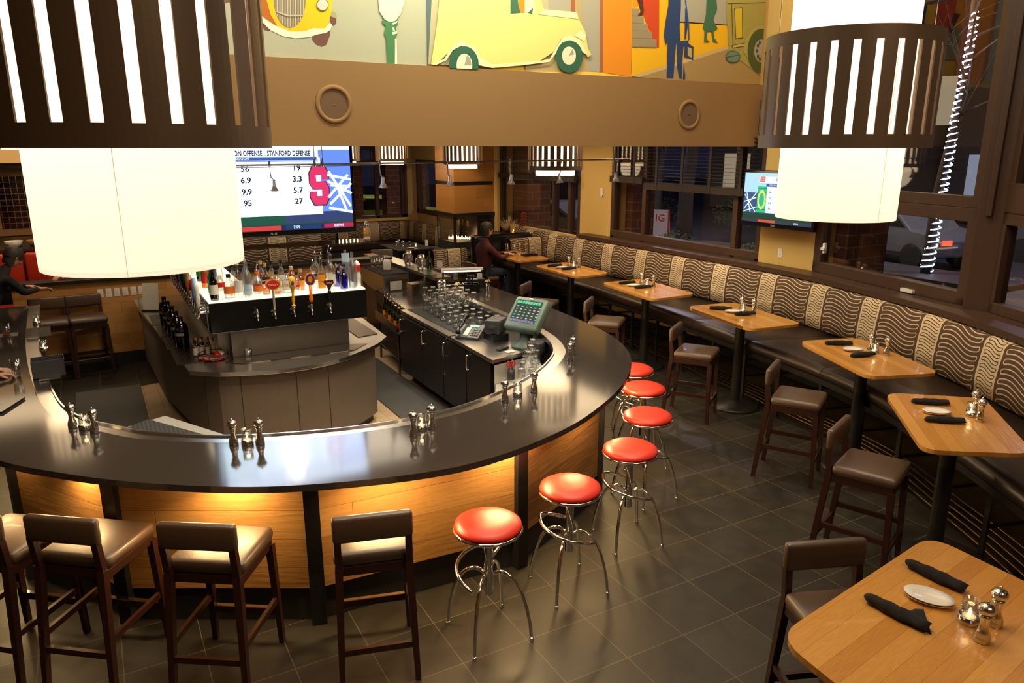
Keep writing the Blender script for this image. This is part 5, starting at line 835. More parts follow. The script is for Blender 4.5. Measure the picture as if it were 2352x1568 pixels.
TP = [[(2.06, 1.62), (3.29, 1.79), (3.24, .80), (1.98, .78)], [(4.25, 2.43), (5.05, 3.24), (5.57, 2.80), (4.78, 2.06)], [(5.30, 3.55), (5.74, 4.62), (6.36, 4.42), (5.92, 3.33)],
      [(5.70, 5.18), (5.91, 6.36), (6.58, 6.26), (6.38, 5.09)], [(5.83, 6.88), (5.97, 8.12), (6.66, 8.10), (6.55, 6.88)], [(5.94, 8.66), (5.96, 9.88), (6.62, 9.95), (6.58, 8.72)], [(5.97, 10.38), (5.98, 11.56), (6.62, 11.56), (6.62, 10.42)]]
for i, p in enumerate(TP):
    c = sum((Vector(q) for q in p), Vector((0, 0)))/4; d = (Vector(p[1])-Vector(p[0])); ang = math.atan2(d.y, d.x); t = thing('bar_table', 'tall oak table with round black base, '+TN[i], 'table', (c.x, c.y, 0), ang, 'tall tables by the banquette')
    loc = [tuple(Matrix.Rotation(-ang, 2) @ (Vector(q)-c)) for q in p]
    b = MB(); b.prism(rounded(loc, .13), 1.035, 1.068); b.build('tabletop', 'tablewood', t, bevel=.007)
    b = MB(); b.cyl((0, 0), .052, .05, 1.03, 20); b.build('pole', 'blackmetal', t)
    b = MB(); b.lathe([(0, 0), (.27, 0), (.275, .012), (.25, .03), (.12, .055), (.06, .08), (0, .08)], 36); b.build('base', 'blackmetal', t)
    b = MB(); b.box(-.28, .28, -.03, .03, 1.012, 1.035); b.box(-.03, .03, -.22, .22, 1.012, 1.035); b.build('bracket', 'blackmetal', t)
def make_mill():
    t = thing('pepper_mill', 'mill', 'mill'); b = MB()
    b.lathe([(0, 0), (.026, 0), (.028, .004), (.028, .020), (.025, .026), (.027, .030), (.021, .045), (.016, .065), (.0155, .080), (.019, .098), (.022, .104), (.0225, .110), (.017, .114)], 28); b.build('body', 'brushed', t)
    b = MB(); b.lathe([(.016, .114), (.022, .117), (.030, .128), (.030, .140), (.022, .152), (.008, .157), (0, .158)], 36, flute=(12, .035)); b.build('head', 'brushed', t)
    b = MB(); b.lathe([(.004, .156), (.007, .162), (.006, .168), (0, .171)], 12); b.build('knob', 'chrome', t); return t
MILL = Kind(make_mill)
def make_candle():
    t = thing('candle_holder', 'candle', 'candle'); b = MB(); b.lathe([(0, 0), (.036, 0), (.037, .003), (.037, .034), (.033, .034), (.033, .006), (0, .006)], 28); b.build('steel_cup', 'brushed', t)
    b = MB(); b.lathe([(.031, .007), (.031, .100), (.029, .100), (.029, .007)], 26); b.build('glass_tube', 'glass', t)
    b = MB(); b.cyl((0, 0), .024, .008, .030, 20); b.build('tealight', 'wax', t); b = MB(); b.lathe([(0, .030), (.005, .036), (.006, .044), (0, .062)], 10); b.build('flame', 'flame', t); return t
CAN = Kind(make_candle)
def make_roll():
    t = MB(); n = 18; k = 14
    vs = []
    for i in range(k+1):
        u = i/k; x = -.12+.24*u; s_ = .026*(.80+.30*math.sin(PI*min(u*1.15, 1))+.08*math.sin(u*23)); sp = 1+.25*(u-.5)
        for j in range(n): a = 2*PI*j/n; rr = s_*(1+.06*math.sin(3*a+u*5)); vs.append((x+.006*math.sin(a*2), rr*sp*math.cos(a)*1.15, .022+rr*math.sin(a)*.80))
    t.add(vs, [(i*n+j, i*n+(j+1) % n, (i+1)*n+(j+1) % n, (i+1)*n+j) for i in range(k) for j in range(n)]+[list(range(n))[::-1], list(range(k*n, k*n+n))], 0, True)
    t.add([(-.02, .02, .004), (.10, .03, .003), (.12, .10, .002), (.02, .075, .006)], [(0, 1, 2, 3)]) if False else None
    return tag(t.build('napkin_roll', 'napkin'), None, 'napkin')
ROLL = Kind(make_roll)
def make_plate():
    b = MB(); S = Matrix.Diagonal((1.35, .92, 1, 1)); b.lathe([(0, .010), (.038, .010), (.047, .016), (.068, .022), (.069, .025), (.046, .019), (.037, .0135), (0, .0135)], 40, 0, S); b.lathe([(.03, 0), (.04, 0), (.05, .014)], 40, 0, S); b.lathe([(0, .002), (.038, .002), (.047, .008), (.068, .014), (.068, .017)], 40, 0, S)
    return tag(b.build('oval_plate', 'porcelain'), None, 'plate')
PL_ = Kind(make_plate)
ZT = 1.068
IT = [  # rollA, rollB, plate, candle, mill, mill, yaw of the rolls
 ((2.566, 1.476, -84), (2.951, 1.555, -86), (2.78, 1.478, -65), (2.775, 1.315), (2.705, 1.225), (2.845, 1.255)),
 ((5.09, 2.91, -38), (4.82, 2.64, -38), (4.945, 2.775, -35), (5.10, 2.63), (5.055, 2.545), (5.19, 2.66)),
 ((5.95, 4.33, -32), (5.79, 3.96, -12), (5.885, 4.13, -22), (5.985, 3.985), (6.03, 3.90), (6.03, 4.06)),
 ((6.12, 6.02, -40), (6.15, 5.68, -15), (6.14, 5.85, -25), (6.24, 5.80), (6.32, 5.72), (6.29, 5.87)),
 ((6.23, 7.87, -8), (6.21, 7.51, -8), (6.19, 7.69, -12), (6.36, 7.62), (6.385, 7.51), (6.36, 7.73)),
 ((6.20, 9.64, -4), (6.22, 9.28, -4), (6.19, 9.44, -8), (6.40, 9.42), (6.425, 9.31), (6.38, 9.52))]
for i, (ra, rb, pl, cn, m1, m2) in enumerate(IT):
    ROLL.put((ra[0], ra[1], ZT), R(ra[2]), 'black rolled napkin on the '+TN[i]+', '+('at the front left' if i == 0 else 'the farther of its two'), 'black napkin rolls')
    ROLL.put((rb[0], rb[1], ZT), R(rb[2]), 'black rolled napkin on the '+TN[i]+', '+('behind the plate' if i == 0 else 'the nearer of its two'), 'black napkin rolls')
    PL_.put((pl[0], pl[1], ZT), R(pl[2]), 'small oval white plate pair on the '+TN[i], 'oval white plates')
    CAN.put((cn[0], cn[1], ZT), 0, 'lit glass candle in a steel cup on the '+TN[i], 'table candles'); point((cn[0], cn[1], ZT+.085), .10, (1, .6, .25), .012)
    MILL.put((m1[0], m1[1], ZT), 0, 'steel pepper mill on the '+TN[i]+', in front of its candle', 'steel mills on the tables'); MILL.put((m2[0], m2[1], ZT), .3, 'steel pepper mill on the '+TN[i]+', behind its candle', 'steel mills on the tables')
b = MB(); b.add([(0, 0, .003), (.13, -.035, .003), (.05, .085, .018), (.02, .08, .006), (0, 0, 0), (.13, -.035, 0)], [(0, 1, 2), (0, 2, 3), (0, 4, 5, 1)]); o = b.build('napkin_corner', 'napkin'); o.location = (2.585, 1.47, ZT+.001); o.rotation_euler = (0, 0, R(-80)); tag(o, 'loose triangular napkin corner beside the roll on the nearest table', 'napkin')
# nearest the fireplace: a used table
ROLL.put((6.24, 11.17, ZT), R(-15), 'black rolled napkin on the table nearest the fireplace', 'black napkin rolls'); PL_.put((6.20, 11.03, ZT), 0, 'small oval white plate on the table nearest the fireplace', 'oval white plates')
b = MB(); b.rbox(-.13, .13, -.09, .09, 0, .035, .016); o = b.build('cheque_folder', 'black_gloss'); o.location = (6.46, 10.86, ZT); tag(o, 'black padded folder lying on the table nearest the fireplace', 'folder')
Kind(tumbler('beer_glass', '', .15, .028, .038, 'glass', ('glass_brown', .45))).put((6.36, 11.46, ZT), 0, 'glass half full of dark beer on the table nearest the fireplace')
Kind(tumbler('water_glass', '', .13, .026, .034, 'glass')).put((6.46, 11.38, ZT), 0, 'empty tall glass on the table nearest the fireplace')
MILL.put((6.55, 11.34, ZT), 0, 'left steel mill on the table nearest the fireplace', 'steel mills on the tables'); MILL.put((6.63, 11.26, ZT), 0, 'right steel mill on the table nearest the fireplace', 'steel mills on the tables')
# along the bar
gb = 'steel mills on the bar'
for k, (m1, c1, m2, nm) in enumerate([((-.275, 5.42), (-.205, 5.34), (-.15, 5.24), 'leftmost'), ((.60, 4.585), (.675, 4.55), (.745, 4.52), 'centre left'), ((1.63, 4.175), (1.715, 4.25), (1.78, 4.23), 'centre right'), ((2.46, 4.47), (2.60, 4.53), (2.755, 4.55), 'right')]):
    MILL.put((*m1, 1.07), 0, 'left steel mill of the '+nm+' group on the bar', gb); CAN.put((*c1, 1.07), 0, ('candle holder' if k == 0 else 'lit candle holder')+' of the '+nm+' group on the bar', 'candles on the bar'); MILL.put((*m2, 1.07), .4, 'right steel mill of the '+nm+' group on the bar', gb)
    point((*c1, 1.15), .1, (1, .6, .25), .012)
MILL.put((3.47, 5.13, 1.07), 0, 'front one of two steel mills behind the till at the bend of the bar', gb); MILL.put((3.60, 5.28, 1.07), .4, 'rear one of two steel mills behind the till at the bend of the bar', gb)
CAN.put((4.02, 6.95, 1.07), 0, 'lit candle on the bar behind the order terminal', 'candles on the bar'); CAN.put((-.63, 9.0, 1.07), 0, 'farther candle on the left arm of the bar', 'candles on the bar'); CAN.put((-.52, 7.75, 1.07), 0, 'nearer candle on the left arm of the bar, beyond the grey box', 'candles on the bar')
# left arm of the bar: drinks
Kind(tumbler('water_glass', '', .15, .027, .036, 'glass', ('glass', .8))).put((-.675, 6.90, 1.07), 0, 'tall glass of water beside the hand on the left arm of the bar')
Kind(tumbler('rocks_glass', '', .12, .032, .042, 'glass', ('glass_amber', .35))).put((-.865, 8.60, 1.07), 0, 'short ribbed glass with an amber drink on the left arm of the bar')
def wineglass():
    t = thing('wine_glass', '', 'glass'); b = MB(); b.lathe([(0, 0), (.034, .001), (.030, .004), (.004, .010), (.0035, .085), (.012, .095), (.032, .12), (.038, .15), (.034, .19), (.030, .21), (.028, .21), (.036, .15), (.030, .12), (.008, .098), (0, .097)], 26); b.build('bowl', 'glass', t)
    b = MB(); b.lathe([(0, .10), (.010, .10), (.029, .12), (.034, .142), (0, .142)], 22); b.build('wine', 'wine', t); return t
Kind(wineglass).put((-1.00, 9.05, 1.07), 0, 'stemmed glass of white wine on the left arm of the bar')
b = MB(); b.box(-.09, .09, -.09, .09, 0, .003); o = b.build('coaster', 'black'); o.location = (-.86, 8.58, 1.07); tag(o, 'black square coaster under the amber drink', 'coaster')
b = MB(); [b.box(-.12+.004*k, .12+.004*k, -.16, .16, .006*k, .006*k+.005) for k in range(3)]; b.text('CBC', .055, TM(.0, .02, .0185), 1); o = b.build('menu_stack', ['black_gloss', 'white']); o.location = (-.76, 6.14, 1.07); o.rotation_euler = (0, 0, R(-22)); tag(o, 'stack of black menus with white lettering on the left arm of the bar', 'menu')
bx = thing('condiment_box', 'grey open box clipped on the steel rail of the left bar arm', 'box', (-.45, 6.85, 1.07), R(3)); b = MB(); b.box(-.115, .115, -.085, -.08, 0, .14); b.box(-.115, .115, .08, .085, 0, .14); b.box(-.115, -.11, -.085, .085, 0, .14); b.box(.11, .115, -.085, .085, 0, .14); b.box(-.115, .115, -.085, .085, 0, .005); b.build('box_body', 'plastic_grey', bx); b = MB(); b.box(-.075, .075, -.16, -.085, 0, .012); b.build('clip', 'steel', bx)
sl_ = thing('steel_flap', 'folded steel divider standing on the rail between two candles', 'divider', (-.57, 8.35, 1.07)); b = MB(); b.add([(-.12, 0, 0), (.09, 0, 0), (.09, .03, .09), (-.12, .03, .09)], [(0, 1, 2, 3), (3, 2, 1, 0)]); b.build('plate', 'brushed', sl_)
# ================================================================ BANQUETTE
FRT = cr([(6.66, 13.4), (6.66, 10.0), (6.52, 8.0), (6.42, 7.0), (6.30, 6.1), (6.18, 5.4), (6.06, 4.6), (5.86, 3.9), (5.52, 3.27), (5.18, 2.63), (4.6, 1.7)], 6)
bq = wthing('banquette', 'long curved banquette with brown leather seat and wave patterned back cushions', 'bench', (6.9, 7.0, 0))
FR = resample(FRT, 121); CU = resample([p for p in CUSH if p[1] < 13.45], 121)
segs = [(0, 14), (14, 30), (30, 46), (46, 66), (66, 77), (77, 88), (88, 99), (99, 120)]
for a0, a1 in segs:
    A = FR[a0:a1+1]; B = CU[a0:a1+1]; n = len(A); b = MB(); vs = []; prof = [(0.0, .655), (-.015, .69), (-.012, .74), (.02, .772), (.06, .782)]
    rows = []
    for i in range(n):
        d = Vector((B[i][0]-A[i][0], B[i][1]-A[i][1])); L = d.length; d.normalize(); e = min(1, i/1.0, (n-1-i)/1.0) if False else 1
        r_ = [(A[i][0]+d.x*k, A[i][1]+d.y*k, z) for k, z in prof]+[(A[i][0]+d.x*L*.5, A[i][1]+d.y*L*.5, .786), (B[i][0]+.03, B[i][1], .775), (B[i][0]+.03, B[i][1], .655)]
        if i in (0, n-1): tt = (Vector(A[min(i+1, n-1)])-Vector(A[max(i-1, 0)])).normalized()*(.004 if i == 0 else -.004); r_ = [(x+tt.x, y+tt.y, z-(.012 if z > .7 else 0)) for x, y, z in r_]
        rows.append(r_)
    k = len(rows[0]); b.add([p for r_ in rows for p in r_], [(i*k+j, (i+1)*k+j, (i+1)*k+(j+1) % k, i*k+(j+1) % k) for i in range(n-1) for j in range(k)], 0, True)
    b.add(rows[0]+rows[-1], [list(range(k))[::-1], list(range(k, 2*k))]); b.build('seat_cushion', 'bench_leather', bq)
b = MB(); b.strip(offset(FR, -.0), offset(FR, .05) if offset(FR, .05)[0][0] > FR[0][0] else offset(FR, -.05), .60, .655); b.build('seat_rail', 'blackmetal', bq)
for i in range(3, 119, 6):
    A = Vector(FR[i]); B = Vector(CU[i]); p = A.lerp(B, .10); q = A.lerp(B, .92)
    b = MB(); b.beam((p.x, p.y, .64), (p.x, p.y, .0), .032, .032); b.cyl((p.x, p.y), .035, 0, .012, 10); b.build('leg', 'blackmetal', bq)
    b = MB(); b.beam((p.x, p.y, .30), (q.x, q.y, .30), .022, .022); b.build('brace', 'blackmetal', bq)
# back cushions follow the curve; pattern coordinates run along it
CUL = [0]
CF = resample([p for p in CUSH if p[1] < 13.45], 241)
for a, c in zip(CF, CF[1:]): CUL.append(CUL[-1]+math.hypot(c[0]-a[0], c[1]-a[1]))
cuts = [0, 29, 54, 77, 97, 131, 156, 182, 210, 240]
for a0, a1 in zip(cuts, cuts[1:]):
    b = MB(); pts = CF[a0:a1+1]; n = len(pts); rows = []; prof = [(-.00, .775, 0), (.065, .80, .03), (.075, .95, .17), (.055, 1.12, .34), (.035, 1.25, .47), (.005, 1.29, .52), (-.07, 1.30, .58)]
    nv = offset(pts, 1.0); uvs = []; vs = []
    for i in range(n):
        nx, ny = nv[i][0]-pts[i][0], nv[i][1]-pts[i][1]
        if nx > 0: nx, ny = -nx, -ny
        e = .022*max(0, 1-min(i, n-1-i)/1.6)
        for k, z, v in prof: vs.append((pts[i][0]+nx*(k-e), pts[i][1]+ny*(k-e), z)); uvs.append((CUL[a0+i]+.10, v))
    k = len(prof); b.add(vs, [(i*k+j, (i+1)*k+j, (i+1)*k+j+1, i*k+j+1) for i in range(n-1) for j in range(k-1)], 0, True, None, uvs)
    b.build('back_cushion', 'fabric', bq)
rl = wthing('foot_rail', 'low floor grille of parallel brass rails running under the banquette', 'grille', (6.4, 6, 0))
for k in range(5):
    b = MB(); l_2 = [(p[0]+.0, p[1]) for p in (offset(FR, .18+.075*k) if offset(FR, .1)[0][0] > FR[0][0] else offset(FR, -.18-.075*k))]; b.tube([(x, y, .055) for x, y in l_2], .011, 6); b.build('rail', 'brass', rl)
b = MB()
for i in range(5, 118, 9):
    A = Vector(FR[i]); B = Vector(CU[i]); d = (B-A).normalized(); p = A+d*.16; q = A+d*.52; b.beam((p.x, p.y, .035), (q.x, q.y, .035), .02, .02); b.beam((p.x, p.y, .03), (p.x, p.y, 0), .02, .02); b.beam((q.x, q.y, .03), (q.x, q.y, 0), .02, .02)
b.build('rail_support', 'blackmetal', rl)
# other booths -----------------------------------------------------------
def cushion(p0, p1, z0, z1, th, u0, name, lab, k='fabric'):
    A = Vector((*p0, 0)); B = Vector((*p1, 0)); d = (B-A); L = d.length; d.normalize(); n = Vector((d.y, -d.x, 0)); vs = []; uvs = []; pr = [(0, z0, 0), (th, z0+.03, .03), (th*.9, (z0+z1)/2, (z1-z0)/2), (th*.6, z1-.03, z1-z0), (0, z1, z1-z0+.05), (-.08, z1, z1-z0+.13), (-.08, z0, .6)]
    N_ = 12
    for i in range(N_+1):
        for q, z, v in pr: p = A+d*L*i/N_+n*q; vs.append((p.x, p.y, z)); uvs.append((u0+L*i/N_, v))
    k_ = len(pr); b = MB(); b.add(vs, [(i*k_+j, (i+1)*k_+j, (i+1)*k_+j+1, i*k_+j+1) for i in range(N_) for j in range(k_-1)], 0, True, None, uvs); o = b.build('back_cushion', k); th_ = thing(name, lab, 'bench', (0, 0, 0)); ct_ = (A+B)/2; th_.location = (ct_.x, ct_.y, 0); o.parent = th_; o.location = -th_.location
    if z0 < .9:
        bb_ = MB(); q_ = [A-n*.05, B-n*.05, B+n*.55, A+n*.55]; bb_.prism([(v.x, v.y) for v in q_], z0-.12, z0); s1 = bb_.build('seat_cushion', 'bench_leather', th_); s1.location = -th_.location
        bb_ = MB(); q_ = [A-n*.05, B-n*.05, B+n*.48, A+n*.48]; bb_.prism([(v.x, v.y) for v in q_], 0, z0-.12); s1 = bb_.build('base', 'toe', th_); s1.location = -th_.location
    return th_
    tag(o, lab, 'bench')
cushion((.9, 11.42), (3.05, 11.42), 1.16, 1.56, .03, .1, 'booth_bench', 'wave patterned booth back seen between the bottles and the glass shelf')
cushion((5.0, TF-.12), (7.45, TF-.12), .42, .92, .08, 0, 'booth_bench', 'wave patterned booth back under the far window')
cushion((7.60, TF-.15), (7.60, 15.75), .42, .94, .08, .4, 'booth_bench', 'wave patterned booth back running behind the fireplace glass')
cushion((6.7, 11.98), (7.45, 11.98), .75, 1.22, .06, .2, 'booth_bench', 'wave patterned cushion at the far end of the banquette')
b = MB(); b.rbox(6.05, 7.3, 12.15, 12.32, .5, 1.30, .05); o = b.build('booth_divider', 'black_gloss'); tag(o, 'black glossy divider behind the table nearest the fireplace', 'divider')
cushion((5.55, 12.9), (6.25, 12.9), .45, .98, .06, .3, 'booth_bench', 'small wave patterned seat back left of the table nearest the fireplace')
rb = wthing('red_booth', 'red leather booth back behind the oak partition', 'booth', (-.8, 12.3, 0))
for x0, x1 in ((-2.3, -1.52), (-1.50, -.90), (-.88, .35)): b = MB(); b.rbox(x0, x1, 12.25, 12.42, .95, 1.44, .05); b.build('back_cushion', 'redbooth', rb)
b = MB(); b.rbox(-2.3, .35, 11.75, 12.25, .55, .75, .05); b.build('seat_cushion', 'redbooth', rb); b = MB(); b.box(-2.3, .35, 11.8, 12.42, 0, .55); b.build('base', 'toe', rb)
o = MB().box(-.62, -.15, 12.0, 12.03, .98, 1.25).build('menu', 'redbooth'); tag(o, 'open red menu held upright in the red booth', 'menu')
ct = wthing('service_counter', 'dark steel service counter with plates behind the red booth', 'counter', (-1.0, 13.0, 0)); b = MB(); b.box(-3, 1.2, 12.7, 13.1, 0, 1.42); b.build('body', 'toe', ct); b = MB(); b.box(-3, 1.2, 12.65, 13.2, 1.42, 1.46); b.build('top', 'steel_dark', ct)
for x, r_, k_, lb in ((-1.25, .05, 'paper', 'white folded cloth on the service counter'), (-1.02, .12, 'porcelain', 'stack of pale plates on the service counter'), (-.72, .15, 'wood_bowl', 'wooden bowl on the service counter')):
    if k_ == 'wood_bowl' and k_ not in M: mk('wood_bowl', (.35, .16, .05), .5)
    b = MB(); b.lathe([(0, 0), (r_*.6, 0), (r_, .09), (r_*.9, .09), (r_*.5, .02), (0, .02)], 20); o = b.build('dish', k_); o.location = (x, 12.9, 1.46); tag(o, lb, 'dish')
rk = wthing('wine_rack', 'oak framed wire wine rack on the kitchen wall at the left', 'wine rack', (-.9, 14.1, 1.5)); b = MB()
b.box(-2.2, .8, 14.0, 14.06, 2.44, 2.56); b.box(-2.2, .8, 14.0, 14.06, 1.52, 1.62); b.box(-1.35, -1.22, 13.99, 14.05, 1.52, 2.5); b.build('frame', 'rackwood', rk); b = MB(); b.box(-2.2, .8, 14.3, 14.34, 1.5, 2.56); b.build('back_panel', 'maroon', rk); b = MB()
for i in range(18): x = -1.2+.085*i; b.beam((x, 14.03, 1.6), (x, 14.03, 2.46), .008, .008)
for i in range(10): z = 1.62+.09*i; b.beam((-1.22, 14.03, z), (.35, 14.03, z), .008, .008)
b.build('wire_grid', 'steel', rk)
WBt = Kind(lambda: tag(MB().lathe([(0, 0), (.036, 0), (.038, .18), (.030, .21), (.013, .24), (.013, .30), (0, .30)], 14).build('wine_bottle', 'glass_dark'), '', 'bottle'))
for i, (x, z) in enumerate([(-1.15, 2.32), (-1.05, 2.32), (-1.15, 2.15), (-1.05, 2.15), (-1.15, 1.98), (-1.05, 1.98), (-1.12, 1.84), (-.72, 2.35), (-.70, 2.2), (-.69, 2.05), (-.68, 1.92), (-.67, 1.8), (-.66, 1.68), (-.75, 1.68)]):
    WBt.put((x, 14.28, z), 0, 'dark wine bottle lying in the wire rack, '+('left' if i < 7 else 'right')+' column, '+['top', 'top', 'upper', 'upper', 'middle', 'middle', 'bottom', 'first from top', 'second from top', 'third from top', 'fourth from top', 'fifth from top', 'bottom right', 'bottom left'][i]+' row'+(', left one' if i in (0, 2, 4) else ', right one' if i in (1, 3, 5) else ''), 'wine bottles in the rack', (PI/2, 0, 0))
struct('wall_kitchen', MB().box(-8, 1.9, 14.34, 14.4, 0, 3.4), 'wall_tan')
hd = struct('ceiling_track_band', MB().box(-8, 1.9, 13.42, 13.5, 2.56, 2.66), 'blackmetal')
# switches on the partition
for i in range(6):
    t = thing('light_switch', 'white wall switch on the oak partition, '+['leftmost', 'second from left', 'third from left', 'fourth from left', 'fifth from left', 'rightmost'][i]+' of the row', 'switch', (-.015+.098*i, 11.1, .985), 0, 'white switches on the partition'); b = MB(); b.box(-.035, .035, -.006, 0, -.057, .057); b.build('plate', 'white', t, bevel=.002); b = MB(); b.box(-.017, .017, -.010, -.006, -.033, .033); b.build('rocker', 'porcelain', t)
def outlet(loc, rz, lab):
    t = thing('wall_outlet', lab, 'outlet', loc, rz); b = MB(); b.box(-.035, .035, -.006, 0, -.057, .057); b.build('plate', 'white', t, bevel=.002)
    for z in (-.022, .022): b = MB(); b.box(-.014, .014, -.008, -.006, z-.014, z+.014); b.build('socket', 'porcelain', t)
outlet((3.80, 11.1, .42), 0, 'white outlet on the oak partition beside the waste bin'); outlet((7.76, 6.66, 1.53), R(-90), 'white outlet on the cream pier below the small television')
t = thing('thermostat', 'white thermostat on the far cream pier', 'thermostat', (7.78, 10.62, 2.12), R(-90)); b = MB(); b.box(-.04, .04, -.02, 0, -.06, .06); b.build('body', 'white', t, bevel=.004); b = MB(); b.box(-.02, .03, -.022, -.018, -.09, -.06); b.build('sensor', 'white', t)

# ================================================================ COOLER AND STATION ON THE RIGHT INSIDE THE BAR
co = wthing('back_bar_cooler', 'black fronted under counter cooler with a steel top along the right inside of the bar', 'cooler', (3.5, 7.2, 0))
b = MB(); b.prism([(3.16, 5.98), (4.30, 6.28), (3.93, 7.2), (3.95, 8.55), (3.22, 8.55)], .86, .90); b.build('steel_top', 'steel', co, bevel=.005)
b = MB(); b.prism([(3.24, 6.06), (3.82, 6.2), (3.88, 7.2), (3.88, 8.5), (3.28, 8.5)], .08, .86); b.build('cabinet', 'blackmetal', co)
b = MB(); b.prism([(3.30, 6.12), (3.82, 6.2), (3.88, 8.5), (3.33, 8.5)], 0, .08); b.build('plinth', 'toe', co)
for y0, y1 in ((6.10, 6.62), (6.64, 7.20), (7.22, 7.80), (7.82, 8.50)):
    b = MB(); b.box(3.19, 3.235, y0, y1, .14, .845); d = b.build('door', 'blackmetal', co, bevel=.004)
    b = MB(); b.tube(cr([(3.19, y1-.06, .80), (3.165, y1-.06, .79), (3.165, y1-.06, .66), (3.19, y1-.06, .65)], 4), .010, 8); b.build('handle', 'chrome', d)
b = MB()
for i in range(9): b.box(3.23, 3.238, 8.0+.05*i, 8.02+.05*i, .11, .40)
b.build('vent_grille', 'black', co)
es = wthing('steel_end_station', 'bright steel ice station at the near end of the cooler', 'ice station', (3.2, 5.7, 0))
b = MB(); b.add([(3.17, 5.97, .50), (4.2, 6.2, .50), (4.2, 6.2, .85), (3.17, 5.97, .85)], [(0, 1, 2, 3)]); b.build('back_splash', 'bright_steel', es)
b = MB(); b.prism([(2.78, 5.25), (3.02, 5.15), (3.60, 5.75), (3.8, 6.15), (3.18, 5.96)], .0, .66); b.build('drainboard', 'bright_steel', es)
b = MB(); b.prism([(2.83, 5.34), (2.98, 5.25), (3.40, 5.75), (3.26, 5.86)], .662, .70); b.build('ice_bin_lid', 'bright_steel', es, bevel=.01)
b = MB(); b.prism([(3.08, 5.24), (3.20, 5.22), (3.48, 5.55), (3.66, 6.0), (3.50, 6.02), (3.34, 5.66)], .845, .86); b.box(3.10, 3.12, 5.26, 5.28, .66, .85); b.box(3.50, 3.52, 5.9, 5.92, .66, .85); b.build('glass_shelf', 'bright_steel', es)
o = MB().add([(0, 0, 0), (.22, .05, 0), (.22, .05, .14), (0, 0, .14)], [(0, 1, 2, 3)]).build('paper_notice', 'paper'); o.location = (3.42, 6.015, .66); tag(o, 'white paper notice taped on the steel end of the cooler', 'notice')
GL = Kind(tumbler('pint_glass', '', .145, .030, .042, 'glass'))
def inv(x, y, z, lab, grp, sc_=1.0):
    o = GL.put((x, y, z+.145*sc_), 0, lab, grp, (PI, 0, random.uniform(0, 6))); o.scale = (sc_,)*3; return o
ORD = ['first', 'second', 'third', 'fourth', 'fifth', 'sixth', 'seventh']
for i in range(5):
    for j in range(7):
        x = 3.40+.105*i+.012*j; y = 7.12+.20*j+.04*(i % 2)
        if y > 8.5: continue
        inv(x, y, .905, 'upturned pint glass in the lower layer, '+ORD[j]+' row from the phone, '+ORD[i]+' from the aisle', 'upturned pint glasses on the cooler')
for i in range(5):
    for j in range(4): inv(3.44+.105*i+.012*j, 7.78+.19*j, 1.052, 'upturned pint glass in the upper layer, '+ORD[j]+' row from the phone, '+ORD[i]+' from the aisle', 'stacked pint glasses on the cooler')
b = MB(); b.box(3.30, 3.90, 7.0, 8.52, .901, .905); o = b.build('bar_mat', 'rubber'); tag(o, 'black rubber bar mat under the upturned pint glasses', 'mat')
for i in range(4):
    for j in range(2): inv(3.18+.118*i-.075*j, 5.30+.165*i+.045*j, .862, 'upturned glass on the drainboard, '+['row by the curved rail, ', 'row by the scissors, '][j]+ORD[i]+' from the front', 'upturned glasses on the drainboard', .95)
for i in range(3): inv(3.20+.125*i, 5.38+.175*i, 1.0, 'upturned glass stacked in the second layer on the drainboard, '+ORD[i]+' from the front', 'upturned glasses on the drainboard', .9)
tr = thing('order_terminal', 'grey green touch screen order terminal tilted on the counter', 'terminal', (3.70, 6.27, .90), R(-66)); tr.scale = (1.18,)*3
Tt = TM(0, 0, .27) @ RX(R(-42)); b = MB(); b.rbox(-.17, .17, -.03, .07, -.15, .17, .028, 0, Tt); b.build('housing', 'teal', tr)
b = MB(); b.box(-.13, .13, -.0315, -.031, -.085, .13, 0, Tt)
rnd = random.Random(4)
for i in range(9): b.box(-.125+.027*i, -.103+.027*i, -.033, -.032, .095, .120, 1, Tt)
for i in range(6):
    for j in range(5): b.box(-.11+.045*i, -.092+.045*i, -.033, -.032, -.05+.028*j, -.042+.028*j, 1 if rnd.random() < .4 else 2, Tt)
for i in range(8): b.box(-.125+.031*i, -.098+.031*i, -.033, -.032, -.083, -.062, 3 if i % 2 else 4, Tt)
b.build('screen', ['term_bg', 'term_green', 'term_white', 'term_blue', 'term_red'], tr)
b = MB(); b.lathe([(0, 0), (.13, 0), (.13, .02), (.06, .05), (.05, .17), (0, .17)], 24); b.build('stand', 'teal', tr); b = MB(); b.box(-.02, .02, -.0335, -.031, .14, .155, 0, Tt); b.build('badge', 'white', tr)
def printer(loc, rz, lab, s_=1):
    t = thing('receipt_printer', lab, 'printer', loc, rz); b = MB(); b.rbox(-.075*s_, .075*s_, -.10*s_, .10*s_, 0, .13*s_, .02); b.build('housing', 'plastic_grey', t); b = MB(); b.box(-.05, .05, -.102*s_, -.085, .06*s_, .07*s_, 0); b.add([(-.04, -.103*s_, .065), (.04, -.103*s_, .065), (.04, -.125*s_, .085), (-.04, -.125*s_, .085)], [(0, 1, 2, 3)], 1); b.build('paper_slot', ['black', 'paper'], t)
printer((3.56, 6.66, .98), R(-50), 'black receipt printer on a stand between phone and terminal', 1.15); printer((3.66, 5.98, .90), R(-60), 'low grey printer under the front right of the terminal', 1.0)
o = MB().box(-.09, .09, -.11, .11, 0, .08).build('printer_stand', 'blackmetal'); o.location = (3.56, 6.66, .90); tag(o, 'black metal box carrying the receipt printer', 'stand')
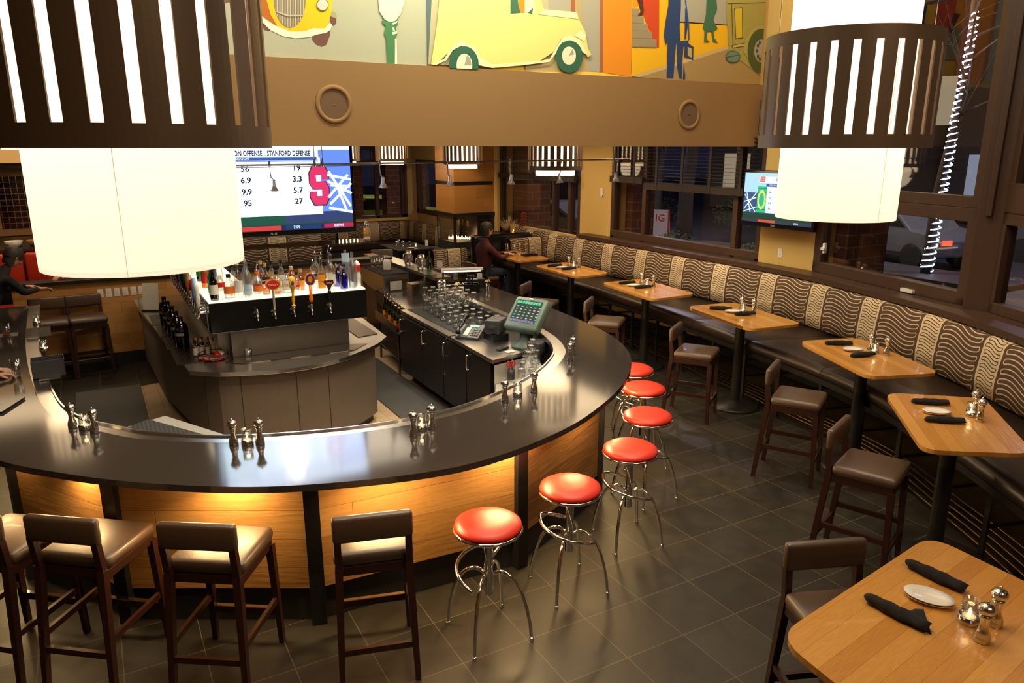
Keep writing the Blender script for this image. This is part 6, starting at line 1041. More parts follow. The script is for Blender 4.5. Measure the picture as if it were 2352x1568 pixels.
ph = thing('desk_phone', 'black desk telephone with a green display on the cooler top', 'telephone', (3.38, 6.87, .90), R(-50)); ph.scale = (1.15,)*3; b = MB(); b.add([(-.13, -.09, 0), (.10, -.09, 0), (.10, .10, 0), (-.13, .10, 0), (-.13, -.09, .02), (.10, -.09, .02), (.10, .10, .10), (-.13, .10, .10)], [(0, 3, 2, 1), (4, 5, 6, 7), (0, 1, 5, 4), (1, 2, 6, 5), (2, 3, 7, 6), (3, 0, 4, 7)]); b.build('base', 'plastic_grey', ph, bevel=.006)
PS_ = TM(-.01, 0, .062) @ RX(math.atan2(.08, .19)); b = MB(); b.box(-.03, .06, .055, .085, 0, .003, 0, PS_)
for i in range(8):
    b.box(-.05, -.005, -.08+.016*i, -.068+.016*i, 0, .003, 1, PS_)
for i in range(3):
    for j in range(4): b.box(.015+.028*i, .035+.028*i, -.07+.026*j, -.052+.026*j, 0, .004, 2, PS_)
b.build('keys_and_display', ['term_green', 'paper', 'black'], ph)
b = MB(); b.tube(cr([(-.10, -.09, .05), (-.105, -.06, .085), (-.105, .02, .11), (-.105, .09, .16), (-.10, .13, .17)], 5), .018, 10, taper=[.026]*4+[.015]*13+[.026]*4); b.build('handset', 'black_gloss', ph)
b = MB(); b.tube(cr([(-.13, -.05, .02), (-.20, -.08, 0.0), (-.235, -.09, -.10), (-.24, -.09, -.30), (-.235, -.13, -.36), (-.23, -.15, -.30), (-.225, -.12, -.12), (-.21, -.10, 0)], 8), .006, 6); b.build('cord', 'black', ph)
o = tag(MB().rbox(-.025, .025, -.08, .08, 0, .02, .008).build('remote_control', 'black'), 'black remote control in front of the terminal', 'remote'); o.location = (3.43, 6.28, .90); o.rotation_euler = (0, 0, R(-65))
o = tag(MB().box(-.05, .05, -.03, .03, 0, .01).build('paper_slip', 'paper'), 'small white paper pad in front of the terminal', 'paper'); o.location = (3.44, 6.15, .90); o.rotation_euler = (0, 0, R(10))
o = tag(MB().box(-.09, .09, -.07, .07, 0, .07).build('napkin_stack', 'plastic_grey'), 'stack of dark cocktail napkins behind the phone', 'napkins'); o.location = (3.66, 7.02, .90); o.rotation_euler = (0, 0, .4)
sc_ = thing('tool_cup', 'red handled scissors and pens standing in a holder beside the small glasses', 'scissors', (3.33, 5.93, .70)); b = MB(); b.lathe([(0, 0), (.035, 0), (.035, .10), (.032, .10), (.032, .01), (0, .01)], 16); b.build('cup', 'plastic_grey', sc_); b = MB()
for x in (-.022, .022): b.tube([(x+.020*math.cos(2*PI*i/16), 0, .15+.03*math.sin(2*PI*i/16)) for i in range(16)], .007, 6, closed=True)
b.build('scissor_handles', 'redp', sc_); b = MB(); b.cyl((.02, .015), .005, .02, .20, 8); b.cyl((-.01, .018), .005, .02, .19, 8, 1); b.build('pens', ['greenp', 'black'], sc_)
# farther station: ice well, speed rail, pitchers, bin
sw = wthing('steel_work_station', 'steel cocktail station with sign, wells and splash guards behind the glasses', 'work station', (3.8, 9.8, 0))
b = MB(); b.prism([(3.40, 8.62), (3.95, 8.62), (4.0, 11.2), (3.62, 11.2)], 0, .82); b.build('body', 'steel_dark', sw)
b = MB(); b.prism([(3.36, 8.60), (3.97, 8.60), (4.02, 11.2), (3.60, 11.2)], .82, .85); b.build('top', 'steel', sw)
b = MB(); b.box(3.56, 3.95, 10.1, 11.1, .85, 1.08); b.build('raised_cabinet', 'steel', sw); b = MB(); b.box(3.54, 3.97, 10.06, 11.15, 1.08, 1.095); b.build('black_shelf', 'rubber', sw)
b = MB(); b.box(3.60, 3.9, 9.99, 10.0, .86, 1.02); b.add([(3.62, 9.985, .87), (3.80, 9.985, .87), (3.80, 9.985, 1.0), (3.62, 9.985, 1.0)], [(0, 1, 2, 3)], 1); b.build('sign_plate', ['acrylic', 'paper'], sw)
b = MB(); b.box(3.70, 3.96, 9.35, 9.55, .85, 1.05); b.build('steel_bin', 'brushed', sw)
for y in (9.05, 11.15): b = MB(); b.prism([(0, .85), (.36, .85), (.36, 1.22), (.2, 1.22), (0, 1.02)], -.006, .006, 0, TM(3.58, y, 0) @ RX(PI/2)); b.build('splash_guard', 'acrylic', sw)
b = MB(); b.box(3.98, 4.22, 9.2, 11.4, 1.10, 1.14); b.build('upper_ledge', 'steel', sw)
def pitcher():
    t = thing('steel_pitcher', '', 'pitcher'); b = MB(); b.lathe([(0, 0), (.052, 0), (.066, .03), (.072, .08), (.062, .14), (.050, .175), (.055, .20), (.052, .20), (.046, .175), (0, .17)], 26); b.build('body', 'brushed', t)
    b = MB(); b.tube(cr([(.052, 0, .18), (.10, 0, .17), (.11, 0, .10), (.068, 0, .05)], 5), .007, 8); b.build('handle', 'brushed', t); b = MB(); b.lathe([(0, .20), (.045, .198), (.054, .20), (.045, .215), (0, .22)], 20); b.build('lid', 'brushed', t); return t
PT_ = Kind(pitcher); PT_.put((4.10, 10.45, 1.14), R(200), 'farther one of two steel pitchers on the ledge', 'steel pitchers'); PT_.put((4.10, 9.95, 1.14), R(200), 'nearer one of two steel pitchers on the ledge', 'steel pitchers')
hl = Kind(tumbler('upright_glass', '', .15, .027, .034, 'glass'))
for i in range(6): hl.put((3.66+.085*(i % 3), 10.72+.12*(i//3), 1.095), 0, 'clear glass behind the white napkin dispenser, '+['front', 'back'][i//3]+' row, '+ORD[i%3]+' from the left', 'glasses in the far splash guard')
t = thing('napkin_dispenser', 'white napkin dispenser standing in the far splash guard', 'dispenser', (3.74, 10.42, 1.095), R(-15)); b = MB(); b.rbox(-.055, .055, -.05, .05, 0, .15, .02); b.build('body', 'porcelain', t); b = MB(); b.box(-.04, .04, -.02, .02, .15, .158); b.build('napkins', 'paper', t)
Kind(bottle('glass_green', [(r*.85, z) for r, z in WB0])).put((4.12, 9.72, 1.14), 0, 'slim green bottle beside the steel pitchers')
o = tag(MB().box(-.12, .12, -.09, .09, 0, .10).build('plastic_tub', 'acrylic_p')if mk('acrylic_p', (.16, .07, .07), .4) is None else None, 'dark pink plastic tub on the ledge behind the pitchers', 'tub'); o.location = (4.36, 9.75, 1.07)
t = thing('bar_lamp', 'long white hooded bar lamp on the right arm of the bar', 'lamp', (4.24, 8.88, 1.07), R(-17)); b = MB(); b.lathe([(.035, -.28), (.035, .28)], 14, 0, TM(0, 0, .20) @ RY(PI/2), True, PI*.5, PI*1.5); b.build('hood', 'white', t); b = MB(); b.cyl((0, 0), .012, -.27, .27, 10, 0, TM(0, 0, .19) @ RY(PI/2)); b.build('tube', 'bulb', t); b = MB(); b.box(-.27, -.25, -.02, .02, 0, .20); b.box(.25, .27, -.02, .02, 0, .20); b.box(-.28, .28, -.05, .05, 0, .012); b.build('stand', 'black', t)
t = thing('straw_caddy', 'black caddy with white and black straws on the right arm of the bar', 'caddy', (4.30, 8.62, 1.07), R(-17)); b = MB(); b.box(-.12, .12, -.06, .06, 0, .12); b.build('box', 'black', t)
b = MB()
for i in range(16): b.cyl((.06+random.uniform(-.03, .03), random.uniform(-.03, .03)), .004, .02, .19, 6)
b.build('white_straws', 'paper', t); b = MB()
for i in range(20): b.cyl((-.06+random.uniform(-.04, .04), random.uniform(-.03, .03)), .004, .02, .17, 6)
b.build('black_straws', 'black', t)
for x, y, lb in ((4.12, 8.38, 'black open box on the right arm of the bar behind the glasses'), (4.42, 8.72, 'black box at the far right corner of the bar')):
    t = thing('black_box', lb, 'box', (x, y, 1.07), R(-17), 'black boxes on the bar'); b = MB(); [b.box(*q) for q in ((-.10, .10, -.07, -.064, 0, .11), (-.10, .10, .064, .07, 0, .11), (-.10, -.094, -.07, .07, 0, .11), (.094, .10, -.07, .07, 0, .11), (-.1, .1, -.07, .07, 0, .01))]; b.build('walls', 'black_gloss', t)
def vaseflower(loc, lab):
    t = thing('flower_glass', lab, 'flowers', loc); b = MB(); b.lathe([(0, 0), (.025, 0), (.03, .08), (.027, .08), (.022, .01), (0, .01)], 16); b.build('glass', 'glass', t); b = MB(); rr = random.Random(2)
    for i in range(26): a = rr.uniform(0, 2*PI); e = rr.uniform(.1, 1.2); d = Vector((math.cos(a)*math.cos(e), math.sin(a)*math.cos(e), math.sin(e)))*.04; b.tube([(0, 0, .10), (d.x, d.y, .10+d.z)], .005, 4)
    b.build('blossom', 'flower', t); b = MB(); b.tube([(0, 0, .01), (0, 0, .10)], .003, 5); b.build('stem', 'greenp', t)
vaseflower((3.95, 8.42, 1.07), 'pale yellow flower in a small glass behind the stacked pint glasses'); vaseflower((4.37, 8.40, 1.07), 'pale yellow flower in a small glass beside the far black box')
t = thing('sugar_shaker', 'tall clear blender jar with steel lid behind the stacked glasses', 'jar', (3.86, 8.72, .90)); b = MB(); b.lathe([(0, 0), (.045, 0), (.05, .02), (.058, .26), (.055, .26), (.045, .02), (0, .02)], 20); b.build('jar', 'glass', t); b = MB(); b.lathe([(.060, .26), (.06, .275), (.045, .295), (0, .30)], 20); b.build('lid', 'chrome', t)
Kind(bottle('glass_frost', SIL, None, 'greenp')).put((4.36, 9.35, 1.07), 0, 'clear plastic bottle with green cap behind the hooded bar lamp')
o = tag(MB().box(-.035, .035, -.004, .004, 0, .13).build('table_card', 'paper'), 'white upright table card on the far booth table beside the hearth', 'card'); o.location = (6.40, 15.2, .76); o.rotation_euler = (0, 0, -.5)
o = tag(MB().prism([(-.05, .02), (-.03, 0), (.03, 0), (.05, .02), (.05, .16), (.03, .18), (-.03, .18), (-.05, .16)], -.003, .003, 0, RX(PI/2)).build('table_card', 'paper'), 'white octagonal card standing on the low table left of the banquette', 'card'); o.location = (5.20, 11.8, .77); o.rotation_euler = (0, 0, -.5)
# speed rail with bottles
sr = wthing('speed_rail', 'low steel speed rail holding bottles beside the waste bin', 'bottle rail', (3.3, 9.2, 0)); b = MB(); b.prism([(3.18, 8.62), (3.42, 8.62), (3.52, 9.7), (3.28, 9.7)], .55, .57); b.prism([(3.18, 8.62), (3.19, 8.62), (3.29, 9.7), (3.28, 9.7)], .55, .68); b.build('tray', 'steel', sr); b = MB(); b.prism([(3.22, 8.66), (3.42, 8.66), (3.5, 9.66), (3.32, 9.66)], .20, .22); b.box(3.22, 3.24, 8.66, 8.69, 0, .55); b.box(3.31, 3.33, 9.62, 9.66, 0, .55); b.build('lower_shelf', 'steel_dark', sr)
for i in range(12):
    fn = bottle(['glass_green', 'glass', 'glass_brown', 'glass_amber'][i % 4], SIL if i % 2 else WB0, (['redp', 'paper', 'yellowp', 'label'][i % 4], .05, .12), None, None, None, True); o = fn(); o.location = (3.27+.075*(i % 2)+.012*i, 8.74+.085*i-.04*(i % 2), .57)
    o['label'] = ['green', 'clear', 'brown', 'amber'][i % 4]+' bottle with '+['red', 'white', 'yellow', 'tan'][i % 4]+' label in the low speed rail, '+['nearest', 'second', 'third', 'fourth', 'fifth', 'sixth', 'seventh', 'eighth', 'ninth', 'tenth', 'eleventh', 'farthest'][i]; o['group'] = 'bottles in the speed rail'
bn = thing('waste_bin', 'tall black waste bin lined with a plastic bag behind the island', 'bin', (3.66, 9.95, 0), R(4)); b = MB()
b.add([(x*.18*s_, y*.24*s_, z) for z, s_ in ((0, .82), (.80, 1.0), (.80, 1.06), (.84, 1.06)) for x, y in ((-1, -1), (1, -1), (1, 1), (-1, 1))], [(3, 2, 1, 0)]+[(k*4+i, k*4+(i+1) % 4, k*4+4+(i+1) % 4, k*4+4+i) for k in range(3) for i in range(4)]); b.build('body', 'rubber', bn); b = MB(); rr = random.Random(5)
ring = [(math.copysign(min(abs(math.cos(a))*1.3, 1), math.cos(a)), math.copysign(min(abs(math.sin(a))*1.3, 1), math.sin(a))) for a in [2*PI*i/40 for i in range(40)]]
b.add([(x*.19*s_+rr.uniform(-.008, .008), y*.25*s_+rr.uniform(-.008, .008), z+rr.uniform(-.015, .015)) for z, s_ in ((.68, 1.0), (.80, 1.04), (.85, 1.02), (.84, .92), (.70, .80), (.66, .01)) for x, y in ring], [(k*40+i, k*40+(i+1) % 40, k*40+40+(i+1) % 40, k*40+40+i) for k in range(5) for i in range(40)], 0, True); b.build('bag', 'bagblack', bn)
# dining furniture in the far room
dc = thing('dining_chair', 'high backed brown dining chair beyond the oak partition', 'chair', (4.45, 12.65, 0), R(-15)); b = MB(); b.rbox(-.20, .20, -.05, .05, .40, 1.10, .03); b.build('backrest', 'leather', dc); b = MB(); b.rbox(-.21, .21, .02, .44, .38, .47, .03); b.build('seat', 'leather', dc)
for x in (-.18, .18):
    for y in (-.02, .40): b = MB(); b.beam((x, y, .40), (x, y, 0), .035, .035); b.build('leg', 'darkwood', dc)
def dtable(x, y, sx, sy, lab):
    t = thing('dining_table', lab, 'table', (x, y, 0), 0, 'low dining tables'); b = MB(); b.box(-sx, sx, -sy, sy, .72, .75); b.build('tabletop', 'toe', t, bevel=.01); b = MB(); b.cyl((0, 0), .04, .02, .72, 14); b.cyl((0, 0), .25, 0, .02, 24); b.build('pedestal', 'blackmetal', t); return t
dtable(6.00, 15.45, .42, .60, 'dark low table with glasses and a candle in the far booth'); dtable(5.2, 11.95, .35, .35, 'dark low table left of the banquette end'); dtable(4.4, 13.7, .4, .5, 'dark low table beyond the high backed chair')
for i, (x, y) in enumerate(((5.72, 15.3), (5.80, 15.15), (5.88, 15.3), (5.98, 15.15), (5.85, 15.5))): hl.put((x, y, .75), 0, ['first', 'second', 'third', 'fourth', 'fifth'][i]+' from left of the clear glasses on the far booth table', 'glasses on the far booth table')
CAN.put((6.1, 15.1, .75), 0, 'lit candle on the far booth table'); CAN.put((5.28, 11.9, .75), 0, 'lit candle on the low table left of the banquette'); PL_.put((5.93, 14.98, .75), 0, 'small white plate on the far booth table'); point((6.1, 15.1, .84), .4, (1, .6, .25), .02)
# window ledge: vase of oranges, dry grass, candles
vz = thing('orange_vase', 'tall square glass vase filled with small oranges on the window ledge', 'vase', (7.68, 13.15, 1.09), .2); b = MB(); b.add([(x*.075*s_, y*.075*s_, z) for z, s_ in ((0, 1), (.50, 1), (.50, .9), (.03, .9)) for x, y in ((-1, -1), (1, -1), (1, 1), (-1, 1))], [(3, 2, 1, 0), (12, 13, 14, 15)]+[(k*4+i, k*4+(i+1) % 4, k*4+4+(i+1) % 4, k*4+4+i) for k in range(3) for i in range(4)]); b.build('glass', 'glass', vz)
OR = Kind(lambda: tag(MB().lathe([(0, -.026), (.012, -.024), (.024, -.012), (.028, 0), (.024, .013), (.010, .022), (0, .019)], 14).build('small_orange', 'orange'), '', 'fruit')); rr = random.Random(9)
for i in range(30): OR.put((7.68+(-.030 if i % 2 else .030)+rr.uniform(-.006, .006), 13.15+(.028 if (i//2) % 2 else -.028)+rr.uniform(-.006, .006), 1.15+.0145*i), rr.uniform(0, 6), 'small orange inside the tall square vase', 'small oranges in the vase')
gv = thing('dry_grass_vase', 'bunch of dry pale grass in a reddish patterned glass on the window ledge', 'vase', (7.66, 13.75, 1.09)); b = MB(); b.lathe([(0, 0), (.055, 0), (.06, .16), (.055, .16), (.05, .01), (0, .01)], 20); b.build('jar', 'glass_amber', gv); b = MB()
for i in range(60): a = rr.uniform(0, 2*PI); e = rr.uniform(.7, 1.5); L = rr.uniform(.25, .42); d = Vector((math.cos(a)*math.cos(e), math.sin(a)*math.cos(e), math.sin(e)))*L; b.tube([(d.x*.1, d.y*.1, .03), (d.x*.5, d.y*.5, d.z*.6), (d.x, d.y, d.z*.95)], .004, 4, taper=[.002, .008, .003])
b.build('grass', 'drygrass', gv)
for y, x, lb in ((13.42, 7.60, 'left'), (12.95, 7.60, 'right')):
    t = thing('pillar_candle', 'small orange glowing candle at the '+lb+' foot of the orange vase', 'candle', (x, y, 1.09)); b = MB(); b.cyl((0, 0), .028, 0, .10, 18); b.build('wax_body', 'waxglow', t); b = MB(); b.lathe([(0, .10), (.005, .108), (0, .13)], 8); b.build('flame', 'flame', t)
bush((7.62, 12.82, 1.09), .07, 'small green leaves beside the orange vase', 21, 60)['category'] = 'leaves'
# blinds
def blind(pts, z0, z1, lab, group='wooden blinds'):
    A = Vector((*pts[0], 0)); B = Vector((*pts[1], 0)); c = (A+B)/2; t = wthing('venetian_blind', lab, 'blind', (c.x, c.y, z0), group); n = int((z1-z0)/.05); s_ = MB(); d = (B-A).normalized(); nn = Vector((d.y, -d.x, 0))
    for i in range(1, n+1):
        z = z0+.06+.05*i
        if z < z1: s_.beam(A+Vector((0, 0, z)), B+Vector((0, 0, z)), .045, .003)
    s_.build('slats', 'blind', t); s_ = MB(); s_.beam(A+Vector((0, 0, z0+.05)), B+Vector((0, 0, z0+.05)), .06, .10); s_.build('bottom_rail', 'blind', t)
    L = (B-A).length; k = max(2, int(L/.55))
    for i in range(k): p = A+d*L*(i+.5)/k-nn*0; s_ = MB(); s_.beam(p+Vector((-.03, 0, z0)), p+Vector((-.03, 0, z1)), .05, .008, 0, (1, 0, 0)); s_.build('tape', 'blind', t)
blind([(7.72, 7.10), (7.72, 9.40)], 2.22, 3.0, 'dark wooden blind half lowered over the middle window, right part'); blind([(7.72, 9.45), (7.72, 10.30)], 2.30, 3.0, 'dark wooden blind over the left part of the middle window'); blind([(7.70, 11.34), (7.70, 14.2)], 2.25, 3.0, 'dark wooden blind over the corner window behind the striped lamp'); blind([(5.2, TF-.08), (7.5, TF-.08)], 2.45, 2.95, 'dark wooden blind over the far window')
# ================================================================ LAMPS
def make_lamp(zc0=0.0, hc=.47, drop=.31, up=.42, shade_k='shade'):
    """slatted round cage around a cloth drum; origin at the cage's lower rim"""
    def f():
        t = thing('drum_pendant_lamp', '', 'lamp'); Rr = .36; n = 27; b = MB(); rim = .055; th = .006; S = 4
        def ring(r, z0, z1):
            b.lathe([(r, z0), (r, z1), (r-th, z1), (r-th, z0), (r, z0)], n*S, 0, smooth=False)
        ring(Rr, 0, rim); ring(Rr, hc-rim, hc)
        for i in range(n):
            a = 2*PI*i/n; w_ = 2*PI/n*.66; vs = []
            for r_ in (Rr, Rr-th):
                for z in (rim, hc-rim):
                    for q in range(4): an = a+w_*q/3; vs.append((r_*math.cos(an), r_*math.sin(an), z))
            b.add(vs, [(q, q+1, 4+q+1, 4+q) for q in range(3)]+[(8+q+1, 8+q, 12+q, 12+q+1) for q in range(3)]+[(0, 4, 12, 8), (3, 11, 15, 7)])
        b.build('slatted_cage', 'cage', t)
        b = MB(); b.lathe([(.258, -drop), (.258, hc+up)], 64); b.lathe([(0, -drop+.01), (.255, -drop+.01)], 48, smooth=False); b.build('drum_shade', shade_k, t)
        for k in range(3):
            b = MB(); a = 2*PI*k/3+.5; b.tube([(.34*math.cos(a), .34*math.sin(a), hc), (.34*math.cos(a), .34*math.sin(a), hc+up+.2)], .0018, 5); b.beam((.25*math.cos(a), .25*math.sin(a), hc-.03), (.355*math.cos(a), .355*math.sin(a), hc-.03), .012, .012); b.build('hanging_wire', 'steel', t)
        b = MB(); b.beam((.259*math.cos(-1.9), .259*math.sin(-1.9), -drop+.0), (.259*math.cos(-1.9), .259*math.sin(-1.9), -drop+.75), .002, .003); b.build('shade_seam', 'seam', t)
        return t
    return f
def hang(o, zt): # suspension rod to the ceiling
    b = MB(); b.cyl((0, 0), .008, .5, zt-o.location.z, 8); b.cyl((0, 0), .06, zt-o.location.z-.03, zt-o.location.z, 16); b.build('suspension_rod', 'blackmetal', o)
BIG = Kind(make_lamp()); a = BIG.put((.121, 2.297, 2.85), .1, 'huge pendant lamp with slatted cage hanging over the front row of chairs at left'); hang(a, 6.1); a2 = BIG.put((2.985, 2.275, 2.85), .16, 'pendant lamp with slatted cage hanging at the right in front of the windows'); [bpy.data.objects.remove(c) for c in list(a2.children) if c.name.startswith('susp')]; hang(a2, 6.1)
for o in (a, a2):
    for dz in (.10, .34, .62): point((o.location.x, o.location.y, 2.85+dz), 1.25, (1, .88, .74), .05)
SM = Kind(make_lamp(0, .47, .07, .1, 'shade_small'))
for i, (x, y, z, lb) in enumerate([(5.455, 8.515, 2.57, 'pendant lamp with slatted cage in front of the cream pier, beyond the beam'), (5.94, 12.34, 2.57, 'pendant lamp with slatted cage in front of the fireplace cladding'), (-.60, 11.3, 2.90, 'pendant lamp with slatted cage over the red booth'), (6.0, 16.1, 2.57, 'dim pendant lamp in the far room left of the fireplace'), (5.0, 16.4, 2.57, 'dim pendant lamp partly hidden by the right edge of the big television')]):
    o = SM.put((x, y, z), .1*i, lb); o['group'] = 'slatted pendant lamps beyond the beam'; point((x, y, z-.12), 7, (1, .78, .5), .2)
    if i == 0:
        b = MB(); b.cyl((0, 0), .008, .5, .83, 8); b.build('suspension_rod', 'blackmetal', o)
# round speakers in the beam
for x, z, lb in ((2.13, 3.25, 'round speaker grille in the long beam, left one above the television'), (6.55, 3.245, 'round speaker grille in the long beam, right one')):
    t = thing('ceiling_speaker', lb, 'speaker', (x, 7.2, z), 0, 'round speakers in the beam'); b = MB(); b.lathe([(.135, 0), (.178, 0), (.174, .012), (.140, .016), (.135, .006)], 40, 0, RX(PI/2)); b.build('trim_ring', 'beam', t); b = MB(); b.lathe([(0, .004), (.137, .004)], 40, 0, RX(PI/2), False); b.box(-.013, .013, -.008, -.004, -.004, .004, 1); b.build('grille', ['grille', 'steel'], t)
# track lights: a curved rail hanging from the low ceiling
tk = wthing('track_rail', 'thin steel lighting rail running below the long beam', 'track rail', (3.6, 7.9, 2.70)); TY0, TY1 = 7.62, 7.62
RZ0 = 2.695
b = MB(); b.tube(cr([(.2, 7.66, 2.688), (1.7, 7.64, 2.69), (3.5, 7.62, 2.70), (5.98, 7.62, 2.715)], 6), .010, 8); b.tube(cr([(.2, 7.66, 2.668), (1.7, 7.64, 2.67), (2.6, 7.62, 2.68)], 6), .005, 6); b.build('rail', 'rail', tk)
for x in (2.02, 2.10, 3.85, 5.75): b = MB(); b.tube([(x, 7.62, 2.70), (x, 7.62, 3.40)], .006, 6); b.cyl((x, 7.62), .014, 2.67, 2.73, 10); b.cyl((x, 7.62), .05, 3.38, 3.40, 12); b.build('hanger', 'rail', tk)
def head():
    t = thing('track_spotlight', '', 'spotlight'); b = MB(); b.tube([(0, 0, .03), (0, 0, -.02)], .012, 8); b.tube([(0, 0, -.02), (.005, 0, -.12), (.03, 0, -.15)], .007, 7); b.build('stem', 'rail', t)
    b = MB(); Tt = TM(.03, 0, -.15) @ RX(.12); b.lathe([(.012, .01), (.018, 0), (.020, -.05), (.048, -.10), (.045, -.10), (.017, -.05), (0, -.03)], 22, 0, Tt); b.build('cone', 'cone', t); b = MB(); b.lathe([(0, -.070), (.030, -.075)], 14, 0, Tt); b.build('bulb', 'bulb', t); return t
HD = Kind(head)
for i, x in enumerate((1.60, 2.725, 3.50, 4.28, 4.98, 5.83)):
    HD.put((x-.02, 7.62, 2.695), [0, 0, 0, .2, PI+.4, PI][i], 'silver cone spotlight on the rail, '+['dark against the big television', 'just right of the big television', 'in front of the fireplace cladding', 'left of the striped lamp before the cream pier', 'on the cream pier side of the striped lamp', 'at the right end of the rail'][i], 'cone spotlights on the rail')
    spot((x, 7.58, 2.50), [(1.4, 5.5, 1.0), (2.6, 6.6, .8), (3.5, 6.8, .9), (3.9, 7.2, 1.0), (7.4, 8.8, 1.1), (7.6, 8.2, 1.1)][i], 22, 75, SOFT, .03)
spot((3.4, 8.3, 3.2), (3.6, 7.5, .9), 120, 70, SOFT, .05); spot((3.0, 4.6, 5.9), (3.4, 6.0, .8), 120, 30, SOFT, .05); spot((1.2, 6.7, 5.8), (1.5, 7.1, 1.4), 90, 35, SOFT, .05)  # unseen spots off the rail, added to brighten cooler, end station and taps
# ================================================================ PEOPLE
def person(name, label, joints, edges, radii, root, mt, loc=(0, 0, 0), extra=()):
    me = bpy.data.meshes.new(name); me.from_pydata(joints, edges, []); o = bpy.data.objects.new(name, me); C.objects.link(o); me.materials.append(M[mt]); sk = o.modifiers.new('skin', 'SKIN'); sk.use_smooth_shade = True
    for i, r_ in enumerate(radii): me.skin_vertices[0].data[i].radius = (r_, r_) if isinstance(r_, (int, float)) else r_; me.skin_vertices[0].data[i].use_root = (i == root)
    s_ = o.modifiers.new('sub', 'SUBSURF'); s_.levels = 1; s_.render_levels = 2; o.location = loc
    if label: tag(o, label, 'person')
    return o
def headmesh(par, c, yaw, hairm='hair', tilt=0):
    T = TM(*c) @ RZ(yaw) @ RX(tilt); b = MB(); S = Matrix.Diagonal((.82, .98, 1.15, 1)); b.lathe([(0, -.105), (.035, -.10), (.065, -.075), (.088, -.03), (.098, .02), (.09, .065), (.06, .095), (0, .108)], 22, 0, T @ S)
    b.lathe([(0, .012), (.012, 0), (0, -.03)], 8, 0, T @ TM(0, .100, -.01)); [b.lathe([(0, -.02), (.012, 0), (0, .02)], 8, 0, T @ TM(x, 0, 0)) for x in (-.082, .082)]; h = b.build('head', 'skin', par)
    b = MB(); [b.lathe([(0, -.006), (.010, 0), (0, .006)], 8, 0, T @ TM(x, .088, .012)) for x in (-.03, .03)]; b.build('eyes', 'black', par); b = MB(); b.box(-.022, .022, .088, .094, -.055, -.048, 0, T); b.build('mouth', 'maroon', par)
    b = MB(); b.lathe([(.104, -.01), (.108, .03), (.098, .075), (.065, .11), (0, .122)], 22, 0, T @ Matrix.Diagonal((.84, 1.0, 1.15, 1)) @ TM(0, -.012, .0)); b.lathe([(.095, -.08), (.104, -.02), (.104, .02)], 16, 0, T @ Matrix.Diagonal((.84, 1.0, 1.15, 1)), True, PI*1.02, PI*1.98); b.build('hair', hairm, par)
def hand(par, wrist, dirv, palm_up, side, curl=.5, s_=1.0):
    """palm with five fingers; dirv points towards the fingertips"""
    d = Vector(dirv).normalized(); n = Vector(palm_up).normalized(); n = (n-d*n.dot(d)).normalized(); x = d.cross(n)*side; W_ = Vector(wrist)
    J = [W_-d*.02, W_, W_+d*.045]; E_ = [(0, 1), (1, 2)]; Rd = [(.026, .020), (.026, .020), (.030, .014)]
    for k, (off, L) in enumerate(((-.030, .070), (-.010, .080), (.010, .075), (.030, .060))):
        a = W_+d*.055+x*off*.7; b0 = W_+d*.085+x*off; q = [a, b0]
        for j in range(3): th = curl*(j+1)*.9; q.append(q[-1]+(d*math.cos(th)-n*math.sin(th)+x*off*1.2).normalized()*L*(.42-.06*j)*s_)
        i0 = len(J); J += q[1:] if False else q; E_ += [(2, i0)]+[(i0+j, i0+j+1) for j in range(len(q)-1)]; Rd += [.012, .0105, .0095, .0088, .0078][:len(q)]
    t0 = W_+d*.02+x*-.028; q = [t0, t0+(d*.5-x*.7-n*.3).normalized()*.035, t0+(d*.9-x*.7-n*.4).normalized()*.065]; i0 = len(J); J += q; E_ += [(1, i0), (i0, i0+1), (i0+1, i0+2)]; Rd += [.013, .011, .009]
    me = bpy.data.meshes.new('hand'); me.from_pydata([tuple(p) for p in J], E_, []); o = bpy.data.objects.new('hand', me); C.objects.link(o); me.materials.append(M['skin']); sk = o.modifiers.new('skin', 'SKIN'); sk.use_smooth_shade = True
    for i, r_ in enumerate(Rd): me.skin_vertices[0].data[i].radius = (r_, r_) if isinstance(r_, float) else r_; me.skin_vertices[0].data[i].use_root = (i == 1)
    q = o.modifiers.new('sub', 'SUBSURF'); q.levels = 1; q.render_levels = 2; o.parent = par; return o
def sitter(name, label, base, yaw, la, ra, cloth='cloth_black', seat=.76, legs=True, hair='hair', chest=.50, lean=.08):
    """seated figure facing +y; la/ra = (elbow, wrist) in local coordinates"""
    J = [(0, 0, seat+.06), (0, lean*.4, seat+.28), (0, lean, seat+chest), (0, lean+.01, seat+chest+.09), (0, lean+.02, seat+chest+.15)]; E_ = [(0, 1), (1, 2), (2, 3), (3, 4)]; Rd = [(.17, .13), (.155, .115), (.19, .11), (.07, .07), (.05, .05)]
    for sgn, (el, wr) in ((-1, la), (1, ra)):
        i = len(J); J += [(sgn*.19, lean, seat+chest-.02), el, wr]; E_ += [(2, i), (i, i+1), (i+1, i+2)]; Rd += [.062, .045, .030]
    if legs:
        J2 = [(0, 0, seat+.08)]; E2 = []; R2 = [(.15, .11)]; dz = min(.42, seat-.30)
        for sgn in (-1, 1): i = len(J2); J2 += [(sgn*.10, .06, seat+.06), (sgn*.13, .40, seat+.05), (sgn*.13, .36, seat-dz), (sgn*.13, .48, seat-dz-.05)]; E2 += [(0, i), (i, i+1), (i+1, i+2), (i+2, i+3)]; R2 += [.09, .065, .045, .040]
        lg = person('trousers', None, J2, E2, R2, 0, 'jeans')
    o = person(name, label, J, E_, Rd, 0, cloth); o.location = base; o.rotation_euler = (0, 0, yaw)
    if legs: lg.parent = o
    headmesh(o, (0, lean+.05, seat+chest+.27), 0, hair); return o
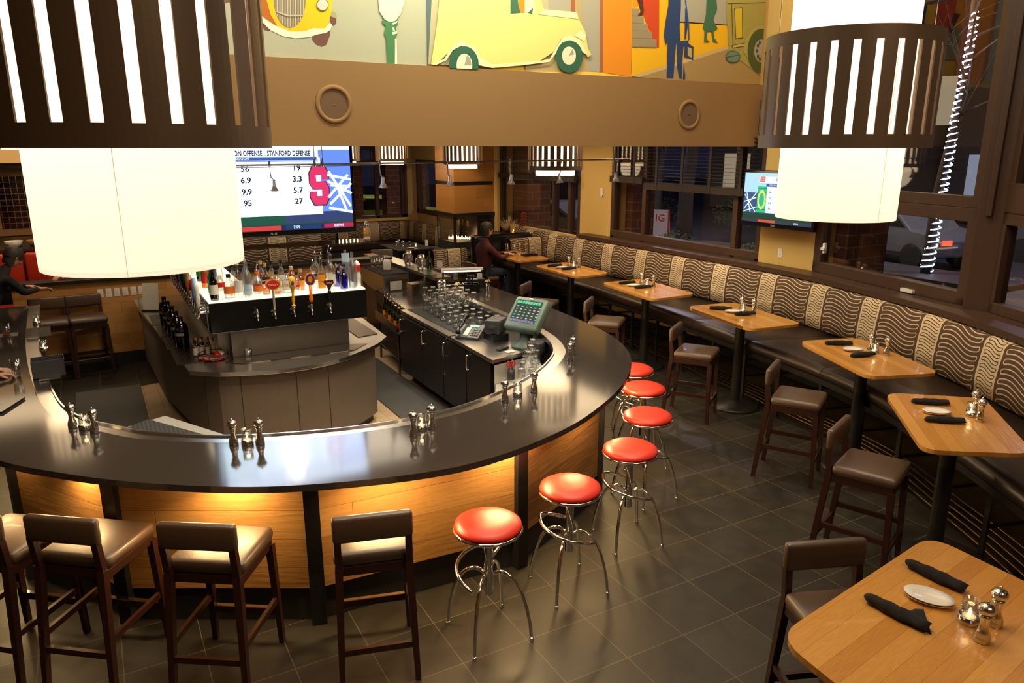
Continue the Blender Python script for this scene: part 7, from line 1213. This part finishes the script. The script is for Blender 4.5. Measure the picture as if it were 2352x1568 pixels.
# guest at the left arm of the bar, only the hands reach into view
p = sitter('person', 'person in dark clothes at the left arm of the bar, hands on the counter', (-1.535, 6.98, 0), R(-90), ((-.26, .30, 1.13), (-.10, .66, 1.12)), ((.26, .30, 1.13), (.12, .70, 1.12)))
hand(p, (-.08, .70, 1.115), (.45, .9, -.05), (0, 0, 1), 1, .55); hand(p, (.11, .73, 1.115), (-.2, .9, -.05), (0, 0, 1), -1, .6)
b = MB(); b.cyl((0, 0), .19, .70, .76, 20); b.cyl((0, 0), .025, 0, .70, 10); b.cyl((0, 0), .22, 0, .02, 20); o = b.build('backless_stool', 'leather'); o.location = (-1.535, 6.98, 0); tag(o, 'round backless seat under the guest at the left arm of the bar', 'stool')
# standing guest at the far end of the left arm, leaning over it
J = [(0, 0, .95), (0, .10, 1.15), (0, .26, 1.38), (0, .34, 1.44), (0, .40, 1.50)]; E_ = [(0, 1), (1, 2), (2, 3), (3, 4)]; Rd = [(.16, .12), (.15, .12), (.20, .12), (.07, .07), (.05, .05)]
for s_ in (-1, 1):
    i = len(J); J += [(s_*.19, .27, 1.36), (s_*.24, .40, 1.18), (s_*.17, .60, 1.19)]; E_ += [(2, i), (i, i+1), (i+1, i+2)]; Rd += [.062, .045, .032]; i = len(J); J += [(s_*.10, 0, .88), (s_*.11, .03, .48), (s_*.11, 0, .07), (s_*.11, .14, .04)]; E_ += [(0, i), (i, i+1), (i+1, i+2), (i+2, i+3)]; Rd += [.10, .065, .045, .038]
p = person('person', 'person in black leaning forward at the far left end of the bar', J, E_, Rd, 0, 'cloth_black'); p.location = (-1.27, 10.42, 0); p.rotation_euler = (0, 0, R(-60)); headmesh(p, (0, .46, 1.58), 0, 'hair', -.5); [hand(p, (s_*.15, .63, 1.19), (0, 1, -.1), (0, 0, 1), s_, .4) for s_ in (-1, 1)]
# guest in the booth behind the partition, arm resting on its ledge
p = sitter('person', 'person in dark clothes in the red booth resting a forearm on the partition ledge', (-.02, 11.95, 0), R(180), ((-.20, .36, 1.22), (.02, .62, 1.225)), ((.24, .38, 1.22), (.36, .64, 1.225)), 'cloth_black', .62, False)
hand(p, (.05, .66, 1.225), (.6, .7, 0), (0, 0, 1), -1, .5); hand(p, (.40, .66, 1.225), (.6, .6, 0), (0, 0, 1), 1, .5)
# guest in dark red beside the hearth
p = sitter('person', 'person in dark red top seated at the table nearest the fireplace', (5.68, 11.05, 0), R(-90), ((-.26, .20, 1.06), (-.10, .42, 1.11)), ((.26, .20, 1.06), (.10, .42, 1.11)), 'cloth_maroon', .76, True, lean=.02)
hand(p, (-.08, .45, 1.105), (.3, .9, 0), (0, 0, 1), 1, .5); hand(p, (.08, .45, 1.105), (-.3, .9, 0), (0, 0, 1), -1, .5)
chair(5.66, 11.05, 0, 'leather bar chair occupied by the person in the dark red top', g2)
